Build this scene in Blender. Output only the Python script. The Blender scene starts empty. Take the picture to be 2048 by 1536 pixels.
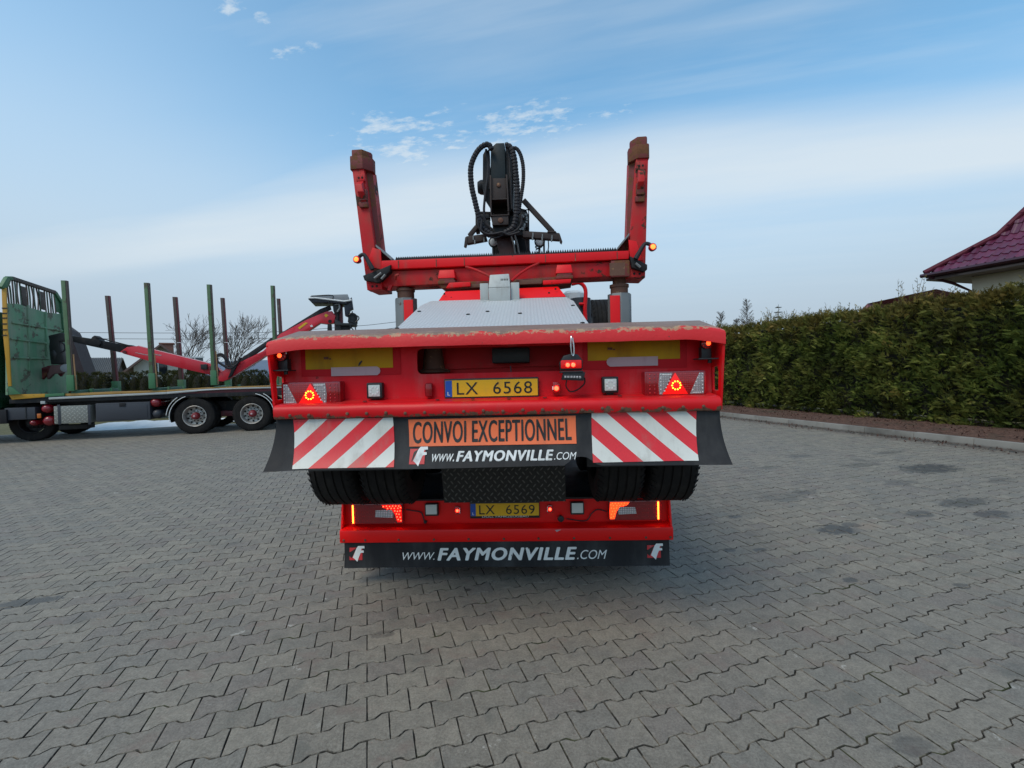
import bpy, bmesh, math, random
import numpy as np
from mathutils import Vector, Matrix, noise as mnoise
random.seed(7); np.random.seed(7)
R = math.radians
SC = bpy.context.scene
COL = SC.collection

# ------------------------------------------------------------------ camera
CAM_H = 1.62; FPX = 900.0; PITCH = R(1.53); ROLL = R(1.35)
fw = Vector((0, math.cos(PITCH), -math.sin(PITCH)))
up0 = Vector((0, math.sin(PITCH), math.cos(PITCH)))
rt0 = Vector((1, 0, 0))
RT = math.cos(ROLL) * rt0 - math.sin(ROLL) * up0
UP = math.cos(ROLL) * up0 + math.sin(ROLL) * rt0
cam = bpy.data.cameras.new('camera'); camo = bpy.data.objects.new('camera', cam); COL.objects.link(camo)
m = Matrix.Identity(4)
for i in range(3):
    m[i][0] = RT[i]; m[i][1] = UP[i]; m[i][2] = -fw[i]
m[2][3] = CAM_H
camo.matrix_world = m
cam.sensor_width = 36; cam.lens = 36 * FPX / 2048; cam.clip_start = .05; cam.clip_end = 9000
SC.camera = camo

# ------------------------------------------------------------------ sky, sun, exposure
SUN_EL = R(54); SUN_AZ = R(218)          # azimuth clockwise from +Y: behind the camera
world = bpy.data.worlds.new('World'); SC.world = world; world.use_nodes = True
def build_world():
    nt = world.node_tree; N = nt.nodes; L = nt.links; N.clear()
    out = N.new('ShaderNodeOutputWorld'); bg = N.new('ShaderNodeBackground'); bg.inputs[1].default_value = .13
    L.new(bg.outputs[0], out.inputs[0])
    sky = N.new('ShaderNodeTexSky'); sky.sky_type = 'NISHITA'; sky.sun_disc = False
    sky.sun_elevation = SUN_EL; sky.sun_rotation = SUN_AZ; sky.altitude = 300
    sky.air_density = 1.0; sky.dust_density = .6; sky.ozone_density = 2.0
    tc = N.new('ShaderNodeTexCoord'); sep = N.new('ShaderNodeSeparateXYZ'); L.new(tc.outputs['Generated'], sep.inputs[0])
    def M(op, a, b=None, c=None, clamp=False):
        n = N.new('ShaderNodeMath'); n.operation = op; n.use_clamp = clamp
        for i, v in enumerate((a, b, c)):
            if v is None: continue
            if isinstance(v, (int, float)): n.inputs[i].default_value = v
            else: L.new(v, n.inputs[i])
        return n.outputs[0]
    def ss(v, a, b):
        n = N.new('ShaderNodeMapRange'); n.interpolation_type = 'SMOOTHSTEP'; L.new(v, n.inputs[0])
        n.inputs[1].default_value = a; n.inputs[2].default_value = b; return n.outputs[0]
    zc = M('MAXIMUM', sep.outputs[2], .0)
    zc = M('ADD', zc, .03)
    u = M('DIVIDE', sep.outputs[0], zc); v = M('DIVIDE', sep.outputs[1], zc)
    # cloud deck coordinates: t along the streaks, s across them
    s = M('ADD', v, M('MULTIPLY', u, .24)); t = M('SUBTRACT', u, M('MULTIPLY', v, .24))
    def nz(sx, sy, scale, det, rough, off=0):
        cmb = N.new('ShaderNodeCombineXYZ'); L.new(M('MULTIPLY', t, sx), cmb.inputs[0]); L.new(M('MULTIPLY', s, sy), cmb.inputs[1]); cmb.inputs[2].default_value = off
        n = N.new('ShaderNodeTexNoise'); n.inputs['Scale'].default_value = scale; n.inputs['Detail'].default_value = det; n.inputs['Roughness'].default_value = rough
        L.new(cmb.outputs[0], n.inputs['Vector']); return n.outputs[0]
    big = nz(.35, .9, .9, 4, .5, 3.1)
    sw = M('ADD', s, M('MULTIPLY', M('SUBTRACT', big, .5), .9))
    band = M('MULTIPLY', ss(sw, 1.6, 2.45), M('SUBTRACT', 1, M('MULTIPLY', ss(sw, 2.5, 3.1), .62)))
    far = M('MULTIPLY', ss(sw, 3.3, 5.5), .45)
    streak = nz(.25, 1.6, 1.3, 6, .55, 7.7)
    st = ss(streak, .42, .72)
    back = M('MULTIPLY', ss(nz(.5, .8, .8, 5, .55, 1.0), .35, .7), M('ADD', .3, M('MULTIPLY', M('SUBTRACT', 1, ss(s, .0, 1.0)), .9)))      # loose cirrus over the dome; extra cover added overhead/behind to whiten ground light
    wisp = M('MULTIPLY', ss(nz(1.6, 2.2, 2.1, 9, .62, 5.2), .60, .80), .55)
    # local pair of small torn clouds just above the band
    def blob(px, py, rx, ry):
        d = fw + (px - 1024) / FPX * RT - (py - 768) / FPX * UP; d.normalize()
        uu, vv = d.x / (d.z + .03), d.y / (d.z + .03); S = vv + .24 * uu; T = uu - .24 * vv
        e = M('ADD', M('POWER', M('DIVIDE', M('SUBTRACT', t, T), rx), 2), M('POWER', M('DIVIDE', M('SUBTRACT', s, S), ry), 2))
        return M('SUBTRACT', 1, e, clamp=True)
    bl = M('MAXIMUM', blob(810, 282, .42, .30), M('MAXIMUM', blob(1010, 265, .62, .26), blob(590, 100, .13, .05)))
    bl = M('MAXIMUM', bl, M('MAXIMUM', blob(455, 15, .13, .035), blob(522, 35, .05, .04)))
    bn = nz(1.5, 2.6, 4.2, 9, .65, 9.3)
    wb = M('MULTIPLY', ss(M('ADD', bn, M('MULTIPLY', bl, .25)), .64, .86), .85)
    wb = M('MULTIPLY', wb, ss(bl, .0, .4))
    f = M('MAXIMUM', M('MAXIMUM', band, far), M('MAXIMUM', M('MULTIPLY', st, .42), M('MAXIMUM', wb, M('MAXIMUM', M('MULTIPLY', wisp, .4), M('MULTIPLY', back, .5)))), clamp=True)
    f = M('MULTIPLY', M('ADD', f, M('MULTIPLY', M('SUBTRACT', nz(.3, 1.5, 1.9, 7, .6, 4.4), .5), .55), clamp=True), .80)
    veil = M('MULTIPLY', ss(M('SUBTRACT', M('MULTIPLY', t, -1), M('MULTIPLY', big, 1.2)), -.4, 1.6), .34)      # thin veil over the left part
    f = M('MAXIMUM', f, veil)
    # tint the clear air, then lay cloud over it, then the pale mauve haze near the horizon
    tint = N.new('ShaderNodeMix'); tint.data_type = 'RGBA'; tint.blend_type = 'MULTIPLY'; tint.inputs[0].default_value = 1
    L.new(sky.outputs[0], tint.inputs[6]); tint.inputs[7].default_value = (1.07, 1.54, 1.45, 1)
    hz = M('SUBTRACT', 1, ss(sep.outputs[2], .08, .52)); hz = M('MULTIPLY', hz, .95)
    mh = N.new('ShaderNodeMix'); mh.data_type = 'RGBA'; L.new(hz, mh.inputs[0]); L.new(tint.outputs[2], mh.inputs[6]); mh.inputs[7].default_value = (2.72, 3.18, 3.78, 1)
    f = M('MULTIPLY', f, ss(sep.outputs[2], .06, .27))
    mx = N.new('ShaderNodeMix'); mx.data_type = 'RGBA'; L.new(f, mx.inputs[0]); L.new(mh.outputs[2], mx.inputs[6]); mx.inputs[7].default_value = (4.5, 4.95, 5.25, 1)
    L.new(mx.outputs[2], bg.inputs[0])
build_world()
sun = bpy.data.lights.new('sun', 'SUN'); sun.energy = 1.35; sun.angle = R(30); sun.color = (1, .84, .66)
suno = bpy.data.objects.new('sun', sun); COL.objects.link(suno)
sdir = Vector((math.sin(SUN_AZ) * math.cos(SUN_EL), math.cos(SUN_AZ) * math.cos(SUN_EL), math.sin(SUN_EL)))
suno.rotation_euler = sdir.to_track_quat('Z', 'Y').to_euler(); suno.location = sdir * 60
vs = SC.view_settings; vs.view_transform = 'Standard'; vs.look = 'None'; vs.gamma = 1; vs.exposure = .35; vs.use_curve_mapping = False

# ------------------------------------------------------------------ helpers
def ray(px, py): return fw + (px - 1024) / FPX * RT - (py - 768) / FPX * UP
O = Vector((0, 0, CAM_H))
class Frame:
    """a vehicle's or yard's own axes: x right, y away, z up; pt() reads a photo point on a plane y = const."""
    def __init__(s, ox, oy, yaw):
        s.o = Vector((ox, oy, 0)); s.yaw = yaw
        s.ex = Vector((math.cos(yaw), math.sin(yaw), 0)); s.ey = Vector((-math.sin(yaw), math.cos(yaw), 0))
    def loc(s, w):
        d = w - s.o; return Vector((d.dot(s.ex), d.dot(s.ey), d.z))
    def pt(s, px, py, y=0.):
        d = ray(px, py); t = (y - (O - s.o).dot(s.ey)) / d.dot(s.ey); return s.loc(O + d * t)
    def ptx(s, px, py, x=0.):
        d = ray(px, py); t = (x - (O - s.o).dot(s.ex)) / d.dot(s.ex); return s.loc(O + d * t)
    def ptz(s, px, py, z=0.):
        d = ray(px, py); t = (z - CAM_H) / d.z; return s.loc(O + d * t)
    def w(s, x, y, z=0): return s.o + s.ex * x + s.ey * y + Vector((0, 0, z))

def tag(o, label=None, cat=None, group=None, kind=None):
    if label: o['label'] = label
    if cat: o['category'] = cat
    if group: o['group'] = group
    if kind: o['kind'] = kind
    return o
def empty(name, label, cat, frame=None, group=None, loc=None):
    o = bpy.data.objects.new(name, None); COL.objects.link(o); o.empty_display_size = .2
    if frame: o.location = frame.o; o.rotation_euler = (0, 0, frame.yaw)
    if loc: o.location = loc
    return tag(o, label, cat, group)
def link(name, me, parent=None, kind=None):
    o = bpy.data.objects.new(name, me); COL.objects.link(o)
    if parent: o.parent = parent
    if kind: o['kind'] = kind
    return o
def copy_tree(o, parent=None):
    c = o.copy(); COL.objects.link(c)
    if parent: c.parent = parent
    for ch in list(o.children): copy_tree(ch, c)
    return c

class MB:
    def __init__(s): s.v = []; s.f = []
    def add(s, vs, fs):
        n = len(s.v); s.v += [tuple(p) for p in vs]; s.f += [tuple(i + n for i in f) for f in fs]; return s
    def box(s, a, b, M4=None):
        x0, y0, z0 = a; x1, y1, z1 = b
        vs = [Vector(p) for p in ((x0,y0,z0),(x1,y0,z0),(x1,y1,z0),(x0,y1,z0),(x0,y0,z1),(x1,y0,z1),(x1,y1,z1),(x0,y1,z1))]
        if M4: vs = [M4 @ p for p in vs]
        return s.add(vs, [(0,3,2,1),(4,5,6,7),(0,1,5,4),(1,2,6,5),(2,3,7,6),(3,0,4,7)])
    def hexa(s, bot, top):
        return s.add(list(bot) + list(top), [(3,2,1,0),(4,5,6,7),(0,1,5,4),(1,2,6,5),(2,3,7,6),(3,0,4,7)])
    def slab(s, poly, d):
        """poly: 3-D points of a flat outline, pushed by vector d"""
        n = len(poly); d = Vector(d); p = [Vector(q) for q in poly]
        return s.add(p + [q + d for q in p], [tuple(range(n))[::-1], tuple(range(n, 2*n))] + [(i, (i+1) % n, n + (i+1) % n, n + i) for i in range(n)])
    def beam(s, p0, p1, w, h, upv=(0,0,1)):
        p0 = Vector(p0); p1 = Vector(p1); d = (p1 - p0).normalized(); upv = Vector(upv)
        sd = d.cross(upv)
        if sd.length < 1e-4: sd = d.cross(Vector((1,0,0)))
        sd.normalize(); u = sd.cross(d).normalized(); a = sd * w / 2; b = u * h / 2
        return s.add([p0-a-b, p0+a-b, p0+a+b, p0-a+b, p1-a-b, p1+a-b, p1+a+b, p1-a+b],
                     [(0,3,2,1),(4,5,6,7),(0,1,5,4),(1,2,6,5),(2,3,7,6),(3,0,4,7)])
    def tube(s, path, r, n=8, caps=True):
        path = [Vector(p) for p in path]; k = len(path); rr = r if isinstance(r, (list, tuple)) else [r] * k
        ref = None; rings = []
        for i, p in enumerate(path):
            d = (path[min(i+1, k-1)] - path[max(i-1, 0)])
            if d.length < 1e-9: d = Vector((0,0,1))
            d.normalize()
            if ref is None:
                ref = Vector((0,0,1)) if abs(d.z) < .9 else Vector((1,0,0))
            a = d.cross(ref)
            if a.length < 1e-5: a = d.orthogonal()
            a.normalize(); b = a.cross(d).normalized(); ref = b
            rings.append([p + (a * math.cos(2*math.pi*j/n) + b * math.sin(2*math.pi*j/n)) * rr[i] for j in range(n)])
        vs = [q for rg in rings for q in rg]
        fs = [(i*n+j, i*n+(j+1) % n, (i+1)*n+(j+1) % n, (i+1)*n+j) for i in range(k-1) for j in range(n)]
        if caps: fs += [tuple(range(n))[::-1], tuple((k-1)*n + j for j in range(n))]
        return s.add(vs, fs)
    def cyl(s, p0, p1, r0, r1=None, n=20): return s.tube([p0, p1], [r0, r0 if r1 is None else r1], n)
    def lathe(s, prof, c, axis='x', n=32, closed=False, caps=True):
        """prof: (along, radius)"""
        c = Vector(c); vs = []
        for a, r in prof:
            for j in range(n):
                t = 2*math.pi*j/n; q = r*math.cos(t), r*math.sin(t)
                vs.append(c + (Vector((a, q[0], q[1])) if axis == 'x' else Vector((q[0], a, q[1])) if axis == 'y' else Vector((q[0], q[1], a))))
        k = len(prof)
        fs = [(i*n+j, i*n+(j+1) % n, ((i+1) % k)*n+(j+1) % n, ((i+1) % k)*n+j) for i in range(k if closed else k-1) for j in range(n)]
        if not closed and caps: fs += [tuple(range(n))[::-1], tuple((k-1)*n+j for j in range(n))]
        return s.add(vs, fs)
    def mesh(s, name, mat, bevel=0, smooth=35, seg=2, recalc=True):
        bm = bmesh.new(); vv = [bm.verts.new(p) for p in s.v]
        for f in s.f:
            if len(set(f)) >= 3:
                try: bm.faces.new([vv[i] for i in f])
                except ValueError: pass
        if recalc: bmesh.ops.recalc_face_normals(bm, faces=bm.faces)
        if bevel:
            es = [e for e in bm.edges if e.is_manifold and e.calc_face_angle(0) > R(30)]
            try: bmesh.ops.bevel(bm, geom=es, offset=bevel, segments=seg, affect='EDGES', profile=.6, clamp_overlap=True)
            except Exception: pass
        me = bpy.data.meshes.new(name); bm.to_mesh(me); bm.free()
        if mat: me.materials.append(mat)
        if smooth:
            me.polygons.foreach_set('use_smooth', [True] * len(me.polygons)); me.set_sharp_from_angle(angle=R(smooth))
        return me
    def build(s, name, mat, parent=None, bevel=0, smooth=35, seg=2, kind=None, recalc=True):
        return link(name, s.mesh(name, mat, bevel, smooth, seg, recalc), parent, kind)

def spline(pts, n=8):
    """Catmull-Rom through pts"""
    P = [Vector(p) for p in pts]; P = [2*P[0]-P[1]] + P + [2*P[-1]-P[-2]]; out = []
    for i in range(1, len(P)-2):
        for k in range(n):
            t = k / n; a, b, c, d = P[i-1:i+3]
            out.append(.5*((2*b)+(c-a)*t+(2*a-5*b+4*c-d)*t*t+(3*b-3*c+d-a)*t**3))
    return out + [P[-2]]

# ------------------------------------------------------------------ materials
def new_mat(name):
    m = bpy.data.materials.new(name); m.use_nodes = True; nt = m.node_tree; N = nt.nodes; L = nt.links
    return m, N, L, N['Principled BSDF']
def lk(L, v, sock):
    if isinstance(v, (int, float)): sock.default_value = v
    elif isinstance(v, tuple): sock.default_value = v if len(v) == 4 else (*v, 1)
    else: L.new(v, sock)
def mth(N, L, op, a, b=None, c=None, clamp=False):
    n = N.new('ShaderNodeMath'); n.operation = op; n.use_clamp = clamp
    for i, v in enumerate((a, b, c)):
        if v is not None: lk(L, v, n.inputs[i])
    return n.outputs[0]
def mixc(N, L, f, a, b, mode='MIX'):
    n = N.new('ShaderNodeMix'); n.data_type = 'RGBA'; n.blend_type = mode
    lk(L, f, n.inputs[0]); lk(L, a, n.inputs[6]); lk(L, b, n.inputs[7]); return n.outputs[2]
def sstep(N, L, v, a, b):
    n = N.new('ShaderNodeMapRange'); n.interpolation_type = 'SMOOTHSTEP'; lk(L, v, n.inputs[0]); n.inputs[1].default_value = a; n.inputs[2].default_value = b; return n.outputs[0]
def tnoise(N, L, vec, scale, det=4, rough=.55, stretch=None):
    if stretch:
        mp = N.new('ShaderNodeMapping'); mp.inputs['Scale'].default_value = stretch; L.new(vec, mp.inputs[0]); vec = mp.outputs[0]
    n = N.new('ShaderNodeTexNoise'); n.inputs['Scale'].default_value = scale; n.inputs['Detail'].default_value = det; n.inputs['Roughness'].default_value = rough
    L.new(vec, n.inputs['Vector']); return n.outputs[0]
def bump(N, L, b, h, strength, dist=.01):
    n = N.new('ShaderNodeBump'); n.inputs['Strength'].default_value = strength; n.inputs['Distance'].default_value = dist
    L.new(h, n.inputs['Height']); L.new(n.outputs[0], b.inputs['Normal'])
def ocoord(N): return N.new('ShaderNodeTexCoord').outputs['Object']
def wcoord(N): return N.new('ShaderNodeNewGeometry').outputs['Position']

def surf(name, col, rough=.5, metal=0, var=.12, wear=None, dirt=None, bmp=.15, bscale=60, spec=.5, coat=0):
    """col; var = tone drift; wear=(col, cover, scale) hard-edged patches; dirt=(col, cover, scale) soft film with vertical runs"""
    m, N, L, b = new_mat(name); v = ocoord(N)
    c = mixc(N, L, tnoise(N, L, v, 2.3, 5), tuple(x*(1-var) for x in col), tuple(min(1, x*(1+var)) for x in col))
    rg = mth(N, L, 'ADD', mth(N, L, 'MULTIPLY', tnoise(N, L, v, 9, 5), .3), rough - .15)
    if dirt:
        dc, cover, sc = dirt
        n1 = tnoise(N, L, v, sc, 7, .6); n2 = tnoise(N, L, v, sc, 5, .6, (3, 3, .35))
        f = sstep(N, L, mth(N, L, 'MULTIPLY', mth(N, L, 'ADD', n1, n2), .5), .62 - cover*.35, .70)
        c = mixc(N, L, mth(N, L, 'MULTIPLY', f, .75), c, dc); rg = mth(N, L, 'ADD', rg, mth(N, L, 'MULTIPLY', f, .25))
    if wear:
        wc, cover, sc = wear
        n1 = tnoise(N, L, v, sc, 9, .68); th = .72 - cover*.4
        f = sstep(N, L, n1, th, th + .02)
        edge = sstep(N, L, n1, th - .012, th)
        c = mixc(N, L, mth(N, L, 'MULTIPLY', edge, .5), c, tuple(x*.5 for x in wc))
        rc = mixc(N, L, tnoise(N, L, v, sc*6, 4), tuple(x*.6 for x in wc), tuple(min(1, x*1.4) for x in wc))
        c = mixc(N, L, f, c, rc); rg = mth(N, L, 'ADD', rg, mth(N, L, 'MULTIPLY', f, .3))
    lk(L, c, b.inputs['Base Color']); lk(L, rg, b.inputs['Roughness']); b.inputs['Metallic'].default_value = metal
    b.inputs['Specular IOR Level'].default_value = spec; b.inputs['Coat Weight'].default_value = coat
    if bmp: bump(N, L, b, tnoise(N, L, v, bscale, 5), bmp, .004)
    return m
def emit(name, col, strength, base=(.3, .02, .01)):
    m, N, L, b = new_mat(name); b.inputs['Base Color'].default_value = (*base, 1); b.inputs['Roughness'].default_value = .2
    b.inputs['Emission Color'].default_value = (*col, 1); b.inputs['Emission Strength'].default_value = strength; return m
def lens(name, col, rough=.12, tr=.0, cell=0):
    m, N, L, b = new_mat(name); b.inputs['Base Color'].default_value = (*col, 1); b.inputs['Roughness'].default_value = rough
    b.inputs['Coat Weight'].default_value = .6; b.inputs['Coat Roughness'].default_value = .05
    if cell:
        v = ocoord(N); vo = N.new('ShaderNodeTexVoronoi'); vo.inputs['Scale'].default_value = cell; vo.inputs['Randomness'].default_value = .1; L.new(v, vo.inputs['Vector'])
        c = mixc(N, L, sstep(N, L, vo.outputs['Distance'], .0, .6), tuple(min(1, x*1.7+.02) for x in col), tuple(x*.45 for x in col)); L.new(c, b.inputs['Base Color'])
        bump(N, L, b, vo.outputs['Distance'], .6, .004)
    return m

RUST = (.16, .065, .03); DKRUST = (.07, .035, .022)
RED = (.58, .010, .014)
m_red = surf('red_paint', (.74, .005, .010), .48, var=.16, wear=(DKRUST, .12, 9), dirt=((.34, .07, .06), .25, 3.2), bmp=.15, spec=.28)
m_red_panel = surf('red_panel_paint', (.72, .005, .014), .46, var=.22, wear=(DKRUST, .10, 7), dirt=((.50, .14, .13), .42, 2.6), bmp=.12, spec=.28)
m_red_clean = surf('bright_red_paint', (.82, .004, .004), .38, var=.1, wear=(DKRUST, .04, 12), bmp=.08, spec=.35)
m_red_stake = surf('worn_red_stake_paint', (.54, .007, .012), .5, spec=.3, var=.2, wear=(DKRUST, .33, 5.5), dirt=((.22, .07, .05), .6, 4), bmp=.3)
m_rust = surf('rusted_steel', (.13, .06, .038), .75, var=.4, wear=((.28, .16, .09), .3, 14), bmp=.5, bscale=40)
m_rustred = surf('rusty_red_steel', (.17, .028, .024), .7, var=.3, wear=(RUST, .5, 9), bmp=.4, bscale=40)
m_dark = surf('black_steel', (.012, .012, .014), .55, spec=.3, var=.3, dirt=((.06, .05, .045), .4, 5), bmp=.2)
m_brownsteel = surf('grimy_brown_steel', (.046, .033, .030), .6, spec=.3, var=.3, wear=((.12, .09, .07), .2, 12), bmp=.3)
m_black = surf('black_plastic', (.014, .014, .015), .45, var=.2, bmp=.1)
m_hose = surf('black_hose', (.022, .021, .025), .6, spec=.3, var=.3, dirt=((.09, .08, .08), .4, 9), bmp=.2)
m_rubber = surf('black_rubber_sheet', (.011, .011, .013), .62, spec=.3, var=.3, dirt=((.075, .075, .075), .5, 1.8), bmp=.2, bscale=30)
m_tyre = surf('tyre_rubber', (.014, .013, .013), .85, spec=.2, var=.3, dirt=((.04, .036, .032), .45, 6), bmp=.3, bscale=50)
m_grey = surf('pale_grey_paint', (.42, .44, .43), .5, var=.1, wear=((.15, .11, .09), .14, 12), dirt=((.25, .22, .19), .4, 6))
m_galv = surf('worn_grey_post', (.20, .21, .21), .5, metal=.4, var=.25, wear=((.12, .06, .04), .22, 9), bmp=.2)
m_chrome = surf('bright_metal', (.6, .6, .6), .25, metal=1, var=.1, bmp=0)
m_white = surf('white_print', (.72, .73, .72), .45, var=.05, dirt=((.4, .39, .36), .35, 9), bmp=0)
m_white_worn = surf('worn_white_print', (.76, .76, .73), .5, var=.1, wear=((.05, .05, .05), .2, 10), bmp=0)
m_blacktext = surf('black_print', (.012, .012, .012), .5, var=.05, bmp=0)
m_orange = surf('orange_reflective_sheet', (.85, .16, .045), .4, var=.12, dirt=((.42, .12, .06), .45, 4), wear=((.2, .07, .04), .06, 14), bmp=0)
m_logored = surf('logo_red_print', (.55, .03, .035), .45, var=.1, wear=((.4, .12, .12), .2, 18), bmp=0)
m_yellow = surf('yellow_plate_sheet', (.78, .44, .008), .4, var=.1, dirt=((.42, .25, .05), .35, 6), bmp=0)
m_yellow_refl = surf('amber_reflector_sheet', (.50, .27, .002), .45, spec=.2, var=.12, wear=((.25, .13, .02), .1, 8), dirt=((.25, .12, .02), .4, 3), bmp=.05)
m_red_refl = surf('red_reflector_sheet', (.52, .003, .010), .45, spec=.2, var=.1, bmp=.05)
m_strip = surf('pinkish_reflector_strip', (.50, .34, .35), .4, var=.08, dirt=((.35, .2, .2), .4, 7), bmp=.1)
m_euroblue = surf('blue_plate_band', (.01, .08, .42), .4, var=.05, bmp=0)
m_lensred = lens('red_lens', (.66, .003, .008), cell=85)
m_lensred_dark = lens('dark_red_lens', (.26, .003, .008))
m_lensclear = lens('clear_lens', (.58, .54, .55), .15, cell=75)
m_ledclear = lens('clear_led_lens', (.62, .67, .63), .3)
m_lensamber = lens('amber_lens', (.5, .12, .01))
m_glow_red = emit('lit_red_led', (1, .025, .01), 13)
m_glow_dimred = emit('lit_red_lens', (1, .004, .002), .5, (.5, .01, .01))
m_glow_amber = emit('lit_amber_led', (1, .34, .02), 6, (.5, .1, .01))
m_glow_orange = emit('lit_orange_led', (1, .06, .012), 3.5, (.5, .1, .01))
m_glow_side = emit('lit_side_lamp', (1, .12, .02), 4, (.5, .1, .01))
m_green = surf('green_truck_paint', (.045, .16, .07), .5, var=.2, wear=((.07, .07, .05), .2, 4), dirt=((.12, .14, .10), .4, 3), bmp=.2)
m_darkgreen = surf('dark_green_cab_paint', (.006, .04, .018), .3, var=.1, coat=.5)
m_green_board = surf('scuffed_green_board', (.14, .32, .18), .7, spec=.2, var=.35, wear=((.17, .165, .12), .36, 2.6), dirt=((.34, .35, .27), .85, 1.9), bmp=.5, bscale=12)
m_brownstake = surf('brown_weathered_stake', (.07, .05, .042), .6, var=.3, wear=((.13, .12, .10), .3, 5), bmp=.3)
m_greenstake = surf('green_weathered_stake', (.08, .15, .07), .6, var=.3, wear=((.10, .09, .06), .35, 4), bmp=.3)
m_yellowpaint = surf('yellow_truck_paint', (.50, .26, .02), .5, var=.2, wear=((.14, .09, .03), .2, 5), bmp=.2)
m_timber = surf('yellow_timber_edge', (.36, .2, .05), .6, var=.3, wear=((.1, .06, .03), .25, 6), bmp=.3)
m_alu = surf('aluminium_rail', (.5, .5, .48), .4, metal=.6, var=.15)
m_charcoal = surf('charcoal_plastic_box', (.035, .038, .048), .5, var=.2)
m_maroon = surf('maroon_chassis_paint', (.13, .012, .02), .5, var=.3, dirt=((.08, .05, .05), .5, 4))
m_cranered = surf('crane_red_paint', (.62, .012, .03), .38, var=.1, dirt=((.3, .04, .05), .2, 3), coat=.3)
m_rim = surf('silver_rim_paint', (.42, .40, .37), .45, metal=.5, var=.15, dirt=((.15, .12, .1), .4, 8))
m_hole = surf('dark_hole', (.006, .006, .006), .8, var=0, bmp=0)
m_glass = lens('dark_window_glass', (.02, .025, .03), .05)
m_navy = surf('black_blue_cover', (.02, .022, .035), .4, var=.2)
m_canopy = surf('grey_canopy_sheet', (.28, .29, .30), .4, var=.2)

def stripe_mat(name, sgn, period, phase, ang, zscale=1):
    m, N, L, b = new_mat(name); v = ocoord(N); sp = N.new('ShaderNodeSeparateXYZ'); L.new(v, sp.inputs[0])
    k = math.tan(ang)
    s = mth(N, L, 'ADD', mth(N, L, 'MULTIPLY', sp.outputs[0], 1), mth(N, L, 'MULTIPLY', sp.outputs[2], -sgn / k))
    fr = mth(N, L, 'FRACT', mth(N, L, 'ADD', mth(N, L, 'DIVIDE', s, period), phase))
    f = mth(N, L, 'GREATER_THAN', fr, .5)
    n = tnoise(N, L, v, 90, 2)
    r = mixc(N, L, n, (.62, .012, .02), (.74, .02, .03)); w = mixc(N, L, tnoise(N, L, v, 5, 5), (.58, .58, .52), (.70, .70, .66))
    c = mixc(N, L, f, w, r); c = mixc(N, L, mth(N, L, 'MULTIPLY', sstep(N, L, tnoise(N, L, v, 5, 8, .65, (2, 2, .7)), .48, .72), .38), c, (.24, .2, .16)); c = mixc(N, L, sstep(N, L, tnoise(N, L, v, 34, 6, .75), .71, .73), c, (.08, .05, .04)); L.new(c, b.inputs['Base Color']); b.inputs['Roughness'].default_value = .4
    return m

def tread_mat(name, col, metal, scale, strength, rough=.4, dirt=(.2, .18, .15), lift=1.5):
    """diamond tread plate: raised lozenges in alternating directions"""
    m, N, L, b = new_mat(name); v = ocoord(N); sp = N.new('ShaderNodeSeparateXYZ'); L.new(v, sp.inputs[0])
    a = mth(N, L, 'ADD', sp.outputs[1], sp.outputs[2])
    u = mth(N, L, 'MULTIPLY', mth(N, L, 'ADD', sp.outputs[0], a), scale); w = mth(N, L, 'MULTIPLY', mth(N, L, 'SUBTRACT', sp.outputs[0], a), scale)
    fu = mth(N, L, 'SUBTRACT', mth(N, L, 'FRACT', u), .5); fv = mth(N, L, 'SUBTRACT', mth(N, L, 'FRACT', w), .5)
    par = mth(N, L, 'MODULO', mth(N, L, 'ABSOLUTE', mth(N, L, 'ADD', mth(N, L, 'FLOOR', u), mth(N, L, 'FLOOR', w))), 2)
    def bar(p, q):
        e = mth(N, L, 'ADD', mth(N, L, 'POWER', mth(N, L, 'DIVIDE', p, .46), 2), mth(N, L, 'POWER', mth(N, L, 'DIVIDE', q, .15), 2))
        return mth(N, L, 'SUBTRACT', 1, e, clamp=True)
    h = N.new('ShaderNodeMix'); h.data_type = 'FLOAT'; L.new(par, h.inputs[0]); L.new(bar(fu, fv), h.inputs[2]); L.new(bar(fv, fu), h.inputs[3])
    hh = sstep(N, L, h.outputs[0], 0, .5)
    n = tnoise(N, L, v, 4, 6)
    c = mixc(N, L, sstep(N, L, n, .35, .7), col, tuple(x*.75 for x in col))
    c = mixc(N, L, mth(N, L, 'MULTIPLY', sstep(N, L, tnoise(N, L, v, 13, 8, .7), .62, .68), .6), c, dirt)
    c = mixc(N, L, mth(N, L, 'SUBTRACT', 1, hh), c, tuple(x*.8 for x in col)); c = mixc(N, L, mth(N, L, 'MULTIPLY', hh, .7), c, tuple(min(.85, x*lift) for x in col))
    L.new(c, b.inputs['Base Color']); b.inputs['Metallic'].default_value = metal; b.inputs['Roughness'].default_value = rough
    bump(N, L, b, hh, strength, .004); return m
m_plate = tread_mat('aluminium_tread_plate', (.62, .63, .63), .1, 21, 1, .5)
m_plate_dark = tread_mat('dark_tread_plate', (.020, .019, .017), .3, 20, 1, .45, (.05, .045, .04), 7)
m_plate_box = tread_mat('tread_plate_box_metal', (.30, .30, .27), .3, 9, 1)

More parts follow.
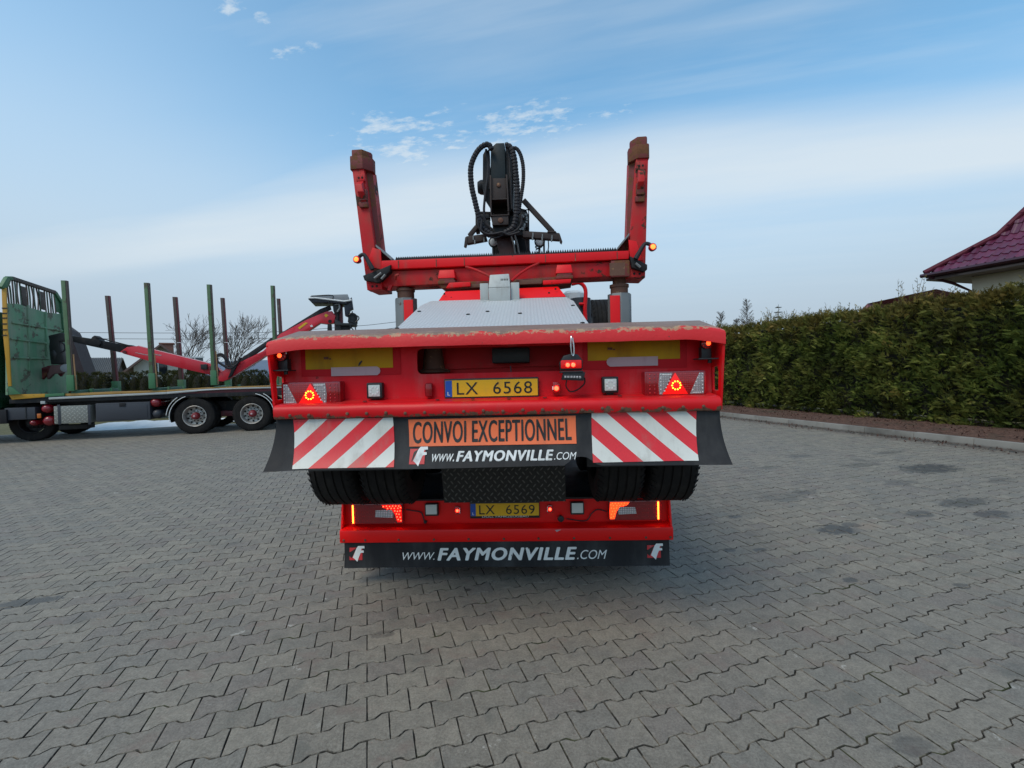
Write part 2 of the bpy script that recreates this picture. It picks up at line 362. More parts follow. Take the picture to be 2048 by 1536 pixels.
def bumper_mat():
    m, N, L, b = new_mat('bumper_paint'); v = ocoord(N); sp = N.new('ShaderNodeSeparateXYZ'); L.new(v, sp.inputs[0])
    c = mixc(N, L, tnoise(N, L, v, 2.3, 6), (.56, .006, .010), (.80, .012, .018))
    c = mixc(N, L, mth(N, L, 'MULTIPLY', sstep(N, L, tnoise(N, L, v, 3.5, 8, .65), .48, .72), .5), c, (.30, .07, .06))
    n = tnoise(N, L, v, 13, 9, .7); low = tnoise(N, L, v, 1.7, 3)
    f = sstep(N, L, mth(N, L, 'ADD', mth(N, L, 'ADD', n, mth(N, L, 'MULTIPLY', low, .35)), mth(N, L, 'MULTIPLY', sstep(N, L, sp.outputs[2], 1.435, 1.385), .26)), .90, .94)
    c = mixc(N, L, f, c, mixc(N, L, tnoise(N, L, v, 60, 4), (.07, .03, .02), (.24, .13, .08)))
    c = mixc(N, L, sstep(N, L, tnoise(N, L, v, 30, 8, .75), .70, .72), c, (.08, .03, .025))
    L.new(c, b.inputs['Base Color']); b.inputs['Roughness'].default_value = .45; b.inputs['Specular IOR Level'].default_value = .32
    L.new(mth(N, L, 'ADD', mth(N, L, 'MULTIPLY', f, .35), .42), b.inputs['Roughness'])
    bump(N, L, b, mth(N, L, 'ADD', mth(N, L, 'MULTIPLY', f, -.5), tnoise(N, L, v, 9, 6)), .35, .006); return m
m_bumper = bumper_mat()
def lip_mat():
    """bare scraped steel on the slope, red below, torn pale edge between"""
    m, N, L, b = new_mat('scraped_lip_paint'); v = ocoord(N); sp = N.new('ShaderNodeSeparateXYZ'); L.new(v, sp.inputs[0])
    n = tnoise(N, L, v, 11, 9, .68, (.7, 1, 1)); n2 = tnoise(N, L, v, 1.3, 3, .5)
    z = mth(N, L, 'ADD', mth(N, L, 'ADD', sp.outputs[2], mth(N, L, 'MULTIPLY', mth(N, L, 'SUBTRACT', n, .5), .10)), mth(N, L, 'MULTIPLY', mth(N, L, 'SUBTRACT', n2, .5), .05))
    f = sstep(N, L, z, 1.840, 1.843); e = sstep(N, L, z, 1.829, 1.831)
    e2 = mth(N, L, 'MULTIPLY', mth(N, L, 'SUBTRACT', e, sstep(N, L, z, 1.850, 1.858)), sstep(N, L, tnoise(N, L, v, 34, 6, .7), .47, .56))
    br = mixc(N, L, tnoise(N, L, v, 14, 8, .7, (.4, 1, 1)), (.11, .06, .045), (.34, .22, .165))
    rd = mixc(N, L, tnoise(N, L, v, 5, 6), (.54, .008, .012), (.76, .016, .018))
    rd = mixc(N, L, sstep(N, L, tnoise(N, L, v, 16, 8, .7), .66, .68), rd, DKRUST)
    c = mixc(N, L, f, rd, br); c = mixc(N, L, mth(N, L, 'MULTIPLY', e2, .8), c, (.44, .29, .17)); c = mixc(N, L, mth(N, L, 'MULTIPLY', mth(N, L, 'MULTIPLY', sstep(N, L, tnoise(N, L, v, 40, 7, .75), .58, .66), e), .5), c, (.42, .33, .25))
    L.new(c, b.inputs['Base Color']); b.inputs['Roughness'].default_value = .55
    bump(N, L, b, mth(N, L, 'ADD', mth(N, L, 'MULTIPLY', f, -.6), tnoise(N, L, v, 50, 6)), .4, .004); return m
m_lip = lip_mat()

# ------------------------------------------------------------------ text
def text_mesh(body, a, b, ymap, mat, parent, name='lettering', shear=0, bold=0, space=1.0, thick=.0012):
    """fit BODY between local corner a=(x0,z0) and b=(x1,z1); ymap(x, z) gives the sheet's y"""
    cu = bpy.data.curves.new('tmp', 'FONT'); cu.body = body; cu.size = 1; cu.shear = shear; cu.space_character = space; cu.resolution_u = 4
    to = bpy.data.objects.new('tmp', cu); COL.objects.link(to)
    dg = bpy.context.evaluated_depsgraph_get(); me = bpy.data.meshes.new_from_object(to.evaluated_get(dg))
    bpy.data.objects.remove(to); bpy.data.curves.remove(cu)
    xs = [v.co.x for v in me.vertices]; ys = [v.co.y for v in me.vertices]
    x0, x1, y0, y1 = min(xs), max(xs), min(ys), max(ys)
    for v in me.vertices:
        x = a[0] + (v.co.x - x0) / (x1 - x0) * (b[0] - a[0]); z = a[1] + (v.co.y - y0) / (y1 - y0) * (b[1] - a[1])
        sl = (a[2] if len(a) > 2 else 0) * (x - a[0])
        v.co = (x, ymap(x, z + sl), z + sl)
    if bold > .012:      # heavy weight: the same outline struck several times, slightly shifted
        H_ = b[1]-a[1]; d = bold*H_*1.35; bm = bmesh.new(); bm.from_mesh(me); n0 = len(me.vertices); src = [v.co.copy() for v in bm.verts]; fs = [[v.index for v in f.verts] for f in bm.faces]
        for q, (dx, dz) in enumerate(((-1, 0), (1, 0), (-.5, .55), (.5, -.55), (-.5, -.55), (.5, .55))):
            vv = [bm.verts.new((c.x+dx*d, c.y-.00012*(q+1), c.z+dz*d)) for c in src]
            for f in fs:
                try: bm.faces.new([vv[i] for i in f])
                except ValueError: pass
        bm.to_mesh(me); bm.free()
    me.materials.clear(); me.materials.append(mat); me.name = name
    return link(name, me, parent)

# ================================================================== SETTING
YF = Frame(0, 0, R(17.8))                       # the yard's own axes: x along the courses, y along the kerb
KERB_X = 11.05; YARD_END = 18.6; YX0 = -34; YY0 = -7

def ground_mats():
    def grass():
        m, N, L, b = new_mat('winter_grass'); v = wcoord(N)
        c = mixc(N, L, tnoise(N, L, v, .35, 6), (.11, .10, .045), (.16, .15, .07)); c = mixc(N, L, sstep(N, L, tnoise(N, L, v, 6, 6, .7), .4, .7), c, (.07, .075, .03))
        L.new(c, b.inputs['Base Color']); b.inputs['Roughness'].default_value = .95; bump(N, L, b, tnoise(N, L, v, 30, 6), .8, .05); return m
    return grass()
m_grass = ground_mats()
g = MB().add([(-4000,-300,-.06),(4000,-300,-.06),(4000,5000,-.06),(-4000,5000,-.06)], [(0,1,2,3)]).build('ground', m_grass, smooth=0, kind='structure')

STAINS = []   # (x, y, rx, ry, darkness) in the yard's axes
for px, py, rx, ry, k in ((1860,937,.55,.30,.8),(1672,1058,.22,.13,.8),(1700,1050,.12,.07,.6),(1472,1033,.09,.05,.7),(1560,995,.35,.2,.35),(1610,984,.2,.12,.45),(1520,1100,.07,.04,.7),(1458,1100,.06,.04,.8),
                          (1703,1160,.08,.04,.7),(1838,1028,.2,.1,.6),(1930,1005,.4,.14,.6),(1985,1028,.25,.12,.6),(1800,965,.3,.14,.35),(1600,912,.3,.12,.45),(1720,930,.4,.14,.4),(1650,1140,.1,.06,.3),
                          (1925,1172,.08,.04,.6),(1820,1490,.1,.06,.4),(50,1205,.22,.08,.7),(622,1048,.03,.02,.9),(768,1268,.08,.04,.5),(935,1180,.03,.02,.9),(1535,935,.25,.1,.4),(1780,905,.3,.12,.45),(2000,960,.3,.1,.35)):
    p = YF.ptz(px, py, 0); STAINS.append((p.x, p.y, rx, ry, k))

def paver_mat(name, mode):
    m, N, L, b = new_mat(name); v = wcoord(N)
    if mode == 'object': tone = N.new('ShaderNodeObjectInfo').outputs['Random']
    elif mode == 'attr':
        a = N.new('ShaderNodeAttribute'); a.attribute_name = 'tone'; tone = a.outputs['Fac']
    mp = N.new('ShaderNodeVectorRotate'); mp.rotation_type = 'Z_AXIS'; mp.inputs['Angle'].default_value = -YF.yaw; L.new(v, mp.inputs['Vector']); yv = mp.outputs[0]
    sp = N.new('ShaderNodeSeparateXYZ'); L.new(yv, sp.inputs[0])
    if mode == 'far': tone = tnoise(N, L, v, 5, 3)
    base = mixc(N, L, tone, (.20, .165, .114), (.335, .278, .194))
    # some stones from another batch are darker and greener, some redder
    base = mixc(N, L, mth(N, L, 'MULTIPLY', mth(N, L, 'GREATER_THAN', tone, .90), .5), base, (.095, .098, .084))
    base = mixc(N, L, mth(N, L, 'MULTIPLY', mth(N, L, 'LESS_THAN', tone, .13), .4), base, (.22, .155, .13))
    big = tnoise(N, L, v, .35, 6, .6)
    base = mixc(N, L, sstep(N, L, big, .35, .68), base, mixc(N, L, .45, base, (.20, .165, .14)))
    md = tnoise(N, L, v, 2.2, 7, .65)
    base = mixc(N, L, mth(N, L, 'MULTIPLY', sstep(N, L, md, .50, .72), .6), base, (.12, .108, .096))
    grain = tnoise(N, L, v, 85, 6, .85)
    mid = tnoise(N, L, v, 18, 6, .7)
    base = mixc(N, L, sstep(N, L, mid, .3, .72), mixc(N, L, .42, base, (.07, .062, .05)), mixc(N, L, .16, base, (.5, .47, .41)))
    base = mixc(N, L, sstep(N, L, grain, .25, .75), mixc(N, L, .5, base, (.04, .037, .033)), mixc(N, L, .30, base, (.44, .42, .38)))
    # lime and mortar splashes
    sp1 = tnoise(N, L, v, 7, 8, .75); sp2 = tnoise(N, L, v, .9, 2)
    wh = mth(N, L, 'MULTIPLY', sstep(N, L, sp1, .615, .655), sstep(N, L, sp2, .44, .58))
    bl = mth(N, L, 'MULTIPLY', sstep(N, L, tnoise(N, L, v, 4.5, 7, .7), .56, .66), .42); base = mixc(N, L, bl, base, (.075, .078, .066))
    rdp = mth(N, L, 'MULTIPLY', sstep(N, L, tnoise(N, L, v, 3.1, 5, .6, (1, 1.7, 1)), .56, .68), .35); base = mixc(N, L, rdp, base, (.20, .135, .11))
    base = mixc(N, L, mth(N, L, 'MULTIPLY', wh, .55), base, (.55, .52, .46))
    tanp = YF.ptz(1735, 1052, 0)
    # oil drips and soaked patches
    wx = mth(N, L, 'SUBTRACT', tnoise(N, L, v, 8, 9, .78), .5); tot = None
    for (cx, cy, rx, ry, k) in STAINS + [(tanp.x, tanp.y, .16, .1, -1)]:
        ex = mth(N, L, 'POWER', mth(N, L, 'DIVIDE', mth(N, L, 'SUBTRACT', sp.outputs[0], cx), rx), 2)
        ey = mth(N, L, 'POWER', mth(N, L, 'DIVIDE', mth(N, L, 'SUBTRACT', sp.outputs[1], cy), ry), 2)
        d = mth(N, L, 'ADD', mth(N, L, 'ADD', ex, ey), mth(N, L, 'MULTIPLY', wx, 5.5))
        s = mth(N, L, 'MULTIPLY', mth(N, L, 'SUBTRACT', 1, sstep(N, L, d, .55, 1.1)), abs(k))
        if k < 0: base = mixc(N, L, mth(N, L, 'MULTIPLY', s, .6), base, (.26, .2, .15))
        else: tot = s if tot is None else mth(N, L, 'MAXIMUM', tot, s)
    # broad oily lane where vehicles stand, right of the trailer
    lane = mth(N, L, 'MULTIPLY', sstep(N, L, sp.outputs[0], 4.2, 6.5), sstep(N, L, tnoise(N, L, yv, 2.1, 9, .72, (1, .55, 1)), .60, .66))
    tot = mth(N, L, 'MAXIMUM', tot, mth(N, L, 'MULTIPLY', lane, .45))
    base = mixc(N, L, mth(N, L, 'MULTIPLY', tot, .85), base, (.022, .022, .023))
    # sand and leaf litter blown against the kerb
    kb = mth(N, L, 'MULTIPLY', sstep(N, L, mth(N, L, 'ADD', sp.outputs[0], mth(N, L, 'MULTIPLY', wx, 1.1)), KERB_X - .8, KERB_X - .15), .8)
    base = mixc(N, L, kb, base, mixc(N, L, tnoise(N, L, v, 22, 5), (.06, .035, .025), (.17, .14, .11)))
    if mode == 'far':
        sn = mth(N, L, 'SINE', mth(N, L, 'MULTIPLY', sp.outputs[1], 2*math.pi/.142)); base = mixc(N, L, mth(N, L, 'MULTIPLY', sstep(N, L, sn, .8, 1), .4), base, (.04, .04, .04))
    L.new(base, b.inputs['Base Color'])
    rg = mth(N, L, 'SUBTRACT', .78, mth(N, L, 'MULTIPLY', tot, .35)); L.new(rg, b.inputs['Roughness'])
    bump(N, L, b, mth(N, L, 'ADD', mth(N, L, 'MULTIPLY', grain, .9), md), .6, .006); return m

def joint_mat():
    m, N, L, b = new_mat('joint_sand'); v = wcoord(N)
    c = mixc(N, L, tnoise(N, L, v, 3, 6), (.05, .045, .038), (.11, .10, .085)); L.new(c, b.inputs['Base Color']); b.inputs['Roughness'].default_value = .95; return m

yard = MB().add([YF.w(YX0, YY0, -.018), YF.w(KERB_X, YY0, -.018), YF.w(KERB_X, YARD_END, -.018), YF.w(YX0, YARD_END, -.018)], [(0,1,2,3)]).build('paved_yard', joint_mat(), smooth=0, kind='structure')

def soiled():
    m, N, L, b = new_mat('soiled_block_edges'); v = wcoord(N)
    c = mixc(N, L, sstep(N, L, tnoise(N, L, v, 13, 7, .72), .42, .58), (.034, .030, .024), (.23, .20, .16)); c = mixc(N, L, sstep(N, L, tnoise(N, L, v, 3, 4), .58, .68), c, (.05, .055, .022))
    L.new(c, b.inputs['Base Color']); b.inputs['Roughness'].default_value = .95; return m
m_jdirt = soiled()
def build_pavers():
    LN, PT, G = .2, .142, .0042
    hw = lambda s: PT/2 + s * .0115
    # outline of one interlocking block (straight ends, waisted sides)
    us = [-.1, -.066, -.036, .036, .066, .1]; sg = [1, 1, -1, -1, 1, 1]
    outl = [(u, -hw(s)) for u, s in zip(us, sg)] + [(u, hw(s)) for u, s in zip(us[::-1], sg[::-1])]
    outl = np.array(outl); n = len(outl)
    def inset(d):
        p = outl; q = np.zeros_like(p)
        for i in range(n):
            a, b_, c = p[i-1], p[i], p[(i+1) % n]
            e1 = (b_-a)/np.linalg.norm(b_-a); e2 = (c-b_)/np.linalg.norm(c-b_)
            n1 = np.array([-e1[1], e1[0]]); n2 = np.array([-e2[1], e2[0]]); nn = n1+n2; nn = nn/np.dot(nn, n1) if abs(np.dot(nn, n1)) > .2 else n1
            q[i] = b_ + nn*d
        return q
    r0, r1 = inset(G/2), inset(G/2 + .0022)
    V = np.vstack([np.c_[r0, np.full(n, -.022)], np.c_[r0, np.full(n, -.003)], np.c_[r1, np.zeros(n)]])
    F4 = [(k*n+i, k*n+(i+1) % n, (k+1)*n+(i+1) % n, (k+1)*n+i) for k in range(2) for i in range(n)]
    TOP = tuple(2*n+i for i in range(n))
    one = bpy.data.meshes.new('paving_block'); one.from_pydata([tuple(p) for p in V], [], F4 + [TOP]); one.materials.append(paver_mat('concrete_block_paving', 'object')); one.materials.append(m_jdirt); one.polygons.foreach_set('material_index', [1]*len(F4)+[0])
    rng = np.random.RandomState(3)
    cells = []
    for j in range(int(-7/PT), int(18.5/PT)):
        off = (j % 2) * .1
        for i in range(int(-16/LN), int(10.95/LN)):
            x = i*LN + off + .05; y = j*PT
            if x > KERB_X - .13: continue
            w = YF.w(x, y)
            d = Vector((w.x, w.y, 0)) - O; dep = d.dot(fw)
            if dep < .6: 
                if w.y < -.3: continue
            px = 1024 + FPX * d.dot(RT)/max(dep, .05); py = 768 - FPX * d.dot(UP)/max(dep, .05)
            near = dep < 3.5
            if dep > 17.5: continue
            if not (-2400 < px < 4400): continue
            cells.append((x, y, w, px, py, dep))
    vis = sorted([c for c in cells if -20 < c[3] < 2068 and c[4] < 1560 and c[5] > .6], key=lambda c: c[5])
    hero = set(id(c) for c in vis[:300])
    rz = Matrix.Rotation(YF.yaw, 3, 'Z'); rzn = np.array(rz)
    k = 0; rest = []
    for c in cells:
        tilt = rng.normal(0, .0035, 2); dz = rng.normal(0, .0009); yaw = rng.normal(0, .004)
        if id(c) in hero:
            o = bpy.data.objects.new('paving_block' if k == 0 else 'paving_block.%03d' % k, one); COL.objects.link(o); o.parent = yard
            o.location = (c[2].x, c[2].y, dz); o.rotation_euler = (tilt[0], tilt[1], YF.yaw + yaw); k += 1
        else: rest.append((c, tilt, dz, yaw))
    M = len(rest); nv = len(V)
    P = np.array([[r[0][2].x, r[0][2].y, r[2]] for r in rest]); T = np.array([r[1] for r in rest]); YW = np.array([r[3] for r in rest]) + YF.yaw
    X, Y, Z = V[:, 0], V[:, 1], V[:, 2]
    c_, s_ = np.cos(YW)[:, None], np.sin(YW)[:, None]
    A = np.zeros((M, nv, 3)); A[:, :, 0] = P[:, 0:1] + c_*X - s_*Y; A[:, :, 1] = P[:, 1:2] + s_*X + c_*Y
    A[:, :, 2] = P[:, 2:3] + Z + T[:, 0:1]*Y - T[:, 1:2]*X
    loops = []; starts = []; tot = []
    base = np.array([i for f in F4 for i in f] + list(TOP)); nl = len(base)
    lp = (base[None, :] + (np.arange(M)*nv)[:, None]).ravel()
    st1 = np.array([4*i for i in range(len(F4))] + [4*len(F4)]); ct1 = np.array([4]*len(F4) + [n])
    st = (st1[None, :] + (np.arange(M)*nl)[:, None]).ravel(); ct = np.tile(ct1, M)
    me = bpy.data.meshes.new('paving_field'); me.vertices.add(M*nv); me.vertices.foreach_set('co', A.ravel())
    me.loops.add(len(lp)); me.loops.foreach_set('vertex_index', lp); me.polygons.add(len(st)); me.polygons.foreach_set('loop_start', st); me.polygons.foreach_set('loop_total', ct)
    me.polygons.foreach_set('use_smooth', [False]*len(st)); me.update(calc_edges=True)
    at = me.attributes.new('tone', 'FLOAT', 'POINT'); at.data.foreach_set('value', np.repeat(rng.rand(M), nv))
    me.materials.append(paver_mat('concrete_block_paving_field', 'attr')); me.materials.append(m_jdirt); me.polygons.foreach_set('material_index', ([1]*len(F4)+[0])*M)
    link('paving_field', me, yard, 'stuff')
build_pavers()
# beyond the blocks that can be told apart: one sheet either side
for nm, x0, x1, y0, y1 in (('paving_beyond', YX0, -16.0, YY0, YARD_END), ('paving_beyond', -16.0, KERB_X-.02, 17.0, YARD_END)):
    MB().add([YF.w(x0, y0, -.004), YF.w(x1, y0, -.004), YF.w(x1, y1, -.004), YF.w(x0, y1, -.004)], [(0,1,2,3)]).build(nm, bpy.data.materials.get('far_paving') or paver_mat('far_paving', 'far'), yard, smooth=0, kind='stuff')

# kerb of concrete units
def conc(name, a, b_, sc=3):
    m, N, L, b = new_mat(name); v = wcoord(N)
    c = mixc(N, L, tnoise(N, L, v, sc, 7, .6), a, b_); c = mixc(N, L, sstep(N, L, tnoise(N, L, v, 1.1, 5), .45, .7), c, tuple(x*.6 for x in a))
    sp = N.new('ShaderNodeSeparateXYZ'); L.new(v, sp.inputs[0])
    c = mixc(N, L, mth(N, L, 'MULTIPLY', mth(N, L, 'SUBTRACT', 1, sstep(N, L, mth(N, L, 'ADD', sp.outputs[2], mth(N, L, 'MULTIPLY', tnoise(N, L, v, 9, 4), .06)), .02, .07)), .6), c, (.07, .05, .04))
    L.new(c, b.inputs['Base Color']); b.inputs['Roughness'].default_value = .85; bump(N, L, b, tnoise(N, L, v, 60, 5), .4, .005); return m
m_kerb = conc('weathered_kerb_concrete', (.20, .185, .16), (.30, .28, .25))
kr = bpy.data.objects.new('kerb', None); COL.objects.link(kr); kr['kind'] = 'structure'
kr.location = YF.w(KERB_X, 0); kr.rotation_euler = (0, 0, YF.yaw)
ku = MB().hexa([(0,-.497,-.1),(.15,-.497,-.1),(.15,.497,-.1),(0,.497,-.1)], [(.02,-.497,.13),(.15,-.497,.13),(.15,.497,.13),(.02,.497,.13)]).mesh('kerb_stone', m_kerb, .008)
for i in range(27):
    o = link('kerb_stone', ku, kr); o.location = (random.gauss(0, .003), -5 + i, random.gauss(0, .003)); o.rotation_euler = (0, random.gauss(0, .006), random.gauss(0, .002))

# bark bed under the hedge
def bark():
    m, N, L, b = new_mat('reddish_bark_mulch'); v = wcoord(N)
    vo = N.new('ShaderNodeTexVoronoi'); vo.inputs['Scale'].default_value = 26; L.new(v, vo.inputs['Vector'])
    c = mixc(N, L, vo.outputs['Color'], (.06, .030, .020), (.17, .085, .058)); c = mixc(N, L, sstep(N, L, tnoise(N, L, v, 2, 6), .5, .7), c, (.07, .05, .03))
    L.new(c, b.inputs['Base Color']); b.inputs['Roughness'].default_value = .9; bump(N, L, b, vo.outputs['Distance'], 1, .03); return m
bb = MB(); nx, ny = 18, 150
for i in range(ny+1):
    for j in range(nx+1):
        x = KERB_X + .15 + (j/nx)*3.2; y = -6 + i*.19
        z = .09 + .07*min(1, j/6) + .035*mnoise.noise(Vector((x*3, y*3, 0))) + .015*mnoise.noise(Vector((x*14, y*14, 4)))
        bb.v.append(tuple(YF.w(x, y, z)))
bb.f = [(i*(nx+1)+j, i*(nx+1)+j+1, (i+1)*(nx+1)+j+1, (i+1)*(nx+1)+j) for i in range(ny) for j in range(nx)]
bark_bed = bb.build('bark_bed', bark(), smooth=180, kind='structure')
# loose bark chips on the bed and fallen over the kerb
ch = MB(); rr = random.Random(5)
for i in range(2600):
    if i < 1900: x = KERB_X + .2 + rr.random()*1.7; z = .17
    else: x = KERB_X - abs(rr.gauss(0, .28)); z = .012
    y = rr.uniform(1, 17); w = YF.w(x, y, z); a = rr.random()*6.3; l = rr.uniform(.015, .04); t = rr.uniform(.006, .014)
    M4 = Matrix.Translation(w) @ Matrix.Rotation(a, 4, 'Z') @ Matrix.Rotation(rr.gauss(0, .5), 4, 'Y')
    ch.add([M4 @ Vector(p) for p in ((-l,-t,0),(l,-t*.6,.004),(l*.8,t,0),(-l,t,.006))], [(0,1,2,3)])
ch.build('bark_chips', surf('bark_chip', (.075, .035, .024), .9, var=.5, bmp=0), bark_bed, smooth=0, kind='stuff', recalc=False)

# ------------------------------------------------------------------ foliage
def leaf_mat(name, cols, bronze_z=None):
    m, N, L, b = new_mat(name); a = N.new('ShaderNodeAttribute'); a.attribute_name = 'tone'
    r = N.new('ShaderNodeValToRGB'); e = r.color_ramp; L.new(a.outputs['Fac'], r.inputs[0])
    while len(e.elements) < len(cols): e.elements.new(.5)
    for i, (p, c) in enumerate(cols): e.elements[i].position = p; e.elements[i].color = (*c, 1)
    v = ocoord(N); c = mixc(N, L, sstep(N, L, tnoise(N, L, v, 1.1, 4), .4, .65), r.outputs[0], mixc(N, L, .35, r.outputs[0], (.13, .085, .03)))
    if bronze_z:      # winter-bronzed growth near the cut top
        sp = N.new('ShaderNodeSeparateXYZ'); L.new(v, sp.inputs[0])
        q = sstep(N, L, mth(N, L, 'ADD', sp.outputs[2], mth(N, L, 'MULTIPLY', mth(N, L, 'SUBTRACT', tnoise(N, L, v, 1.4, 5, .6), .5), 3.2)), bronze_z-.5, bronze_z+.7)
        c = mixc(N, L, mth(N, L, 'MULTIPLY', q, .6), c, mixc(N, L, a.outputs['Fac'], (.05, .032, .012), (.34, .20, .06)))
    L.new(c, b.inputs['Base Color']); b.inputs['Roughness'].default_value = .75; b.inputs['Specular IOR Level'].default_value = .2
    tr = N.new('ShaderNodeBsdfTranslucent'); L.new(c, tr.inputs[0]); ms = N.new('ShaderNodeMixShader'); ms.inputs[0].default_value = .45
    L.new(b.outputs[0], ms.inputs[1]); L.new(tr.outputs[0], ms.inputs[2]); L.new(ms.outputs[0], N['Material Output'].inputs[0]); return m
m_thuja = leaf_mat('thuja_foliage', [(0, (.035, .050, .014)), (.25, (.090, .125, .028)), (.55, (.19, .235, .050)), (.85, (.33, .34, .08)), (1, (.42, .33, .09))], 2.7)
m_thuja_d = leaf_mat('dark_thuja_foliage', [(0, (.03, .036, .014)), (.5, (.065, .072, .024)), (.9, (.11, .11, .035)), (1, (.16, .11, .05))])
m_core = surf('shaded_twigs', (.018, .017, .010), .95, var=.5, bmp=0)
m_twig = surf('bare_twigs', (.085, .07, .06), .85, var=.25, bmp=0)
m_trunk = surf('thuja_bark', (.07, .05, .035), .9, var=.3)

def frond(nl, w=.34):
    """flat spray of scale leaves, length 1 along +y"""
    v = []; f = []
    for i in range(nl):
        t = (i+.5)/nl
        for s in (-1, 1):
            L_ = w*(1.05-t)**.8*(.75+.5*((i*7 % 5)/5)); bx, by = 0, t*.85; a = .65
            tx, ty = bx+s*L_*math.sin(a+.3), by+L_*math.cos(a); k = len(v)
            v += [(bx, by-.035, 0), (bx+s*L_*.5, by+L_*.18, .03), (tx, ty, 0), (bx, by+.07, .0)]; f.append((k, k+1, k+2, k+3))
    k = len(v); v += [(-.03, 0, 0), (.03, 0, 0), (.04, .75, .02), (0, 1, 0), (-.04, .75, .02)]; f.append((k, k+1, k+2, k+3, k+4))
    return np.array(v), f
def scatter(name, mat, parent, V, F, pos, dirs, size, tones, rng, kind='stuff', roll=1.0):
    """one joined mesh of len(pos) copies of a frond; dirs = growing direction"""
    M = len(pos); nv = len(V); d = dirs/np.linalg.norm(dirs, axis=1)[:, None]
    r = rng.normal(size=(M, 3)); r[:, 2] *= roll
    a = np.cross(d, r); a /= np.linalg.norm(a, axis=1)[:, None]+1e-9; c = np.cross(a, d)
    A = pos[:, None, :] + size[:, None, None]*(V[None, :, 0:1]*a[:, None, :] + V[None, :, 1:2]*d[:, None, :] + V[None, :, 2:3]*c[:, None, :])
    # droop
    A[:, :, 2] -= size[:, None]*.18*(V[None, :, 1]**2)
    base = np.array([i for f in F for i in f]); cnt = np.array([len(f) for f in F]); sts = np.concatenate([[0], np.cumsum(cnt)[:-1]])
    lp = (base[None]+(np.arange(M)*nv)[:, None]).ravel(); st = (sts[None]+(np.arange(M)*len(base))[:, None]).ravel(); ct = np.tile(cnt, M)
    me = bpy.data.meshes.new(name); me.vertices.add(M*nv); me.vertices.foreach_set('co', A.ravel()); me.loops.add(len(lp)); me.loops.foreach_set('vertex_index', lp)
    me.polygons.add(len(st)); me.polygons.foreach_set('loop_start', st); me.polygons.foreach_set('loop_total', ct); me.update(calc_edges=True)
    at = me.attributes.new('tone', 'FLOAT', 'POINT'); at.data.foreach_set('value', np.repeat(tones, nv)); me.materials.append(mat)
    return link(name, me, parent, kind)

def fb(x, y, z=0, o=3):
    s = 0; a = 1; t = 0
    for k in range(o): s += a*mnoise.noise(Vector((x, y, z+k*9.1))); t += a; a *= .5; x *= 2.1; y *= 2.1
    return s/t

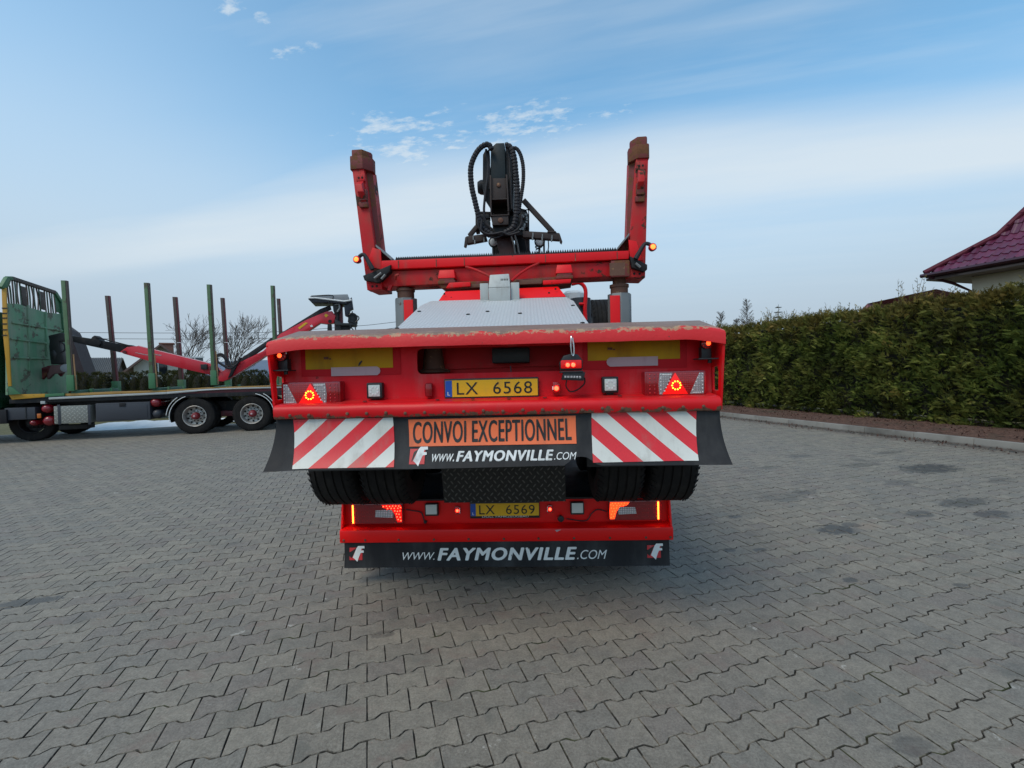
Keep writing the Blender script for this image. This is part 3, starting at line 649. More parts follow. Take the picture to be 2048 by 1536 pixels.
HX0, HX1, HY0, HY1 = 12.85, 14.2, -1.5, 20.0
def hedge_top(y): return 3.02 + .012*(20-y)*.6 + .16*fb(y*.9, 2.2) + .16*fb(y*2.9, 7.7)
def build_hedge():
    root = empty('thuja_hedge', 'long tall clipped green and bronze thuja hedge behind the bark bed and kerb', 'hedge', YF, loc=YF.w(0, 0)); root.rotation_euler = (0, 0, YF.yaw)
    rng = np.random.RandomState(11)
    # dark twiggy heart, uneven
    cb = MB(); na, nb = 90, 16
    prof = []
    for i in range(na+1):
        y = HY0 + (HY1-HY0)*i/na; h = hedge_top(y) - .25; row = []
        path = [(HX0+.30, .3), (HX0+.26, .8), (HX0+.24, 1.6), (HX0+.26, 2.4), (HX0+.34, h), (HX0+.8, h+.03), (HX1-.3, h), (HX1-.25, 1.6), (HX1-.3, .3)]
        for (x, z) in path: row.append((x + .10*fb(y*2, z*2, 3), y, z + .05*fb(y*3, x*3)))
        prof.append(row)
    k = len(prof[0]); cb.v = [p for r_ in prof for p in r_]
    cb.f = [(i*k+j, i*k+j+1, (i+1)*k+j+1, (i+1)*k+j) for i in range(na) for j in range(k-1)]
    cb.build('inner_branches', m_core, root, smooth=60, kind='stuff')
    # fronds
    V, F = frond(5)
    pos = []; dr = []; sz = []; tn = []
    n = 58000
    while len(pos) < n:
        y = HY0 + (HY1-HY0)*rng.rand()**1.1; zz = .10 + rng.rand()*3.2; top = hedge_top(y)
        if zz > top: continue
        cl = fb(y*1.3, zz*1.3, 1); cl2 = fb(y*4, zz*3.4, 5)
        lobe = abs(((y + .12*math.sin(zz*2)) / .62) % 1 - .5)*2         # each plant of the row bulges a little
        out = .26*cl + .22*cl2 - .08*lobe
        if rng.rand() > .62 + .5*cl2 + .3*cl + .25: continue
        low = max(0, .7-zz)*.22; rnd = max(0, zz-(top-.3))*.45
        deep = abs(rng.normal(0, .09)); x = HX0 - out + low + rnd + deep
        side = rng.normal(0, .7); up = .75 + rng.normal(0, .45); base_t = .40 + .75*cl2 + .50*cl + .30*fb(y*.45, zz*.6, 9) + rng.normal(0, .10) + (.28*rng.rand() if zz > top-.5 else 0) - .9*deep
        for q in range(rng.randint(4, 8)):
            pos.append((x+rng.normal(0, .03), y+rng.normal(0, .06), zz+rng.normal(0, .06)))
            dr.append((-.75+rng.normal(0, .3), side+rng.normal(0, .4), up+rng.normal(0, .3))); sz.append(rng.uniform(.07, .22)); tn.append(min(1, max(0, base_t+rng.normal(0, .09))))
    for i in range(9000):      # crown and back
        y = HY0 + (HY1-HY0)*rng.rand(); x = HX0 + .1 + rng.rand()*(HX1-HX0-.15); z = hedge_top(y) - .12 + rng.normal(0, .06)
        pos.append((x, y, z)); dr.append((rng.normal(0, .5), rng.normal(0, .5), 1)); sz.append(rng.uniform(.10, .26)); tn.append(min(1, max(0, .55+rng.normal(0, .25))))
    for i in range(5000):
        y = HY0 + (HY1-HY0)*rng.rand(); z = .2 + rng.rand()*2.9; pos.append((HX1+rng.normal(0, .08), y, z)); dr.append((1, rng.normal(0, .7), .5)); sz.append(rng.uniform(.15, .28)); tn.append(rng.rand()*.6)
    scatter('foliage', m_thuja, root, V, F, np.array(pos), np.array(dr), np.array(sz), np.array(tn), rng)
    # long leader shoots above the cut line
    pos = []; dr = []; sz = []; tn = []; st = MB()
    for i in range(1100):
        y = HY0 + (HY1-HY0)*rng.rand(); x = HX0 + .15 + rng.rand()*1.0
        c = fb(y*.7, 31.0)
        if rng.rand() > .35 + 1.2*c: continue
        h = rng.uniform(.08, .45)*(.6+max(0, c)*2.2); b0 = Vector((x, y, hedge_top(y)-.12)); tp = b0 + Vector((rng.normal(0, .07), rng.normal(0, .07), h+.12))
        st.tube([b0, tp], [.006, .003], 3)
        for q in range(7):
            t = .25 + .75*q/6; p = b0.lerp(tp, t); pos.append(tuple(p)); a = rng.rand()*6.28; dr.append((math.cos(a)*.7, math.sin(a)*.7, 1)); sz.append(rng.uniform(.08, .15)*(1.25-t*.5)); tn.append(rng.uniform(.35, .95))
    V3, F3 = frond(3, .4)
    scatter('leader_shoot', m_thuja, root, V3, F3, np.array(pos), np.array(dr), np.array(sz), np.array(tn), rng)
    st.build('shoot_stem', m_trunk, root, kind='stuff')
    tk = MB()
    y = HY0+.3
    while y < HY1: 
        tk.tube([(HX0+.45+random.gauss(0, .05), y, .1), (HX0+.5, y+random.gauss(0, .05), 2.2)], [.04, .015], 6); y += .62
    tk.build('trunk', m_trunk, root, kind='stuff')
build_hedge()

# rounded thujas far behind the green truck
def thuja_mesh(seed, H, W):
    rng = np.random.RandomState(seed); V, F = frond(2, .45); pos = []; dr = []; sz = []; tn = []
    for i in range(1500):
        t = rng.rand()**.85; a = rng.rand()*6.283; rad = W/2*(math.sin(math.pi*min(1, .18+.62*t))**.7)*(1 if t < .75 else math.sqrt(max(0, 1-((t-.75)/.25)**2))*.95+.05)
        rad *= 1+.12*fb(a*1.5, t*5, seed); rad -= abs(rng.normal(0, .03))
        pos.append((rad*math.cos(a), rad*math.sin(a), .05+t*H)); dr.append((math.cos(a)*.6, math.sin(a)*.6, .9)); sz.append(rng.uniform(.10, .20)); tn.append(min(1, max(0, .4+.5*fb(a*2, t*6, seed)+rng.normal(0, .15))))
    return V, F, np.array(pos), np.array(dr), np.array(sz), np.array(tn), rng
def core_mesh(H, W):
    m_ = MB(); prof = [(.02, W*.2)] + [(.05+t*H*.92, W/2*.82*math.sin(math.pi*min(1, .18+.62*t))**.7*(1 if t < .75 else math.sqrt(max(0, 1-((t-.75)/.25)**2)))) for t in [i/10 for i in range(10)]] + [(H*.95, .02)]
    return m_.lathe(prof, (0,0,0), 'z', 12).mesh('inner_branches', m_core, smooth=60)
BACK = YF     # row stands parallel to the truck, beyond the verge
proto = []
for sd, H, W in ((1, 2.15, .78), (2, 2.3, .86), (3, 2.0, .74)):
    V, F, p, d_, s_, t_, rg = thuja_mesh(sd, H, W)
    o = scatter('crown', m_thuja_d, None, V, F, p, d_, s_, t_, rg, kind=None); mesh = o.data; bpy.data.objects.remove(o); proto.append((mesh, core_mesh(H, W)))
c5 = lambda cx, cy: (cx/3.657, 540+cy/3.657)
THX = [545, 602, 700, 790, 885, 968, 1052, 1150, 1232, 1302, 1385, 1452, 1520, 1592, 1668, 1752, 1812, 1872, 1925]
where = ['in front of the steep brown roof', 'just right of the steep brown roof edge', 'in front of the grey barn roof', 'under the barn roof right end', 'beside the bluish young fir', 'left of the white gable house',
         'under the white gable, first from left', 'under the white gable, behind the second green stake', 'under the white gable right half', 'right of the white gable, behind the red boom', 'behind the lower red boom',
         'left of the third green stake', 'behind the third green stake', 'right of the third green stake behind the boom knee', 'brown tinged, under the boom knee', 'right of the boom knee', 'between boom knee and fourth stake', 'nearest the loaded red trailer', 'half hidden by the loaded red trailer edge']
size_w = ['squat', 'round headed', 'broad round headed', 'plump', 'narrow', 'slim', 'tall dome shaped', 'dense', 'dome shaped', 'narrow topped', 'dark', 'closely grown', 'upright', 'slender', 'bronze tinged', 'pointed', 'pointed dark', 'slim pointed', 'dark pointed']
THF = Frame(0, 0, R(11)); th_y = 22.5
for i, cx in enumerate(THX):
    px, py = c5(cx, 760); p = THF.pt(px, py, th_y); w = THF.w(p.x, th_y + random.gauss(0, .1))
    o = empty('thuja_tree', '%s thuja tree %s' % (size_w[i], where[i]), 'thuja', group='row of rounded thujas behind the green truck', loc=w)
    top = THF.pt(*c5(cx, [735, 740, 738, 742, 736, 738, 730, 735, 728, 726, 730, 724, 730, 735, 740, 725, 728, 722, 725][i]), th_y).z
    cr, co = proto[i % 3]; h0 = (2.15, 2.3, 2.0)[i % 3]; s = top/h0*.93
    for nm, me in (('crown', cr), ('inner_branches', co)):
        c = link(nm, me, o); c.scale = (s*(.88 if i < 8 else .98), s*.9, s); c.rotation_euler = (0, 0, i*1.7)
    tr = MB().tube([(0,0,-.05), (0,0,.5)], [.05, .04], 7).build('trunk', m_trunk, o)

# ------------------------------------------------------------------ trees without leaves
def bare_tree(name, label, cat, base, H, seed, spread=.55, levels=6, r0=.1, col=m_twig, slim=False, group=None, lean=(0, 0)):
    rnd = random.Random(seed); root = empty(name, label, cat, loc=base, group=group); tb = MB(); lb = MB()
    def grow(p, d, ln, r, lv):
        n = 3; q = p; path = [p]
        for k in range(n):
            d = (d + Vector((rnd.gauss(0, .12), rnd.gauss(0, .12), .05 if lv else 0))).normalized(); q = q + d*ln/n; path.append(q)
        rad = [max(.011, r*(1-.28*k/n)) for k in range(n+1)]
        (tb if lv == 0 else lb).tube(path, rad, 6 if lv < 2 else 3, caps=False)
        if lv >= levels: return
        kids = (2 if lv else 4) + (rnd.random() < .65)
        for c in range(kids):
            t = 1 if c == 0 else rnd.uniform(.35, 1); idx = min(n, max(1, int(t*n+.5))); pp = path[idx]
            a = rnd.random()*6.283; sp = spread*rnd.uniform(.5, 1.25)
            o1 = d.orthogonal().normalized(); o2 = d.cross(o1); nd = (d*math.cos(sp) + (o1*math.cos(a)+o2*math.sin(a))*math.sin(sp) + Vector((0, 0, .12))).normalized()
            grow(pp, nd, ln*rnd.uniform(.62, .86), rad[idx]*.68, lv+1)
    if slim:
        tb.tube([(0,0,0), (lean[0]*.5, lean[1]*.5, H*.5), (lean[0], lean[1], H)], [r0, r0*.5, r0*.1], 6)
        for i in range(150):
            t = rnd.uniform(.22, .98); p = Vector((lean[0]*t, lean[1]*t, H*t)); a = rnd.random()*6.283; L_ = H*.20*(1.1-t)+.15
            mid = p + Vector((math.cos(a), math.sin(a), .9))*L_*.5; end = mid + Vector((math.cos(a)*.6, math.sin(a)*.6, .7))*L_*.6
            lb.tube([p, mid, end], [r0*.3*(1.1-t)+.010, .014, .009], 3, caps=False)
            for k in range(5):
                q = p.lerp(end, rnd.uniform(.3, 1)); b = rnd.random()*6.283
                lb.tube([q, q+Vector((math.cos(b)*.25, math.sin(b)*.25, rnd.uniform(.0, .35)))*L_*.9], [.012, .008], 3, caps=False)
    else: grow(Vector((0,0,0)), Vector((lean[0], lean[1], 1)).normalized(), H*.24, r0, 0)
    tb.build('trunk', col, root, recalc=False); lb.build('branches', col, root, recalc=False, kind='stuff')
    return root
WF = Frame(0, 0, 0)
def at(px, Z, z=0):
    d = ray(px, 760); return Vector((d.x/d.y*Z, Z, z))
bare_tree('bare_tree', 'broad leafless tree behind the second and third green stakes', 'tree', at(362, 34), 8.6, 4, .60, 6, .13)
bare_tree('bare_tree', 'narrower leafless tree right of the third green stake', 'tree', at(474, 34), 7.6, 12, .50, 6, .13)
bare_tree('bare_bush', 'low leafless bush showing over the grey barn roof', 'bush', at(205, 38), 3.6, 9, .7, 5, .07)
bare_tree('bare_birch', 'small leafless birch, leftmost above the hedge', 'tree', at(1443, 42), 6.7, 3, slim=True, r0=.07)
bare_tree('bare_birch', 'taller leafless birch above the hedge left of the fir tip', 'tree', at(1495, 42), 7.9, 5, slim=True, r0=.08)
bare_tree('bare_birch', 'thin leafless birch between the two birches above the hedge', 'tree', at(1474, 44), 6.2, 8, slim=True, r0=.06)

def fir(label, base, H, W, seed, n=2600):
    rng = np.random.RandomState(seed); root = empty('fir_tree', label, 'fir', loc=base); V, F = frond(2, .3); pos = []; dr = []; sz = []; tn = []
    MB().tube([(0,0,0), (0,0,H*.98)], [.08, .012], 6).build('trunk', m_trunk, root)
    for i in range(n):
        t = rng.rand()**.7; lay = math.floor(t*16)/16; a = rng.randint(0, 7)*.9 + lay*11; rad = W/2*(1-lay)*rng.rand()**.5
        pos.append((rad*math.cos(a), rad*math.sin(a), H*(.06+.94*lay) - rad*.15)); dr.append((math.cos(a)+rng.normal(0, .5), math.sin(a)+rng.normal(0, .5), .15)); sz.append(rng.uniform(.1, .24)); tn.append(rng.rand())
    scatter('crown', m_fir, root, V, F, np.array(pos), np.array(dr), np.array(sz), np.array(tn), rng, kind=None)
m_fir = leaf_mat('fir_needles', [(0, (.02, .032, .024)), (.5, (.05, .068, .052)), (1, (.10, .12, .10))])
fir('tip of a dark fir showing above the hedge right of the birches', at(1558, 40), 7.2, 2.6, 2)
fir('small dark fir tip beside the loaded trailer corner', at(1384, 44), 6.0, 2.2, 3)
fir('bluish young fir in front of the thujas behind the first stake', at(220, 19.5), 1.95, 1.9, 6, 1300)

# ------------------------------------------------------------------ far hills
def hills():
    m, N, L, b = new_mat('haze_tinted_wooded_hill'); v = wcoord(N)
    c = mixc(N, L, tnoise(N, L, v, .02, 6), (.10, .135, .19), (.14, .175, .23)); L.new(c, b.inputs['Base Color']); b.inputs['Roughness'].default_value = 1  # blue-grey distance haze is put into the hill colour
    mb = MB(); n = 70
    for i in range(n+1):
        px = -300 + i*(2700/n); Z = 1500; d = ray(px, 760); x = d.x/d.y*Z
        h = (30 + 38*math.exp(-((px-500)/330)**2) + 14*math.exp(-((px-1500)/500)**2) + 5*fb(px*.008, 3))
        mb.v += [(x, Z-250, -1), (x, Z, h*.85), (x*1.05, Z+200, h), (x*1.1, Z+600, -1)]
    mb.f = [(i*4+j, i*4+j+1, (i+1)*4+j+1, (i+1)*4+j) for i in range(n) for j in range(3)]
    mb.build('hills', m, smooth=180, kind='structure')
hills()

# ------------------------------------------------------------------ snow ridge and verge behind the truck
def snow():
    m, N, L, b = new_mat('old_snow'); v = wcoord(N)
    c = mixc(N, L, tnoise(N, L, v, 6, 6), (.78, .78, .77), (.88, .88, .87)); c = mixc(N, L, sstep(N, L, tnoise(N, L, v, 11, 8, .7), .62, .72), c, (.4, .38, .36))
    L.new(c, b.inputs['Base Color']); b.inputs['Roughness'].default_value = .6; bump(N, L, b, tnoise(N, L, v, 12, 7), .7, .03); return m
m_snow = snow()
def snow_ridge(name, label, x0, x1, y0, H, seed):
    mb = MB(); n = 60; k = 9
    for i in range(n+1):
        t = i/n; x = x0+(x1-x0)*t; hh = H*(.55+.45*math.sin(t*math.pi)**.3)*(min(1, t*5)*min(1, (1-t)*5))**.6*(1+.6*fb(x*1.3, seed)+.25*fb(x*5, seed))
        wd = .85*(1+.5*fb(x*.9, seed+4))
        for j in range(k):
            s = j/(k-1); mb.v.append(tuple(YF.w(x, y0-wd*(1-s)*1.0+s*wd*1.4+.06*fb(x*3, s*3), -.02+hh*math.sin(math.pi*min(1, s*1.0))**.8*(1+.2*fb(x*4, s*4, 2)))))
    mb.f = [(i*k+j, i*k+j+1, (i+1)*k+j+1, (i+1)*k+j) for i in range(n) for j in range(k-1)]
    tag(mb.build(name, m_snow, smooth=180), label, 'snow')
pa = YF.ptz(118, 864, 0); pb = YF.ptz(372, 850, 0)
snow_ridge('snow_bank', 'low bank of old snow seen between the green truck wheels', pa.x, pb.x+1.2, pa.y+.7, .19, 2)
pc = YF.ptz(440, 846, 0)
snow_ridge('snow_bank', 'small snow remnant seen behind the rear tandem wheels', pc.x-.8, pc.x+3.6, pc.y+1.4, .09, 5)

# ------------------------------------------------------------------ houses on the left
def plaster(name, a, b_):
    m, N, L, b = new_mat(name); v = wcoord(N); c = mixc(N, L, tnoise(N, L, v, 1.2, 7, .6), a, b_); L.new(c, b.inputs['Base Color']); b.inputs['Roughness'].default_value = .85
    bump(N, L, b, tnoise(N, L, v, 60, 4), .4, .01); return m
m_wallw = plaster('cream_render', (.50, .48, .42), (.60, .58, .52)); m_wallb = plaster('beige_render', (.62, .54, .40), (.72, .64, .50))
def asb():
    m, N, L, b = new_mat('grey_corrugated_roof'); v = ocoord(N); c = mixc(N, L, tnoise(N, L, v, .8, 6), (.13, .125, .12), (.19, .185, .175)); L.new(c, b.inputs['Base Color']); b.inputs['Roughness'].default_value = .9; return m
m_asb = asb()
LF = Frame(0, 0, R(6)); HF = Frame(0, 0, R(35))
def barn():
    root = empty('grey_barn', 'low barn with a grey corrugated roof seen between the first two stakes', 'barn', HF)
    y0 = 40.; A = HF.pt(118, 716, y0+4); B = HF.pt(246, 715, y0+4); ez = 1.9
    x0, x1 = A.x-6, B.x; zr = (A.z+B.z)/2
    n = 90; mb = MB()
    for i in range(n*4+1):
        x = x0+(x1-x0)*i/(n*4); c = .04*math.sin(i*math.pi/2); mb.v += [(x, y0, ez+c), (x, y0+4, zr+c), (x, y0+8, ez+c)]
    mb.f = [(i*3+j, i*3+j+1, i*3+4+j, i*3+3+j) for i in range(n*4) for j in range(2)]
    mb.build('roof', m_asb, root, smooth=0)
    MB().box((x0+.3, y0+.4, 0), (x1-.3, y0+7.6, ez)).build('wall', m_wallb, root)
    MB().slab([(x1-.29, y0+.3, ez), (x1-.29, y0+7.7, ez), (x1-.29, y0+4, zr-.1)], (.05, 0, 0)).build('gable', surf('dark_boards', (.07, .065, .06), .8), root)
barn()
def house():
    root = empty('white_house', 'white gabled house with low pitched roof and chimney behind the red boom', 'house', HF)
    y0 = 36.; ap = HF.pt(322, 688, y0); l = HF.pt(246, 744, y0); s = (ap.z-l.z)/(ap.x-l.x); w = ap.x-l.x
    MB().slab([(l.x+.5, y0, 0), (ap.x+w-.5, y0, 0), (ap.x+w-.5, y0, l.z+.3), (ap.x, y0, ap.z-.12), (l.x+.5, y0, l.z+.3)], (0, 9, 0)).build('wall', m_wallw, root)
    rf = MB(); th = .14
    for sg in (-1, 1):
        e = Vector((ap.x+sg*w, 0, l.z)); a = Vector((ap.x, 0, ap.z))
        rf.add([(a.x, y0-.5, a.z), (e.x, y0-.5, e.z), (e.x, y0+9.5, e.z), (a.x, y0+9.5, a.z), (a.x, y0-.5, a.z-th), (e.x, y0-.5, e.z-th), (e.x, y0+9.5, e.z-th), (a.x, y0+9.5, a.z-th)], [(0,1,2,3),(4,5,6,7),(0,1,5,4),(3,2,6,7),(1,2,6,5)])
    r_ = rf.build('roof', surf('brown_roof_sheet', (.17, .10, .085), .6), root, smooth=0)
    cp = HF.pt(334, 702, y0+2); MB().box((cp.x-.35, y0+2, cp.z-1.2), (cp.x+.35, y0+2.6, cp.z+.45)).box((cp.x-.42, y0+1.93, cp.z+.45), (cp.x+.42, y0+2.67, cp.z+.55)).build('chimney', surf('brick_chimney', (.22, .10, .07), .8), r_, bevel=.02)
    wa = HF.pt(316, 722, y0); 
    for dx in (0, 1.9):
        wi = MB().box((wa.x-.45+dx, y0-.03, wa.z-.9), (wa.x+.45+dx, y0+.05, wa.z+.2)).build('window', m_glass, root, bevel=.01)
        MB().box((wa.x-.52+dx, y0-.06, wa.z-.98), (wa.x+.52+dx, y0-.035, wa.z-.9)).box((wa.x-.52+dx, y0-.06, wa.z+.2), (wa.x+.52+dx, y0-.035, wa.z+.28)).box((wa.x-.03+dx, y0-.06, wa.z-.9), (wa.x+.03+dx, y0-.035, wa.z+.2)).build('frame', m_white, wi)
house()

# power line
pl = empty('power_line', 'two thin power cables sagging across the sky behind the green truck', 'power line', LF)
for ya, dz in ((664, 0), (676, 0)):
    P = [LF.pt(x, y, 30.) for x, y in ((-300, ya-4), (150, ya+1), (420, ya+2), (545, ya), (700, ya-11), (790, ya-20), (1100, ya-60))]
    MB().tube(spline(P, 6), .014, 4).build('cable', m_black, pl)
for px in (-300, 1100):
    b0 = LF.pt(px, 760, 30.); MB().tube([(b0.x, 30, 0), (b0.x, 30, 7)], [.16, .11], 10).box((b0.x-.9, 29.95, 6.3), (b0.x+.9, 30.05, 6.42)).build('pole', surf('concrete_pole', (.3, .29, .27), .8), pl)

# ------------------------------------------------------------------ house on the right: flared hipped roof of pressed tiles
def tilemat():
    m, N, L, b = new_mat('burgundy_metal_tile'); v = ocoord(N); r = N.new('ShaderNodeObjectInfo').outputs['Random']
    c = mixc(N, L, r, (.085, .012, .036), (.135, .020, .055)); w = wcoord(N); c = mixc(N, L, mth(N, L, 'MULTIPLY', sstep(N, L, tnoise(N, L, w, 3, 7, .65), .5, .72), .5), c, (.09, .06, .06))
    L.new(c, b.inputs['Base Color']); b.inputs['Roughness'].default_value = .38; b.inputs['Coat Weight'].default_value = .15; return m
def tile_roof_house():
    root = empty('tiled_roof_house', 'beige house with flared burgundy metal tile roof above the right end of the hedge', 'house', YF, loc=YF.o); root.rotation_euler = (0, 0, YF.yaw)
    C = YF.pt(1851, 549, 9.4); C = Vector((C.x, 9.4, C.z)); ax, ay, ez = C.x, C.y, C.z
    LY = 11.0; LX = 12.0                     # house plan runs towards -y and +x
    m_tile = tilemat()
    t1, t2 = math.tan(R(38)), math.tan(R(58)); k = 1.15; top = 3.3
    def H(i): return i*t1 if i < k else k*t1 + (i-k)*t2
    # under-deck of the roof (four sides, two slopes)
    def ring(i): return [(ax+i, ay-i, ez+H(i)-.05), (ax+LX-i, ay-i, ez+H(i)-.05), (ax+LX-i, ay-LY+i, ez+H(i)-.05), (ax+i, ay-LY+i, ez+H(i)-.05)]
    mb = MB(); mb.v = ring(0) + ring(k) + ring(top) + [(x, y, ez-.12) for x, y, z in ring(0)]
    mb.f = [(a*4+j, a*4+(j+1) % 4, (a+1)*4+(j+1) % 4, (a+1)*4+j) for a in range(2) for j in range(4)] + [(8,9,10,11), (12,13,14,15)] + [(j, (j+1) % 4, 12+(j+1) % 4, 12+j) for j in range(4)]
    roof = mb.build('roof', surf('roof_underlay', (.06, .015, .02), .6), root, smooth=0)
    # one pressed tile, S-curved across and stepped at its foot
    tw, tl = .20, .36; n = 7; tm = MB()
    for i in range(n+1):
        u = i/n; c = .022*math.sin(u*2*math.pi+.6) + .012*math.sin(u*4*math.pi)
        for (vv, zz) in ((0, -.006), (0, .028), (.10, .024), (1.0, .004)): tm.v.append((u*tw, vv*tl, zz+c))
    tm.f = [(i*4+j, (i+1)*4+j, (i+1)*4+j+1, i*4+j+1) for i in range(n) for j in range(3)]
    tme = tm.mesh('roof_tile', m_tile, smooth=50, recalc=False)
    cnt = 0; rest = []
    slopes = [(0, k, 0., t1), (k, top, k*t1, t2)]
    faces = [('w', LY), ('n', LX)]
    for side, Lh in faces:
        for (i0, i1, h0, tt) in slopes:
            ang = math.atan(tt); sl = (i1-i0)/math.cos(ang); rows = int(sl/tl+.999)
            for r_ in range(rows):
                a = i0 + r_*tl*math.cos(ang); z = ez + h0 + r_*tl*math.sin(ang)
                for c in range(int(Lh/tw)):
                    s = c*tw
                    am = a + .5*tl*math.cos(ang)
                    if s + tw*.6 < am or s + tw*.4 > Lh-am: continue
                    if side == 'w':
                        loc = (ax + a, ay - s, z); rot = Matrix.Rotation(-math.pi/2, 4, 'Z') @ Matrix.Rotation(ang, 4, 'X')
                    else:
                        loc = (ax + s + tw, ay - a, z); rot = Matrix.Rotation(math.pi, 4, 'Z') @ Matrix.Rotation(ang, 4, 'X')
                    M4 = Matrix.Translation(loc) @ rot
                    w = YF.w(*loc); d = Vector(w) - O; dep = d.dot(fw); px = 1024+FPX*d.dot(RT)/dep if dep > 0 else 9999
                    if side == 'w' and px < 2075 and cnt < 300:
                        o = link('roof_tile', tme, roof); o.matrix_local = M4; cnt += 1
                    else: rest.append(M4)
    rv = MB(); tv = [Vector(v_.co) for v_ in tme.vertices]; tf = [tuple(p.vertices) for p in tme.polygons]
    for M4 in rest: rv.add([M4 @ v_ for v_ in tv], tf)
    rv.build('roof_tiles_far_side', m_tile, roof, smooth=50, recalc=False, kind='stuff')
    hp = [Vector((ax+i, ay-i, ez+H(i)+.07)) for i in (-.02, k, top)]; MB().tube([hp[0], hp[1], hp[2]], .075, 8).build('hip_ridge', surf('burgundy_ridge_tile', (.10, .014, .028), .6, spec=.2, bmp=0), roof)
    # gutter, soffit, wall
    gt = MB(); pr = [(.0, .0), (-.10, .0), (-.12, -.06), (-.08, -.11), (-.02, -.11), (0, -.08)]
    gt.slab([(ax+x-.02, ay+.08, ez+z+.01) for x, z in pr], (0, -LY-.1, 0)); gt.build('gutter', surf('maroon_gutter', (.05, .012, .018), .35, coat=.3), root, bevel=.006)
    MB().box((ax+.01, ay-LY, ez-.20), (ax+.8, ay-.01, ez-.14)).box((ax+.01, ay-.8, ez-.205), (ax+LX, ay-.012, ez-.145)).build('soffit', surf('brown_soffit_boards', (.15, .10, .085), .6), root)
    MB().box((ax+.75, ay-LY+.75, 0), (ax+LX-.75, ay-.75, ez-.15)).build('wall', m_wallb, root)
    MB().tube([(ax-.05, ay-.12, ez-.1), (ax+.35, ay-.5, ez-.35), (ax+.72, ay-.72, ez-.6), (ax+.70, ay-.70, .1)], .045, 8).build('downpipe', surf('maroon_downpipe', (.05, .012, .018), .35), root)
    # lower wing beyond, only its roof shows over the hedge
    r2 = empty('low_roof_wing', 'low burgundy tiled roof peeping over the middle of the hedge', 'house', YF, loc=YF.o); r2.rotation_euler = (0, 0, YF.yaw)
    a = YF.pt(1672, 652, 22.); b_ = YF.pt(1735, 607, 20.5); c = YF.pt(1872, 578, 15.)
    e0 = (a.x, 22., a.z-.6); e1 = (a.x, 12., a.z-.6)
    rf = MB(); rf.v = [e0, e1, (b_.x, 20.5, b_.z), (c.x, 15., c.z+.0), (b_.x+4, 22.2, a.z-.6), (c.x+4, 12, a.z-.6)]
    rf.f = [(0,1,3,2), (2,3,5,4), (0,2,4), (1,5,3)]
    rf.build('roof', tile_sheet(), r2, smooth=0)
    MB().box((a.x+.5, 12.5, 0), (a.x+6, 21.5, a.z-.6)).build('wall', m_wallb, r2)
def tile_sheet():
    m, N, L, b = new_mat('distant_tile_roof'); v = ocoord(N); sp = N.new('ShaderNodeSeparateXYZ'); L.new(v, sp.inputs[0])
    s1 = mth(N, L, 'SINE', mth(N, L, 'MULTIPLY', sp.outputs[1], 31)); s2 = mth(N, L, 'SINE', mth(N, L, 'MULTIPLY', sp.outputs[0], 22))
    c = mixc(N, L, tnoise(N, L, v, 3, 4), (.12, .025, .03), (.18, .04, .045)); L.new(c, b.inputs['Base Color']); b.inputs['Roughness'].default_value = .4
    bump(N, L, b, mth(N, L, 'ADD', s1, s2), .6, .04); return m
tile_roof_house()

# ================================================================== LOADED RED TRAILER (upper unit)
TF = Frame(-.108, 2.49, R(-2.16))
T = lambda px, py, y=0.: TF.pt(px, py, y)
dolly = empty('timber_dolly_trailer', 'red timber dolly trailer with upright bolster stakes loaded on top of the lower red trailer', 'trailer', TF)

def arc(cx, cz, r, a0, a1, n): return [(cx+r*math.cos(a0+(a1-a0)*i/n), cz+r*math.sin(a0+(a1-a0)*i/n)) for i in range(n+1)]
def extr_x(mb, prof, x0, x1, nseg=1):
    """extrude a (y,z) outline along x"""
    k = len(prof)
    base = len(mb.v); mb.v += [(x0+(x1-x0)*i/nseg, p[0], p[1]) for i in range(nseg+1) for p in prof]
    mb.f += [tuple(base+i for i in v) for v in [(s*k+j, s*k+(j+1) % k, (s+1)*k+(j+1) % k, (s+1)*k+j) for s in range(nseg) for j in range(k)] + [tuple(range(k))[::-1], tuple(nseg*k+j for j in range(k))]]
    return mb
HW = 1.272
# deck lip: plate bent over the rear edge
lp = [(.0, 1.774), (.0, 1.834)] + [(.010, 1.848), (.03, 1.856), (.37, 1.914), (1.6, 1.93), (1.6, 1.915), (.37, 1.899), (.04, 1.842), (.016, 1.834), (.012, 1.774)]
MB_l = extr_x(MB(), lp, -HW, HW, 60)
for i, (x, y, z) in enumerate(MB_l.v):
    if y < .10: MB_l.v[i] = (x, y + .004*mnoise.noise(Vector((x*5, z*9, 0))), z + .004*mnoise.noise(Vector((x*4, 0, 1))) - .030*max(0, (abs(x)-1.06)/.21)**1.6)
MB_l.build('deck_lip', m_lip, dolly, smooth=50)

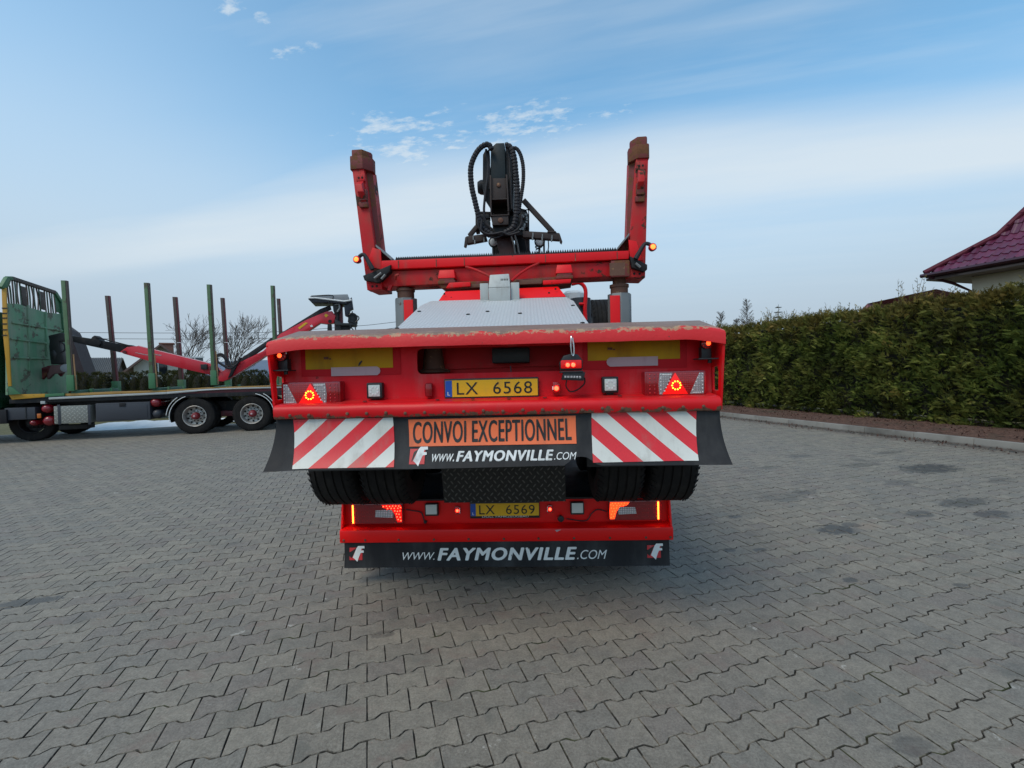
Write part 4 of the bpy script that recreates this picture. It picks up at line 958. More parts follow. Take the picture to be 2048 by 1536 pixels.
# recessed rear panel with its opening
PY = .16
zt, zb = 1.81, 1.475
wx0, wx1 = T(834, 720, PY).x, T(1148, 720, PY).x; wz0, wz1 = T(990, 745, PY).z, 1.77
px1 = HW - .014
def rect_with_hole(x0, x1, z0, z1, hx0, hx1, hz0, hz1, y, th, r=.03):
    """plate with a rounded hole, front at y"""
    hole = []
    for cx, cz, a0 in ((hx1-r, hz1-r, 0), (hx0+r, hz1-r, math.pi/2), (hx0+r, hz0+r, math.pi), (hx1-r, hz0+r, 1.5*math.pi)):
        hole += arc(cx, cz, r, a0, a0+math.pi/2, 4)
    n = len(hole); out = []
    for i, (x, z) in enumerate(hole):
        q = i//5; c = ((x1, z1), (x0, z1), (x0, z0), (x1, z0))[q]; s = i % 5
        cen = {0: ((x1, z), (x1, z1)), 1: ((x, z1), (x0, z1)), 2: ((x0, z), (x0, z0)), 3: ((x, z0), (x1, z0))}[q]
        a, b = cen
        if s == 0: out.append(a)
        elif s == 4:
            nxt = {0: (x, z1), 1: (x0, z), 2: (x, z0), 3: (x1, z)}[q]; out.append(nxt)
        else: out.append(c)
    mb = MB()
    for yy in (y, y+th):
        mb.v += [(p[0], yy, p[1]) for p in out] + [(p[0], yy, p[1]) for p in hole]
    for i in range(n):
        j = (i+1) % n
        mb.f += [(i, j, n+j, n+i), (2*n+i, 2*n+j, 3*n+j, 3*n+i), (n+i, n+j, 3*n+j, 3*n+i), (i, j, 2*n+j, 2*n+i)]
    return mb
rect_with_hole(-px1, px1, zb, zt, wx0, wx1, wz0, wz1, PY, .012).build('rear_panel', m_red_panel, dolly, smooth=20)
# inside of the opening
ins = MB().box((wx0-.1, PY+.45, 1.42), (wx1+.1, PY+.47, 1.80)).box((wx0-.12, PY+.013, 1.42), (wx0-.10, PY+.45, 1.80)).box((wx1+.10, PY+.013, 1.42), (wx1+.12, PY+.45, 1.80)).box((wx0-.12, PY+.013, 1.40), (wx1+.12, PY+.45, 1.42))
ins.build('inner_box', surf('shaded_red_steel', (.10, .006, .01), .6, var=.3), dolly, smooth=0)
q0 = T(868, 745, .34); q1 = T(866, 702, .34)
MB().lathe([(q0.z-1.5, .10), (q0.z-1.5+.012, .105), (.025+q0.z-1.5, .07), (.10+q0.z-1.5, .062), (.19+q0.z-1.5, .05)], (q0.x, .34, 1.5), 'z', 24).build('kingpin_socket', m_rust, dolly)
a = T(984, 700, .3); b = T(1060, 725, .3)
MB().box((a.x, .28, b.z), (b.x, .45, a.z+.01)).build('coupling_block', m_black, dolly, bevel=.01)
MB().beam((wx0, PY+.25, wz0+.045), (wx1, PY+.25, wz0+.052), .03, .035).build('cross_tube', m_red, dolly)

# bottom bumper roll
bp = [(.16, 1.478), (.11, 1.470), (.035, 1.462)] + arc(.040, 1.425, .038, math.pi*.55, math.pi*1.0, 5) + [(.004, 1.398), (.012, 1.384), (.03, 1.380), (.26, 1.380), (.26, 1.478)]
mb = extr_x(MB(), bp, -1.247, 1.247, 50)
for i, (x, y, z) in enumerate(mb.v):
    if y < .1: mb.v[i] = (x, y+.003*mnoise.noise(Vector((x*4, z*7, 5))), z+.003*mnoise.noise(Vector((x*5, 3, 1))))
mb.build('rear_bumper', m_bumper, dolly, smooth=45)
rv = MB()
for i in range(22):
    x = -1.15 + i*2.3/21; rv.lathe([(0, .0095), (-.004, .0095), (-.007, .005)], (x, .003, 1.405+.002*random.gauss(0, 1)), 'y', 8)
rv.build('rivet', m_rust, dolly, kind='stuff')
dm = MB()
for px, py in ((730, 811), (946, 812), (1090, 804), (1240, 802), (875, 807), (1018, 806)):
    p = T(px, py, .06); dm.lathe([(0, .013), (.004, .01)], (p.x, .06, 1.4705), 'z', 8)
dm.build('drain_hole', m_hole, dolly, kind='stuff')
# side plates, cut away behind the corner lamps
for sg in (-1, 1):
    x0 = sg*HW; x1 = sg*(HW-.012)
    def yb(z): return .055*(1.815-z)/.43
    mb = MB()
    out = [(yb(1.385), 1.385), (yb(1.815), 1.80), (.37, 1.90), (.9, 1.90), (.9, 1.40), (.35, 1.385)]
    hol = [(.075, 1.49), (.07, 1.60), (.085, 1.63), (.15, 1.62), (.152, 1.52), (.15, 1.49)]
    for xx in (x0, x1): mb.v += [(xx, *p) for p in out] + [(xx, *p) for p in hol]
    for o_ in (0, 12):
        mb.f += [(o_+i, o_+(i+1) % 6, o_+6+(i+1) % 6, o_+6+i) for i in range(6)]
    mb.f += [(i, (i+1) % 6, 12+(i+1) % 6, 12+i) for i in range(6)] + [(6+i, 6+(i+1) % 6, 18+(i+1) % 6, 18+i) for i in range(6)]
    mb.build('side_plate', m_red, dolly, smooth=20)
# body between the deck and the wheels, neck
MB().box((-.62, .64, 1.40), (.62, 6.2, 1.895)).build('chassis_body', m_dark, dolly, bevel=.01)
MB().box((-1.24, .62, 1.60), (1.24, 1.55, 1.91)).build('deck_frame', m_red, dolly, bevel=.01)

# reflector sheets
def sheet(name, x0, x1, z0, z1, y, mat, th=.002, par=None, sl=0, round_left=0, round_right=0):
    pts = []
    h = z1-z0; r = min(h*.45, .02)
    if round_right: pts += [(x1-r, z0+0), (x1-.2*r, z0+r*.6), (x1, z0+h/2), (x1-.2*r, z1-r*.6), (x1-r, z1)]
    else: pts += [(x1, z0), (x1, z1)]
    if round_left: pts += [(x0+r, z1), (x0+.2*r, z1-r*.6), (x0, z0+h/2), (x0+.2*r, z0+r*.6), (x0+r, z0)]
    else: pts += [(x0, z1), (x0, z0)]
    return MB().slab([(x, y, z+sl*(x-x0)) for x, z in pts], (0, th, 0)).build(name, mat, par or dolly, smooth=0)
def rectpx(pa, pb, y, fr=T): a = fr(*pa, y); b = fr(*pb, y); return a.x, b.x, b.z, a.z
for pa, pb, qa, qb, sa, sb, rl in (((601, 694), (802, 749), (610, 690), (786, 735), (662, 735), (761, 750), 0), ((1165, 680), (1374, 735), (1175, 676), (1360, 717), (1213, 715), (1316, 731), 1)):
    x0, x1, z0, z1 = rectpx(pa, pb, PY-.004); sheet('red_reflector', x0, x1, z0, min(z1, 1.80), PY-.004, m_red_refl)
    x0, x1, z0, z1 = rectpx(qa, qb, PY-.007); sheet('amber_reflector', x0, x1, z0, min(z1, 1.80), PY-.007, m_yellow_refl)
    x0, x1, z0, z1 = rectpx(sa, sb, PY-.010); sheet('white_strip', x0, x1, z0, z1, PY-.010, m_strip, round_left=rl, round_right=1-rl)
for px, py in ((652, 716), (1220, 697)):
    p = T(px, py, PY-.009); MB().box((p.x-.014, PY-.0095, p.z-.008), (p.x+.014, PY-.0075, p.z+.006)).box((p.x+.018, PY-.0095, p.z-.010), (p.x+.030, PY-.0075, p.z-.002)).build('faded_stamp', m_rust, dolly, smooth=0)
# scuff and blob on the amber sheet
p = T(720, 727, PY-.011); MB().slab([(p.x-.012, PY-.011, p.z-.014), (p.x-.004, PY-.011, p.z-.012), (p.x+.014, PY-.011, p.z+.012), (p.x+.008, PY-.011, p.z+.018), (p.x-.006, PY-.011, p.z+.004)], (0, .002, 0)).build('tar_mark', m_blacktext, dolly, smooth=0)

# rear lamp clusters
def lamp_cluster(px0, py0, px1, py1, side, y=.09):
    x0, x1, z0, z1 = rectpx((px0, py0), (px1, py1), y)
    w = x1-x0; h = z1-z0
    X = (lambda t: x0+t*w) if side < 0 else (lambda t: x1-t*w)
    Z = lambda t: z0+t*h
    hs = MB().box((x0-.004, y, z0-.006), (x1+.005 if side < 0 else x1+.004, y+.078, z1+.006)).build('tail_lamp', m_lensred_dark, dolly, bevel=.012)
    # outer end of the cluster is t=0
    def seg(name, poly, mat, out=.004, th=.006):
        pts = [(X(t), y-out, Z(s)) for t, s in poly]; return MB().slab(pts, (0, th, 0)).build(name, mat, hs, bevel=.0012, smooth=20)
    seg('red_lens', [(.0, .02), (0, .98), (.98, .98), (.98, .02)], m_lensred, .002, .02)
    seg('clear_lens', [(.03, .05), (.03, .95), (.10, .95), (.26, .05)], m_lensclear)
    seg('triangle_reflector', [(.29, .04), (.50, .97), (.72, .04)], m_glow_dimred, .004)
    seg('clear_lens', [(.54, .97), (.76, .97), (.78, .5), (.77, .04), (.72, .04)], m_lensclear)
    seg('dark_red_lens', [(.80, .05), (.80, .95), (.97, .92), (.98, .5), (.97, .08)], m_lensred_dark)
    lt = MB()
    for i in range(12):      # small LED dots along the clear and red fields
        pass
    cx, cz = X(.485), Z(.42)
    for i in range(10):
        a_ = i/10*6.283; lt.lathe([(0, .0044), (-.003, .004), (-.005, .002)], (cx+.0235*math.cos(a_), y-.004, cz+.0235*math.sin(a_)), 'y', 8)
    lt.build('amber_leds', m_glow_amber, hs, kind='stuff')
    dt = MB()
    for t, s in [(.05, .12+.155*i) for i in range(6)] + [(.09+.035*i, .10) for i in range(4)] + [(.745, .1+.16*i) for i in range(6)] + [(.10+.028*i, .9-.17*i) for i in range(5)] + [(.57+.02*i, .88) for i in range(8)] + [(.58+.025*i, .75-.14*i) for i in range(5)]:
        dt.lathe([(0, .0042), (-.002, .0035), (-.003, .001)], (X(t), y-.004, Z(s)), 'y', 6)
    dt.build('clear_leds', m_white, hs, kind='stuff')
    rd = MB()
    for t in (.845, .925):
        for i in range(6): rd.lathe([(0, .0045), (-.002, .004), (-.003, .001)], (X(t), y-.004, Z(.12+.155*i)), 'y', 6)
    rd.build('red_leds', m_lensred, hs, kind='stuff')
    # lit edge prism at the outer end
    MB().box((min(X(-.012), X(.012)), y+.004, Z(.12)), (max(X(-.012), X(.012)), y+.022, Z(.8))).build('side_prism', m_glow_dimred, hs, bevel=.003)
lamp_cluster(563, 767, 680, 807, -1); lamp_cluster(1290, 745, 1411, 789, 1)

def work_lamp(px, py, w, h, y, parent=dolly, fr=T, frm=None):
    p = fr(px, py, y); b = MB().box((p.x-w/2, y, p.z-h/2), (p.x+w/2, y+.045, p.z+h/2)).build('work_lamp', m_black, parent, bevel=.009)
    MB().box((p.x-w*.36, y-.004, p.z-h*.36), (p.x+w*.36, y+.003, p.z+h*.36)).build('led_lens', m_ledclear, b, bevel=.003)
    d = MB()
    for i in range(8):
        a = i/8*6.283+.39; d.lathe([(0, w*.075), (-.002, w*.06), (-.0025, .001)], (p.x+w*.235*math.cos(a), y-.0042, p.z+h*.235*math.sin(a)), 'y', 8)
    d.build('led_cells', m_white, b, kind='stuff'); return b
work_lamp(748.5, 781.5, .094, .094, .11); work_lamp(1221, 769.5, .094, .094, .11)
for px, py, sg in ((748.5, 781.5, 1), (1221, 769.5, -1)):
    p = T(px, py, .13); MB().box((p.x-.02, .15, p.z-.06), (p.x+.02, PY, p.z+.02)).build('lamp_bracket', m_black, dolly)

# top corner marker lamps on black arms
def corner_marker(px, py, sg):
    p = T(px, py, .05); x, z = p.x, p.z-.012
    b = MB().box((x-.022, .07, z-.02), (x+.022, .12, z+.02)).build('marker_lamp', m_black, dolly, bevel=.006)
    MB().lathe([(0, .026), (-.012, .024), (-.020, .016), (-.024, .002)], (x, .07, z), 'y', 16).build('lens', m_lensred, b)
    MB().lathe([(0, .013), (-.004, .010), (-.006, .003)], (x+.002, .049, z), 'y', 12).build('lit_bulb', m_glow_orange, b)
    MB().lathe([(0, .030), (-.008, .030), (-.010, .026)], (x, .071, z), 'y', 16).build('bezel', m_lensred, b)
    MB().box((x-.025, .08, z-.085), (x+.03, .125, z-.02)).box((x-.055, .04, z-.090), (x+.055, .13, z-.082)).lathe([(z-.11, .012), (z-.09, .012)], (x+.02, .08, 0), 'z', 10).build('rubber_arm', m_black, dolly, bevel=.003)
corner_marker(558, 707, -1); corner_marker(1416, 682, 1)
p = T(573, 704, .04); MB().tube([(p.x, .03, p.z+.03), (p.x+.004, .03, p.z-.012)], .0035, 5).build('cable_tie', m_white, dolly)

# small lamps either side of the number plate
p = T(857, 780, .12)
MB().lathe([(-.042, .012), (-.036, .024), (0, .027), (.036, .024), (.042, .012)], (p.x, .135, p.z), 'z', 14).build('side_reflector', m_lensred_dark, dolly)
p = T(1111, 775, .12)
hs = MB().box((p.x-.018, .10, p.z-.032), (p.x+.026, .158, p.z+.032)).build('position_lamp', m_lensred, dolly, bevel=.009)
MB().lathe([(0, .013), (-.006, .011), (-.009, .003)], (p.x-.0+.004, .099, p.z-.004), 'y', 12).build('lit_bulb', m_glow_red, hs)
MB().box((p.x-.020, .098, p.z-.012), (p.x-.013, .10, p.z+.008)).build('edge_mark', m_white, hs)

# number plates
def number_plate(pa, pb, y, parent, fr, code, dealer=None, frac=.76):
    x0, x1, z0, z1 = rectpx(pa, pb, y, fr)
    b = MB().box((x0, y, z0), (x1, y+.014, z1)).build('number_plate', m_black, parent, bevel=.004)
    h = z1-z0; zi0 = z1-h*frac if dealer else z0+h*.10; zi1 = z1-h*.07
    MB().box((x0+.006, y-.003, zi0), (x1-.006, y+.001, zi1)).build('yellow_sheet', m_yellow, b, smooth=0)
    MB().box((x0+.007, y-.0045, zi0+.001), (x0+.046, y-.0032, zi1-.001)).build('blue_band', m_euroblue, b, smooth=0)
    text_mesh('L', (x0+.020, zi0+.010), (x0+.034, zi0+.030), lambda x, z: y-.0055, m_white, b, bold=.02)
    W = x1-x0; hh = zi1-zi0
    text_mesh(code[0], (x0+W*.135, zi0+hh*.14), (x0+W*.36, zi0+hh*.86), lambda x, z: y-.0048, m_blacktext, b, 'plate_letters', bold=.006, space=1.1)
    text_mesh(code[1], (x0+W*.52, zi0+hh*.14), (x0+W*.93, zi0+hh*.86), lambda x, z: y-.0048, m_blacktext, b, 'plate_digits', bold=.006, space=1.12)
    if dealer:
        text_mesh(dealer, (x0+W*.175, z0+h*.055), (x0+W*.84, z0+h*.17), lambda x, z: y-.0015, m_white, b, 'dealer_line', bold=.01)
number_plate((888, 758), (1078, 802), .128, dolly, T, ('LX', '6568'), 'DOLL FAHRZEUGBAU GMBH  07834 - 490')

# lamp dangling from a hook, with plug and cable
hk = T(1142, 672, -.005)
hook = MB().tube(spline([(hk.x, .02, hk.z+.0), (hk.x, -.018, hk.z-.003), (hk.x-.004, -.022, hk.z-.05), (hk.x, -.02, hk.z-.10), (hk.x+.012, -.018, hk.z-.105), (hk.x+.012, -.018, hk.z-.055), (hk.x+.006, -.016, hk.z-.01)], 5), .0042, 7).build('snap_hook', m_chrome, dolly)
p = T(1142, 729, .0); x, z = p.x, p.z
lampb = MB().slab([(x-.06, 0, z-.034), (x+.062, 0, z-.034), (x+.066, 0, z+.02), (x+.04, 0, z+.055), (x+.01, 0, z+.062), (x-.04, 0, z+.05), (x-.064, 0, z+.01)], (0, .045, 0)).build('hanging_lamp', m_black, dolly, bevel=.008)
MB().box((x-.056, -.012, z-.022), (x+.058, .004, z+.024)).build('red_lens', emit('faintly_lit_red_lens', (1, .006, .003), .18, (.5, .004, .006)), lampb, bevel=.012, seg=3)
gl = MB()
for dx in (-.019, .011): gl.lathe([(0, .0115), (-.003, .008), (-.004, .002)], (x+dx, -.012, z-.002), 'y', 10)
gl.build('lit_bulb', m_glow_red, lampb, kind='stuff')
MB().box((x-.062, -.006, z-.046), (x+.066, .04, z-.036)).build('mount_plate', m_black, lampb, bevel=.003)
p = T(1145, 752, .01); hb = MB().slab([(p.x-.062, .0, p.z-.02), (p.x+.06, .0, p.z-.028), (p.x+.07, .0, p.z+.02), (p.x-.05, .0, p.z+.024)], (0, .035, 0)).build('plate_lamp', m_black, lampb, bevel=.004)
dd = MB()
for i in range(6): dd.box((p.x-.045+i*.016, -.003, p.z-.008-.001*i), (p.x-.034+i*.016, .001, p.z+.004-.001*i))
dd.build('clear_cells', m_lensclear, hb, kind='stuff')
c0 = p
MB().tube(spline([(c0.x-.03, .02, c0.z-.02), (c0.x-.035, .03, c0.z-.055), (c0.x-.01, .05, c0.z-.088), (c0.x+.03, .05, c0.z-.078), (c0.x+.066, .03, c0.z-.045), (c0.x+.068, .02, c0.z-.01)], 5), .004, 6).build('cable', m_black, dolly)
p = T(1022, 742, PY-.01); MB().tube([(p.x, PY+.02, p.z-.02), (p.x-.004, PY+.03, p.z+.03)], .004, 5).build('wire_end', m_black, dolly)

# ------------------------------------------------------------------ upper rubber flap with its sheets
ZF0, ZF1 = 1.384, 1.098
def fy(z, x=0): 
    t = max(0, (ZF0-z)/.29); return .035 - .09*t*t*(1 + .35*max(0, (abs(x)-1.0)/.25)) + .006*mnoise.noise(Vector((x*1.7, z*3, 2)))
mb = MB(); nx, nz = 100, 12
def flap_bottom(x):
    z = ZF1 + .010*(.5+.5*mnoise.noise(Vector((x*1.5, 0, 0))))
    n0, n1 = .395, .56        # torn notch
    if n0 < x < n1: z += .045*math.sin(math.pi*(x-n0)/(n1-n0))**.7 + .008*mnoise.noise(Vector((x*40, 3, 0)))
    if .18 < x <= n0: z += .006*abs(mnoise.noise(Vector((x*50, 1, 0))))
    return z
for i in range(nx+1):
    x = -1.0+2*i/nx
    for j in range(nz+1):
        t = j/nz; hw = 1.25+.018*t*t; X = x*hw; z = ZF0 + (flap_bottom(X)-ZF0)*t; mb.v.append((X, fy(z, X), z))
k = nz+1; fr_f = [(i*k+j, i*k+j+1, (i+1)*k+j+1, (i+1)*k+j) for i in range(nx) for j in range(nz)]
n0 = len(mb.v); mb.v += [(x, y+.008, z) for x, y, z in mb.v]
mb.f = fr_f + [tuple(n0+i for i in f)[::-1] for f in fr_f] + [(i*k+nz, n0+i*k+nz, n0+(i+1)*k+nz, (i+1)*k+nz) for i in range(nx)] + [(j, n0+j, n0+j+1, j+1) for j in range(nz)] + [(nx*k+j, nx*k+j+1, n0+nx*k+j+1, n0+nx*k+j) for j in range(nz)]
flap = mb.build('rubber_flap', m_rubber, dolly, smooth=40)
def on_flap(pts4, off, mat, name, n=10, par=flap):
    """sheet whose corners are photo points TL, TR, BR, BL read on the flap"""
    C = []
    for px, py in pts4:
        y = 0.
        for _ in range(6): p = T(px, py, y); y = fy(p.z, p.x)
        C.append((p.x, p.z))
    mb = MB()
    for i in range(n+1):
        for j in range(n+1):
            s, t = i/n, j/n; x = (C[0][0]*(1-s)+C[1][0]*s)*(1-t)+(C[3][0]*(1-s)+C[2][0]*s)*t; z = (C[0][1]*(1-s)+C[1][1]*s)*(1-t)+(C[3][1]*(1-s)+C[2][1]*s)*t
            mb.v.append((x, fy(z, x)-off, z))
    k = n+1; F = [(i*k+j, i*k+j+1, (i+1)*k+j+1, (i+1)*k+j) for i in range(n) for j in range(n)]; m0 = len(mb.v)
    mb.v += [(x, y+off-.0012, z) for x, y, z in mb.v]; mb.f = F + [tuple(m0+i for i in f)[::-1] for f in F]
    mb.f += [(i*k, (i+1)*k, m0+(i+1)*k, m0+i*k) for i in range(n)] + [(i*k+n, m0+i*k+n, m0+(i+1)*k+n, (i+1)*k+n) for i in range(n)] + [(j, m0+j, m0+j+1, j+1) for j in range(n)] + [(n*k+j, n*k+j+1, m0+n*k+j+1, m0+n*k+j) for j in range(n)]
    return mb.build(name, mat, par, smooth=40), C
o, C = on_flap([(587, 839), (786, 835), (788, 934), (585, 938)], .004, None, 'hazard_sheet')
ph = .10-(C[3][0] - C[3][1]/math.tan(R(42)))/.215
o.data.materials.append(stripe_mat('striped_hazard_sheet', 1, .215, ph+9, R(42)))
o, C = on_flap([(1183, 824), (1393, 820), (1397, 921), (1186, 925)], .004, None, 'hazard_sheet')
ph = .755-(C[3][0] + C[3][1]/math.tan(R(42)))/.218
o.data.materials.append(stripe_mat('mirrored_hazard_sheet', -1, .218, ph+19, R(42)))
osh, C = on_flap([(817, 839), (1151, 831), (1153, 887), (819, 893)], .004, m_orange, 'orange_sign')
sl = (C[1][1]-C[0][1])/(C[1][0]-C[0][0])
text_mesh('CONVOI EXCEPTIONNEL', (C[0][0]+.028, C[3][1]+.017, sl), (C[1][0]-.028, C[0][1]-.014), lambda x, z: fy(z, x)-.0055, m_blacktext, osh, 'sign_lettering', bold=.013, space=1.08)
def logo(cx, cz, s, yf, par, mr, mw):
    """red square, white bolt-shaped F, black wedge"""
    P = lambda pts: [(cx+(u-.5)*s, cz+(.5-v)*s) for u, v in pts]
    def put(name, pts, off, mat):
        q = P(pts); return MB().slab([(x, yf(x, z)-off, z) for x, z in q], (0, .0008, 0)).build(name, mat, par, smooth=0)
    put('logo_square', [(0, .07), (1.0, .07), (1.0, 1), (0, 1)], .0030, mr)
    put('logo_wedge', [(0, .42), (.55, .08), (.30, .62), (.16, .86), (0, .70)], .0040, m_blacktext)
    put('logo_f', [(.55, .1), (.68, -.06), (1.16, -.06), (1.18, .12), (.95, .13), (.90, .28), (1.10, .28), (1.12, .44), (.86, .47), (.72, .80), (.62, 1.12), (.42, .92), (.26, .80)], .0050, mw)
def flap_text(px0, pyt, px1, pyb, body, shear, bold, mat, par, yf, fr=T, space=1.0):
    yy = yf(0, fr(px0, pyb, 0).z) if yf is not None else 0
    a = fr(px0, pyb, yf(fr(px0, pyb, 0).x, fr(px0, pyb, 0).z)); b = fr(px1, pyt, yf(fr(px1, pyt, 0).x, fr(px1, pyt, 0).z))
    return a, b
YU = lambda x, z: fy(z, x)
def row_text(items, par, yf, fr, tilt=0, off=.003):
    for body, px0, pyt, px1, pyb, shear, bold, mat in items:
        y0 = yf(0, fr((px0+px1)/2, (pyt+pyb)/2, 0).z); a = fr(px0, pyb, y0); b = fr(px1, pyt, y0)
        tl = tilt; w = b.x-a.x
        text_mesh(body, (a.x, a.z, tl), (b.x, b.z - tl*w), lambda x, z: yf(x, z)-off, mat, par, 'lettering', shear=shear, bold=bold, space=1.13 if bold > .02 else 1)
p = T(835, 912, -.02); logo(p.x-.002, p.z, .085, YU, flap, m_logored, m_white)
row_text([('www.', 864, 908, 908, 923, .3, .0, m_white), ('FAYMONVILLE', 914, 900, 1106, 922, .22, .05, m_white), ('.COM', 1108, 904, 1153, 918.5, .3, .005, m_white)], flap, YU, T)

# ------------------------------------------------------------------ wheels (twin tyres) and dark tread plate between them
def tyre_prof(Rr, w, rim, grooves=4):
    """(along, radius) closed outline"""
    P = [(-w*.38, rim), (-w*.47, rim+.02), (-w*.5, rim+(Rr-rim)*.45), (-w*.485, Rr-.035), (-w*.44, Rr-.010), (-w*.40, Rr-.002)]
    n = grooves; span = w*.76
    for i in range(n):
        c = -span/2 + span*(i+.5)/n; g = w*.018
        P += [(c-g-.001, Rr), (c-g, Rr-.009), (c+g, Rr-.009), (c+g+.001, Rr)]
    return P + [(w*.40, Rr-.002), (w*.44, Rr-.010), (w*.485, Rr-.035), (w*.5, rim+(Rr-rim)*.45), (w*.47, rim+.02), (w*.38, rim)]
def tyre(Rr, w, rim, c, axis, name, par, n=64, sipes=True):
    mb = MB(); mb.lathe(tyre_prof(Rr, w, rim), c, axis, n, closed=True)
    if sipes:   # shoulder lugs
        for i in range(n*3//4):
            a = i/(n*3//4)*6.283
            for s in (-1, 1):
                pts = []
                for da, r_, al in ((-.02, Rr+.001, .40), (.02, Rr+.001, .40), (.02, Rr-.028, .497), (-.02, Rr-.028, .497)):
                    q = (r_*math.cos(a+da), r_*math.sin(a+da)); pts.append(Vector(c)+(Vector((s*al*w, q[0], q[1])) if axis == 'x' else Vector((q[0], s*al*w, q[1]))))
                d = (Vector(c)-pts[0]); 
                if axis == 'x': d.x = 0
                else: d.y = 0
                mb.slab(pts, d.normalized()*-.006)
    return mb.build(name, m_tyre, par, smooth=30)
WZ, WR = 1.068, .402
for ya in (.84, 1.84):
    for sg in (-1, 1):
        for k_, xo in enumerate((1.15, .80)):
            w_ = bpy.data.objects.new('wheel', None)
            t_ = tyre(WR, .31, .225, (sg*xo, ya, WZ), 'x', 'tyre', dolly, 64, sipes=(ya < 1.2))
            MB().lathe([(-.10, .225), (-.10, .19), (-.02, .10), (.02, .10), (.10, .19), (.10, .225)], (sg*xo, ya, WZ), 'x', 28).build('rim', m_dark, t_)
    MB().cyl((-.9, ya, WZ), (.9, ya, WZ), .06).box((-.12, ya-.12, WZ-.12), (.12, ya+.12, WZ+.14)).build('axle', m_dark, dolly, smooth=30)
a = T(888, 1004, .66); b = T(1130, 1004, .66)
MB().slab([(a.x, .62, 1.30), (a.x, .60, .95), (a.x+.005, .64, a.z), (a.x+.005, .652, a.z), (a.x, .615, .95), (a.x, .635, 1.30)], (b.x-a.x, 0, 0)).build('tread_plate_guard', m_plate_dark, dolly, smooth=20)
for sg in (-1, 1):    # mudguards over the wheels, coloured black to darken the gap under the deck
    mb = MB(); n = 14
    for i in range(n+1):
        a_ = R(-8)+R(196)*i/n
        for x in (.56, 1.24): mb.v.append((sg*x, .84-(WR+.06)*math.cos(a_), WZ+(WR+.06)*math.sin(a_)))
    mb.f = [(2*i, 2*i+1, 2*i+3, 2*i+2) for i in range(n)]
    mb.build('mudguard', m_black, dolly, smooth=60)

# ------------------------------------------------------------------ sloped tread plate, winch box
P0 = [T(791, 660, .37), T(1178, 646, .37)]; 
yt = 1.30
PT = [T(862, 604, yt), T(1132, 592, yt)]; PM = [T(850, 614, 1.12), T(1158, 613, 1.05)]
xb, xt = (P0[1].x-P0[0].x)/2, (PT[1].x-PT[0].x)/2; cx = (P0[0].x+P0[1].x)/2
zb_, zt_ = (P0[0].z+P0[1].z)/2, (PT[0].z+PT[1].z)/2; xm = (PM[1].x-PM[0].x)/2; cm = (PT[0].x+PT[1].x)/2
print('plate', P0, PT, PM)
ym = 1.12; zm = zb_+(zt_-zb_)*(ym-.37)/(yt-.37)
poly = [(cx-xb, .37, zb_), (cx+xb, .37, zb_), (cm+max(xm, xb*.98), ym, zm), (cm+xt, yt, zt_), (cm-xt, yt, zt_), (cm-max(xm, xb*.98), ym, zm)]
MB().slab(poly, (0, .004, -.02)).build('tread_plate', m_plate, dolly, bevel=.002, smooth=15)
MB().hexa([(cx-xb+.02, .42, 1.6), (cx+xb-.02, .42, 1.6), (cm+xt-.02, yt+.3, 1.6), (cm-xt+.02, yt+.3, 1.6)], [(cx-xb+.02, .42, zb_-.02), (cx+xb-.02, .42, zb_-.02), (cm+xt-.02, yt+.3, zt_-.03), (cm-xt+.02, yt+.3, zt_-.03)]).build('sloped_body', m_red, dolly, smooth=0)
sc = MB()
for px, py in ((838, 623), (1146, 611), (794, 657), (1165, 646), (975, 623), (1040, 627), (936, 629)):
    t = .37; 
    for _ in range(5): q = T(px, py, t); t = min(yt, max(.37, .37+(q.z-zb_)/(zt_-zb_)*(yt-.37)))
    if abs(q.x-cx) < xb+.1: sc.lathe([(0, .016), (.006, .012)], (q.x, t, zb_+(zt_-zb_)*(t-.37)/(yt-.37)), 'z', 10)
sc.build('bolt_head', m_dark, dolly, kind='stuff')
a, b, c, d = T(876, 603, yt), T(1132, 593, yt), T(1116, 573, yt+.12), T(890, 583, yt+.12)
MB().slab([a, b, c, d], (0, .02, -.02)).build('red_cross_plate', m_red_clean, dolly, bevel=.002, smooth=15)
tk = MB()
for px, py in ((889, 588), (903, 596), (1098, 586), (1111, 578)): q = T(px, py, yt+.05); tk.lathe([(0, .009), (-.004, .007)], (q.x, yt+.045, q.z), 'y', 8)
tk.build('hole_mark', m_hole, dolly, kind='stuff')
wy = 1.22
a, b = T(978, 604, wy), T(1020, 574, wy); f1 = T(976, 572, wy); f2 = T(1018, 549, wy)
wb = MB().slab([(a.x, wy, a.z), (b.x, wy, a.z+.006), (b.x+.005, wy, b.z+.02), (b.x-.01, wy+.12, f2.z), (a.x+.02, wy+.12, f2.z), (a.x-.003, wy, b.z+.01)], (0, 0, 0))
wb = MB().hexa([(a.x, wy, a.z), (b.x, wy, a.z), (b.x, wy+.26, a.z), (a.x, wy+.26, a.z)], [(a.x-.002, wy, b.z), (b.x+.003, wy, b.z), (b.x, wy+.26, b.z), (a.x, wy+.26, b.z)]).hexa([(a.x-.002, wy, b.z+.001), (b.x+.003, wy, b.z+.001), (b.x, wy+.26, b.z+.001), (a.x, wy+.26, b.z+.001)], [(a.x+.008, wy+.05, b.z+.115), (b.x-.008, wy+.05, b.z+.12), (b.x-.01, wy+.26, b.z+.12), (a.x+.01, wy+.26, b.z+.115)])
winch = wb.build('grey_winch_box', m_grey, dolly, bevel=.007)
dg_ = MB()
for i in range(5): dg_.box((b.x-.075+i*.013, wy+.020+.004, b.z+.055), (b.x-.070+i*.013, wy+.030, b.z+.075))
dg_.build('stamped_mark', m_dark, winch, kind='stuff')
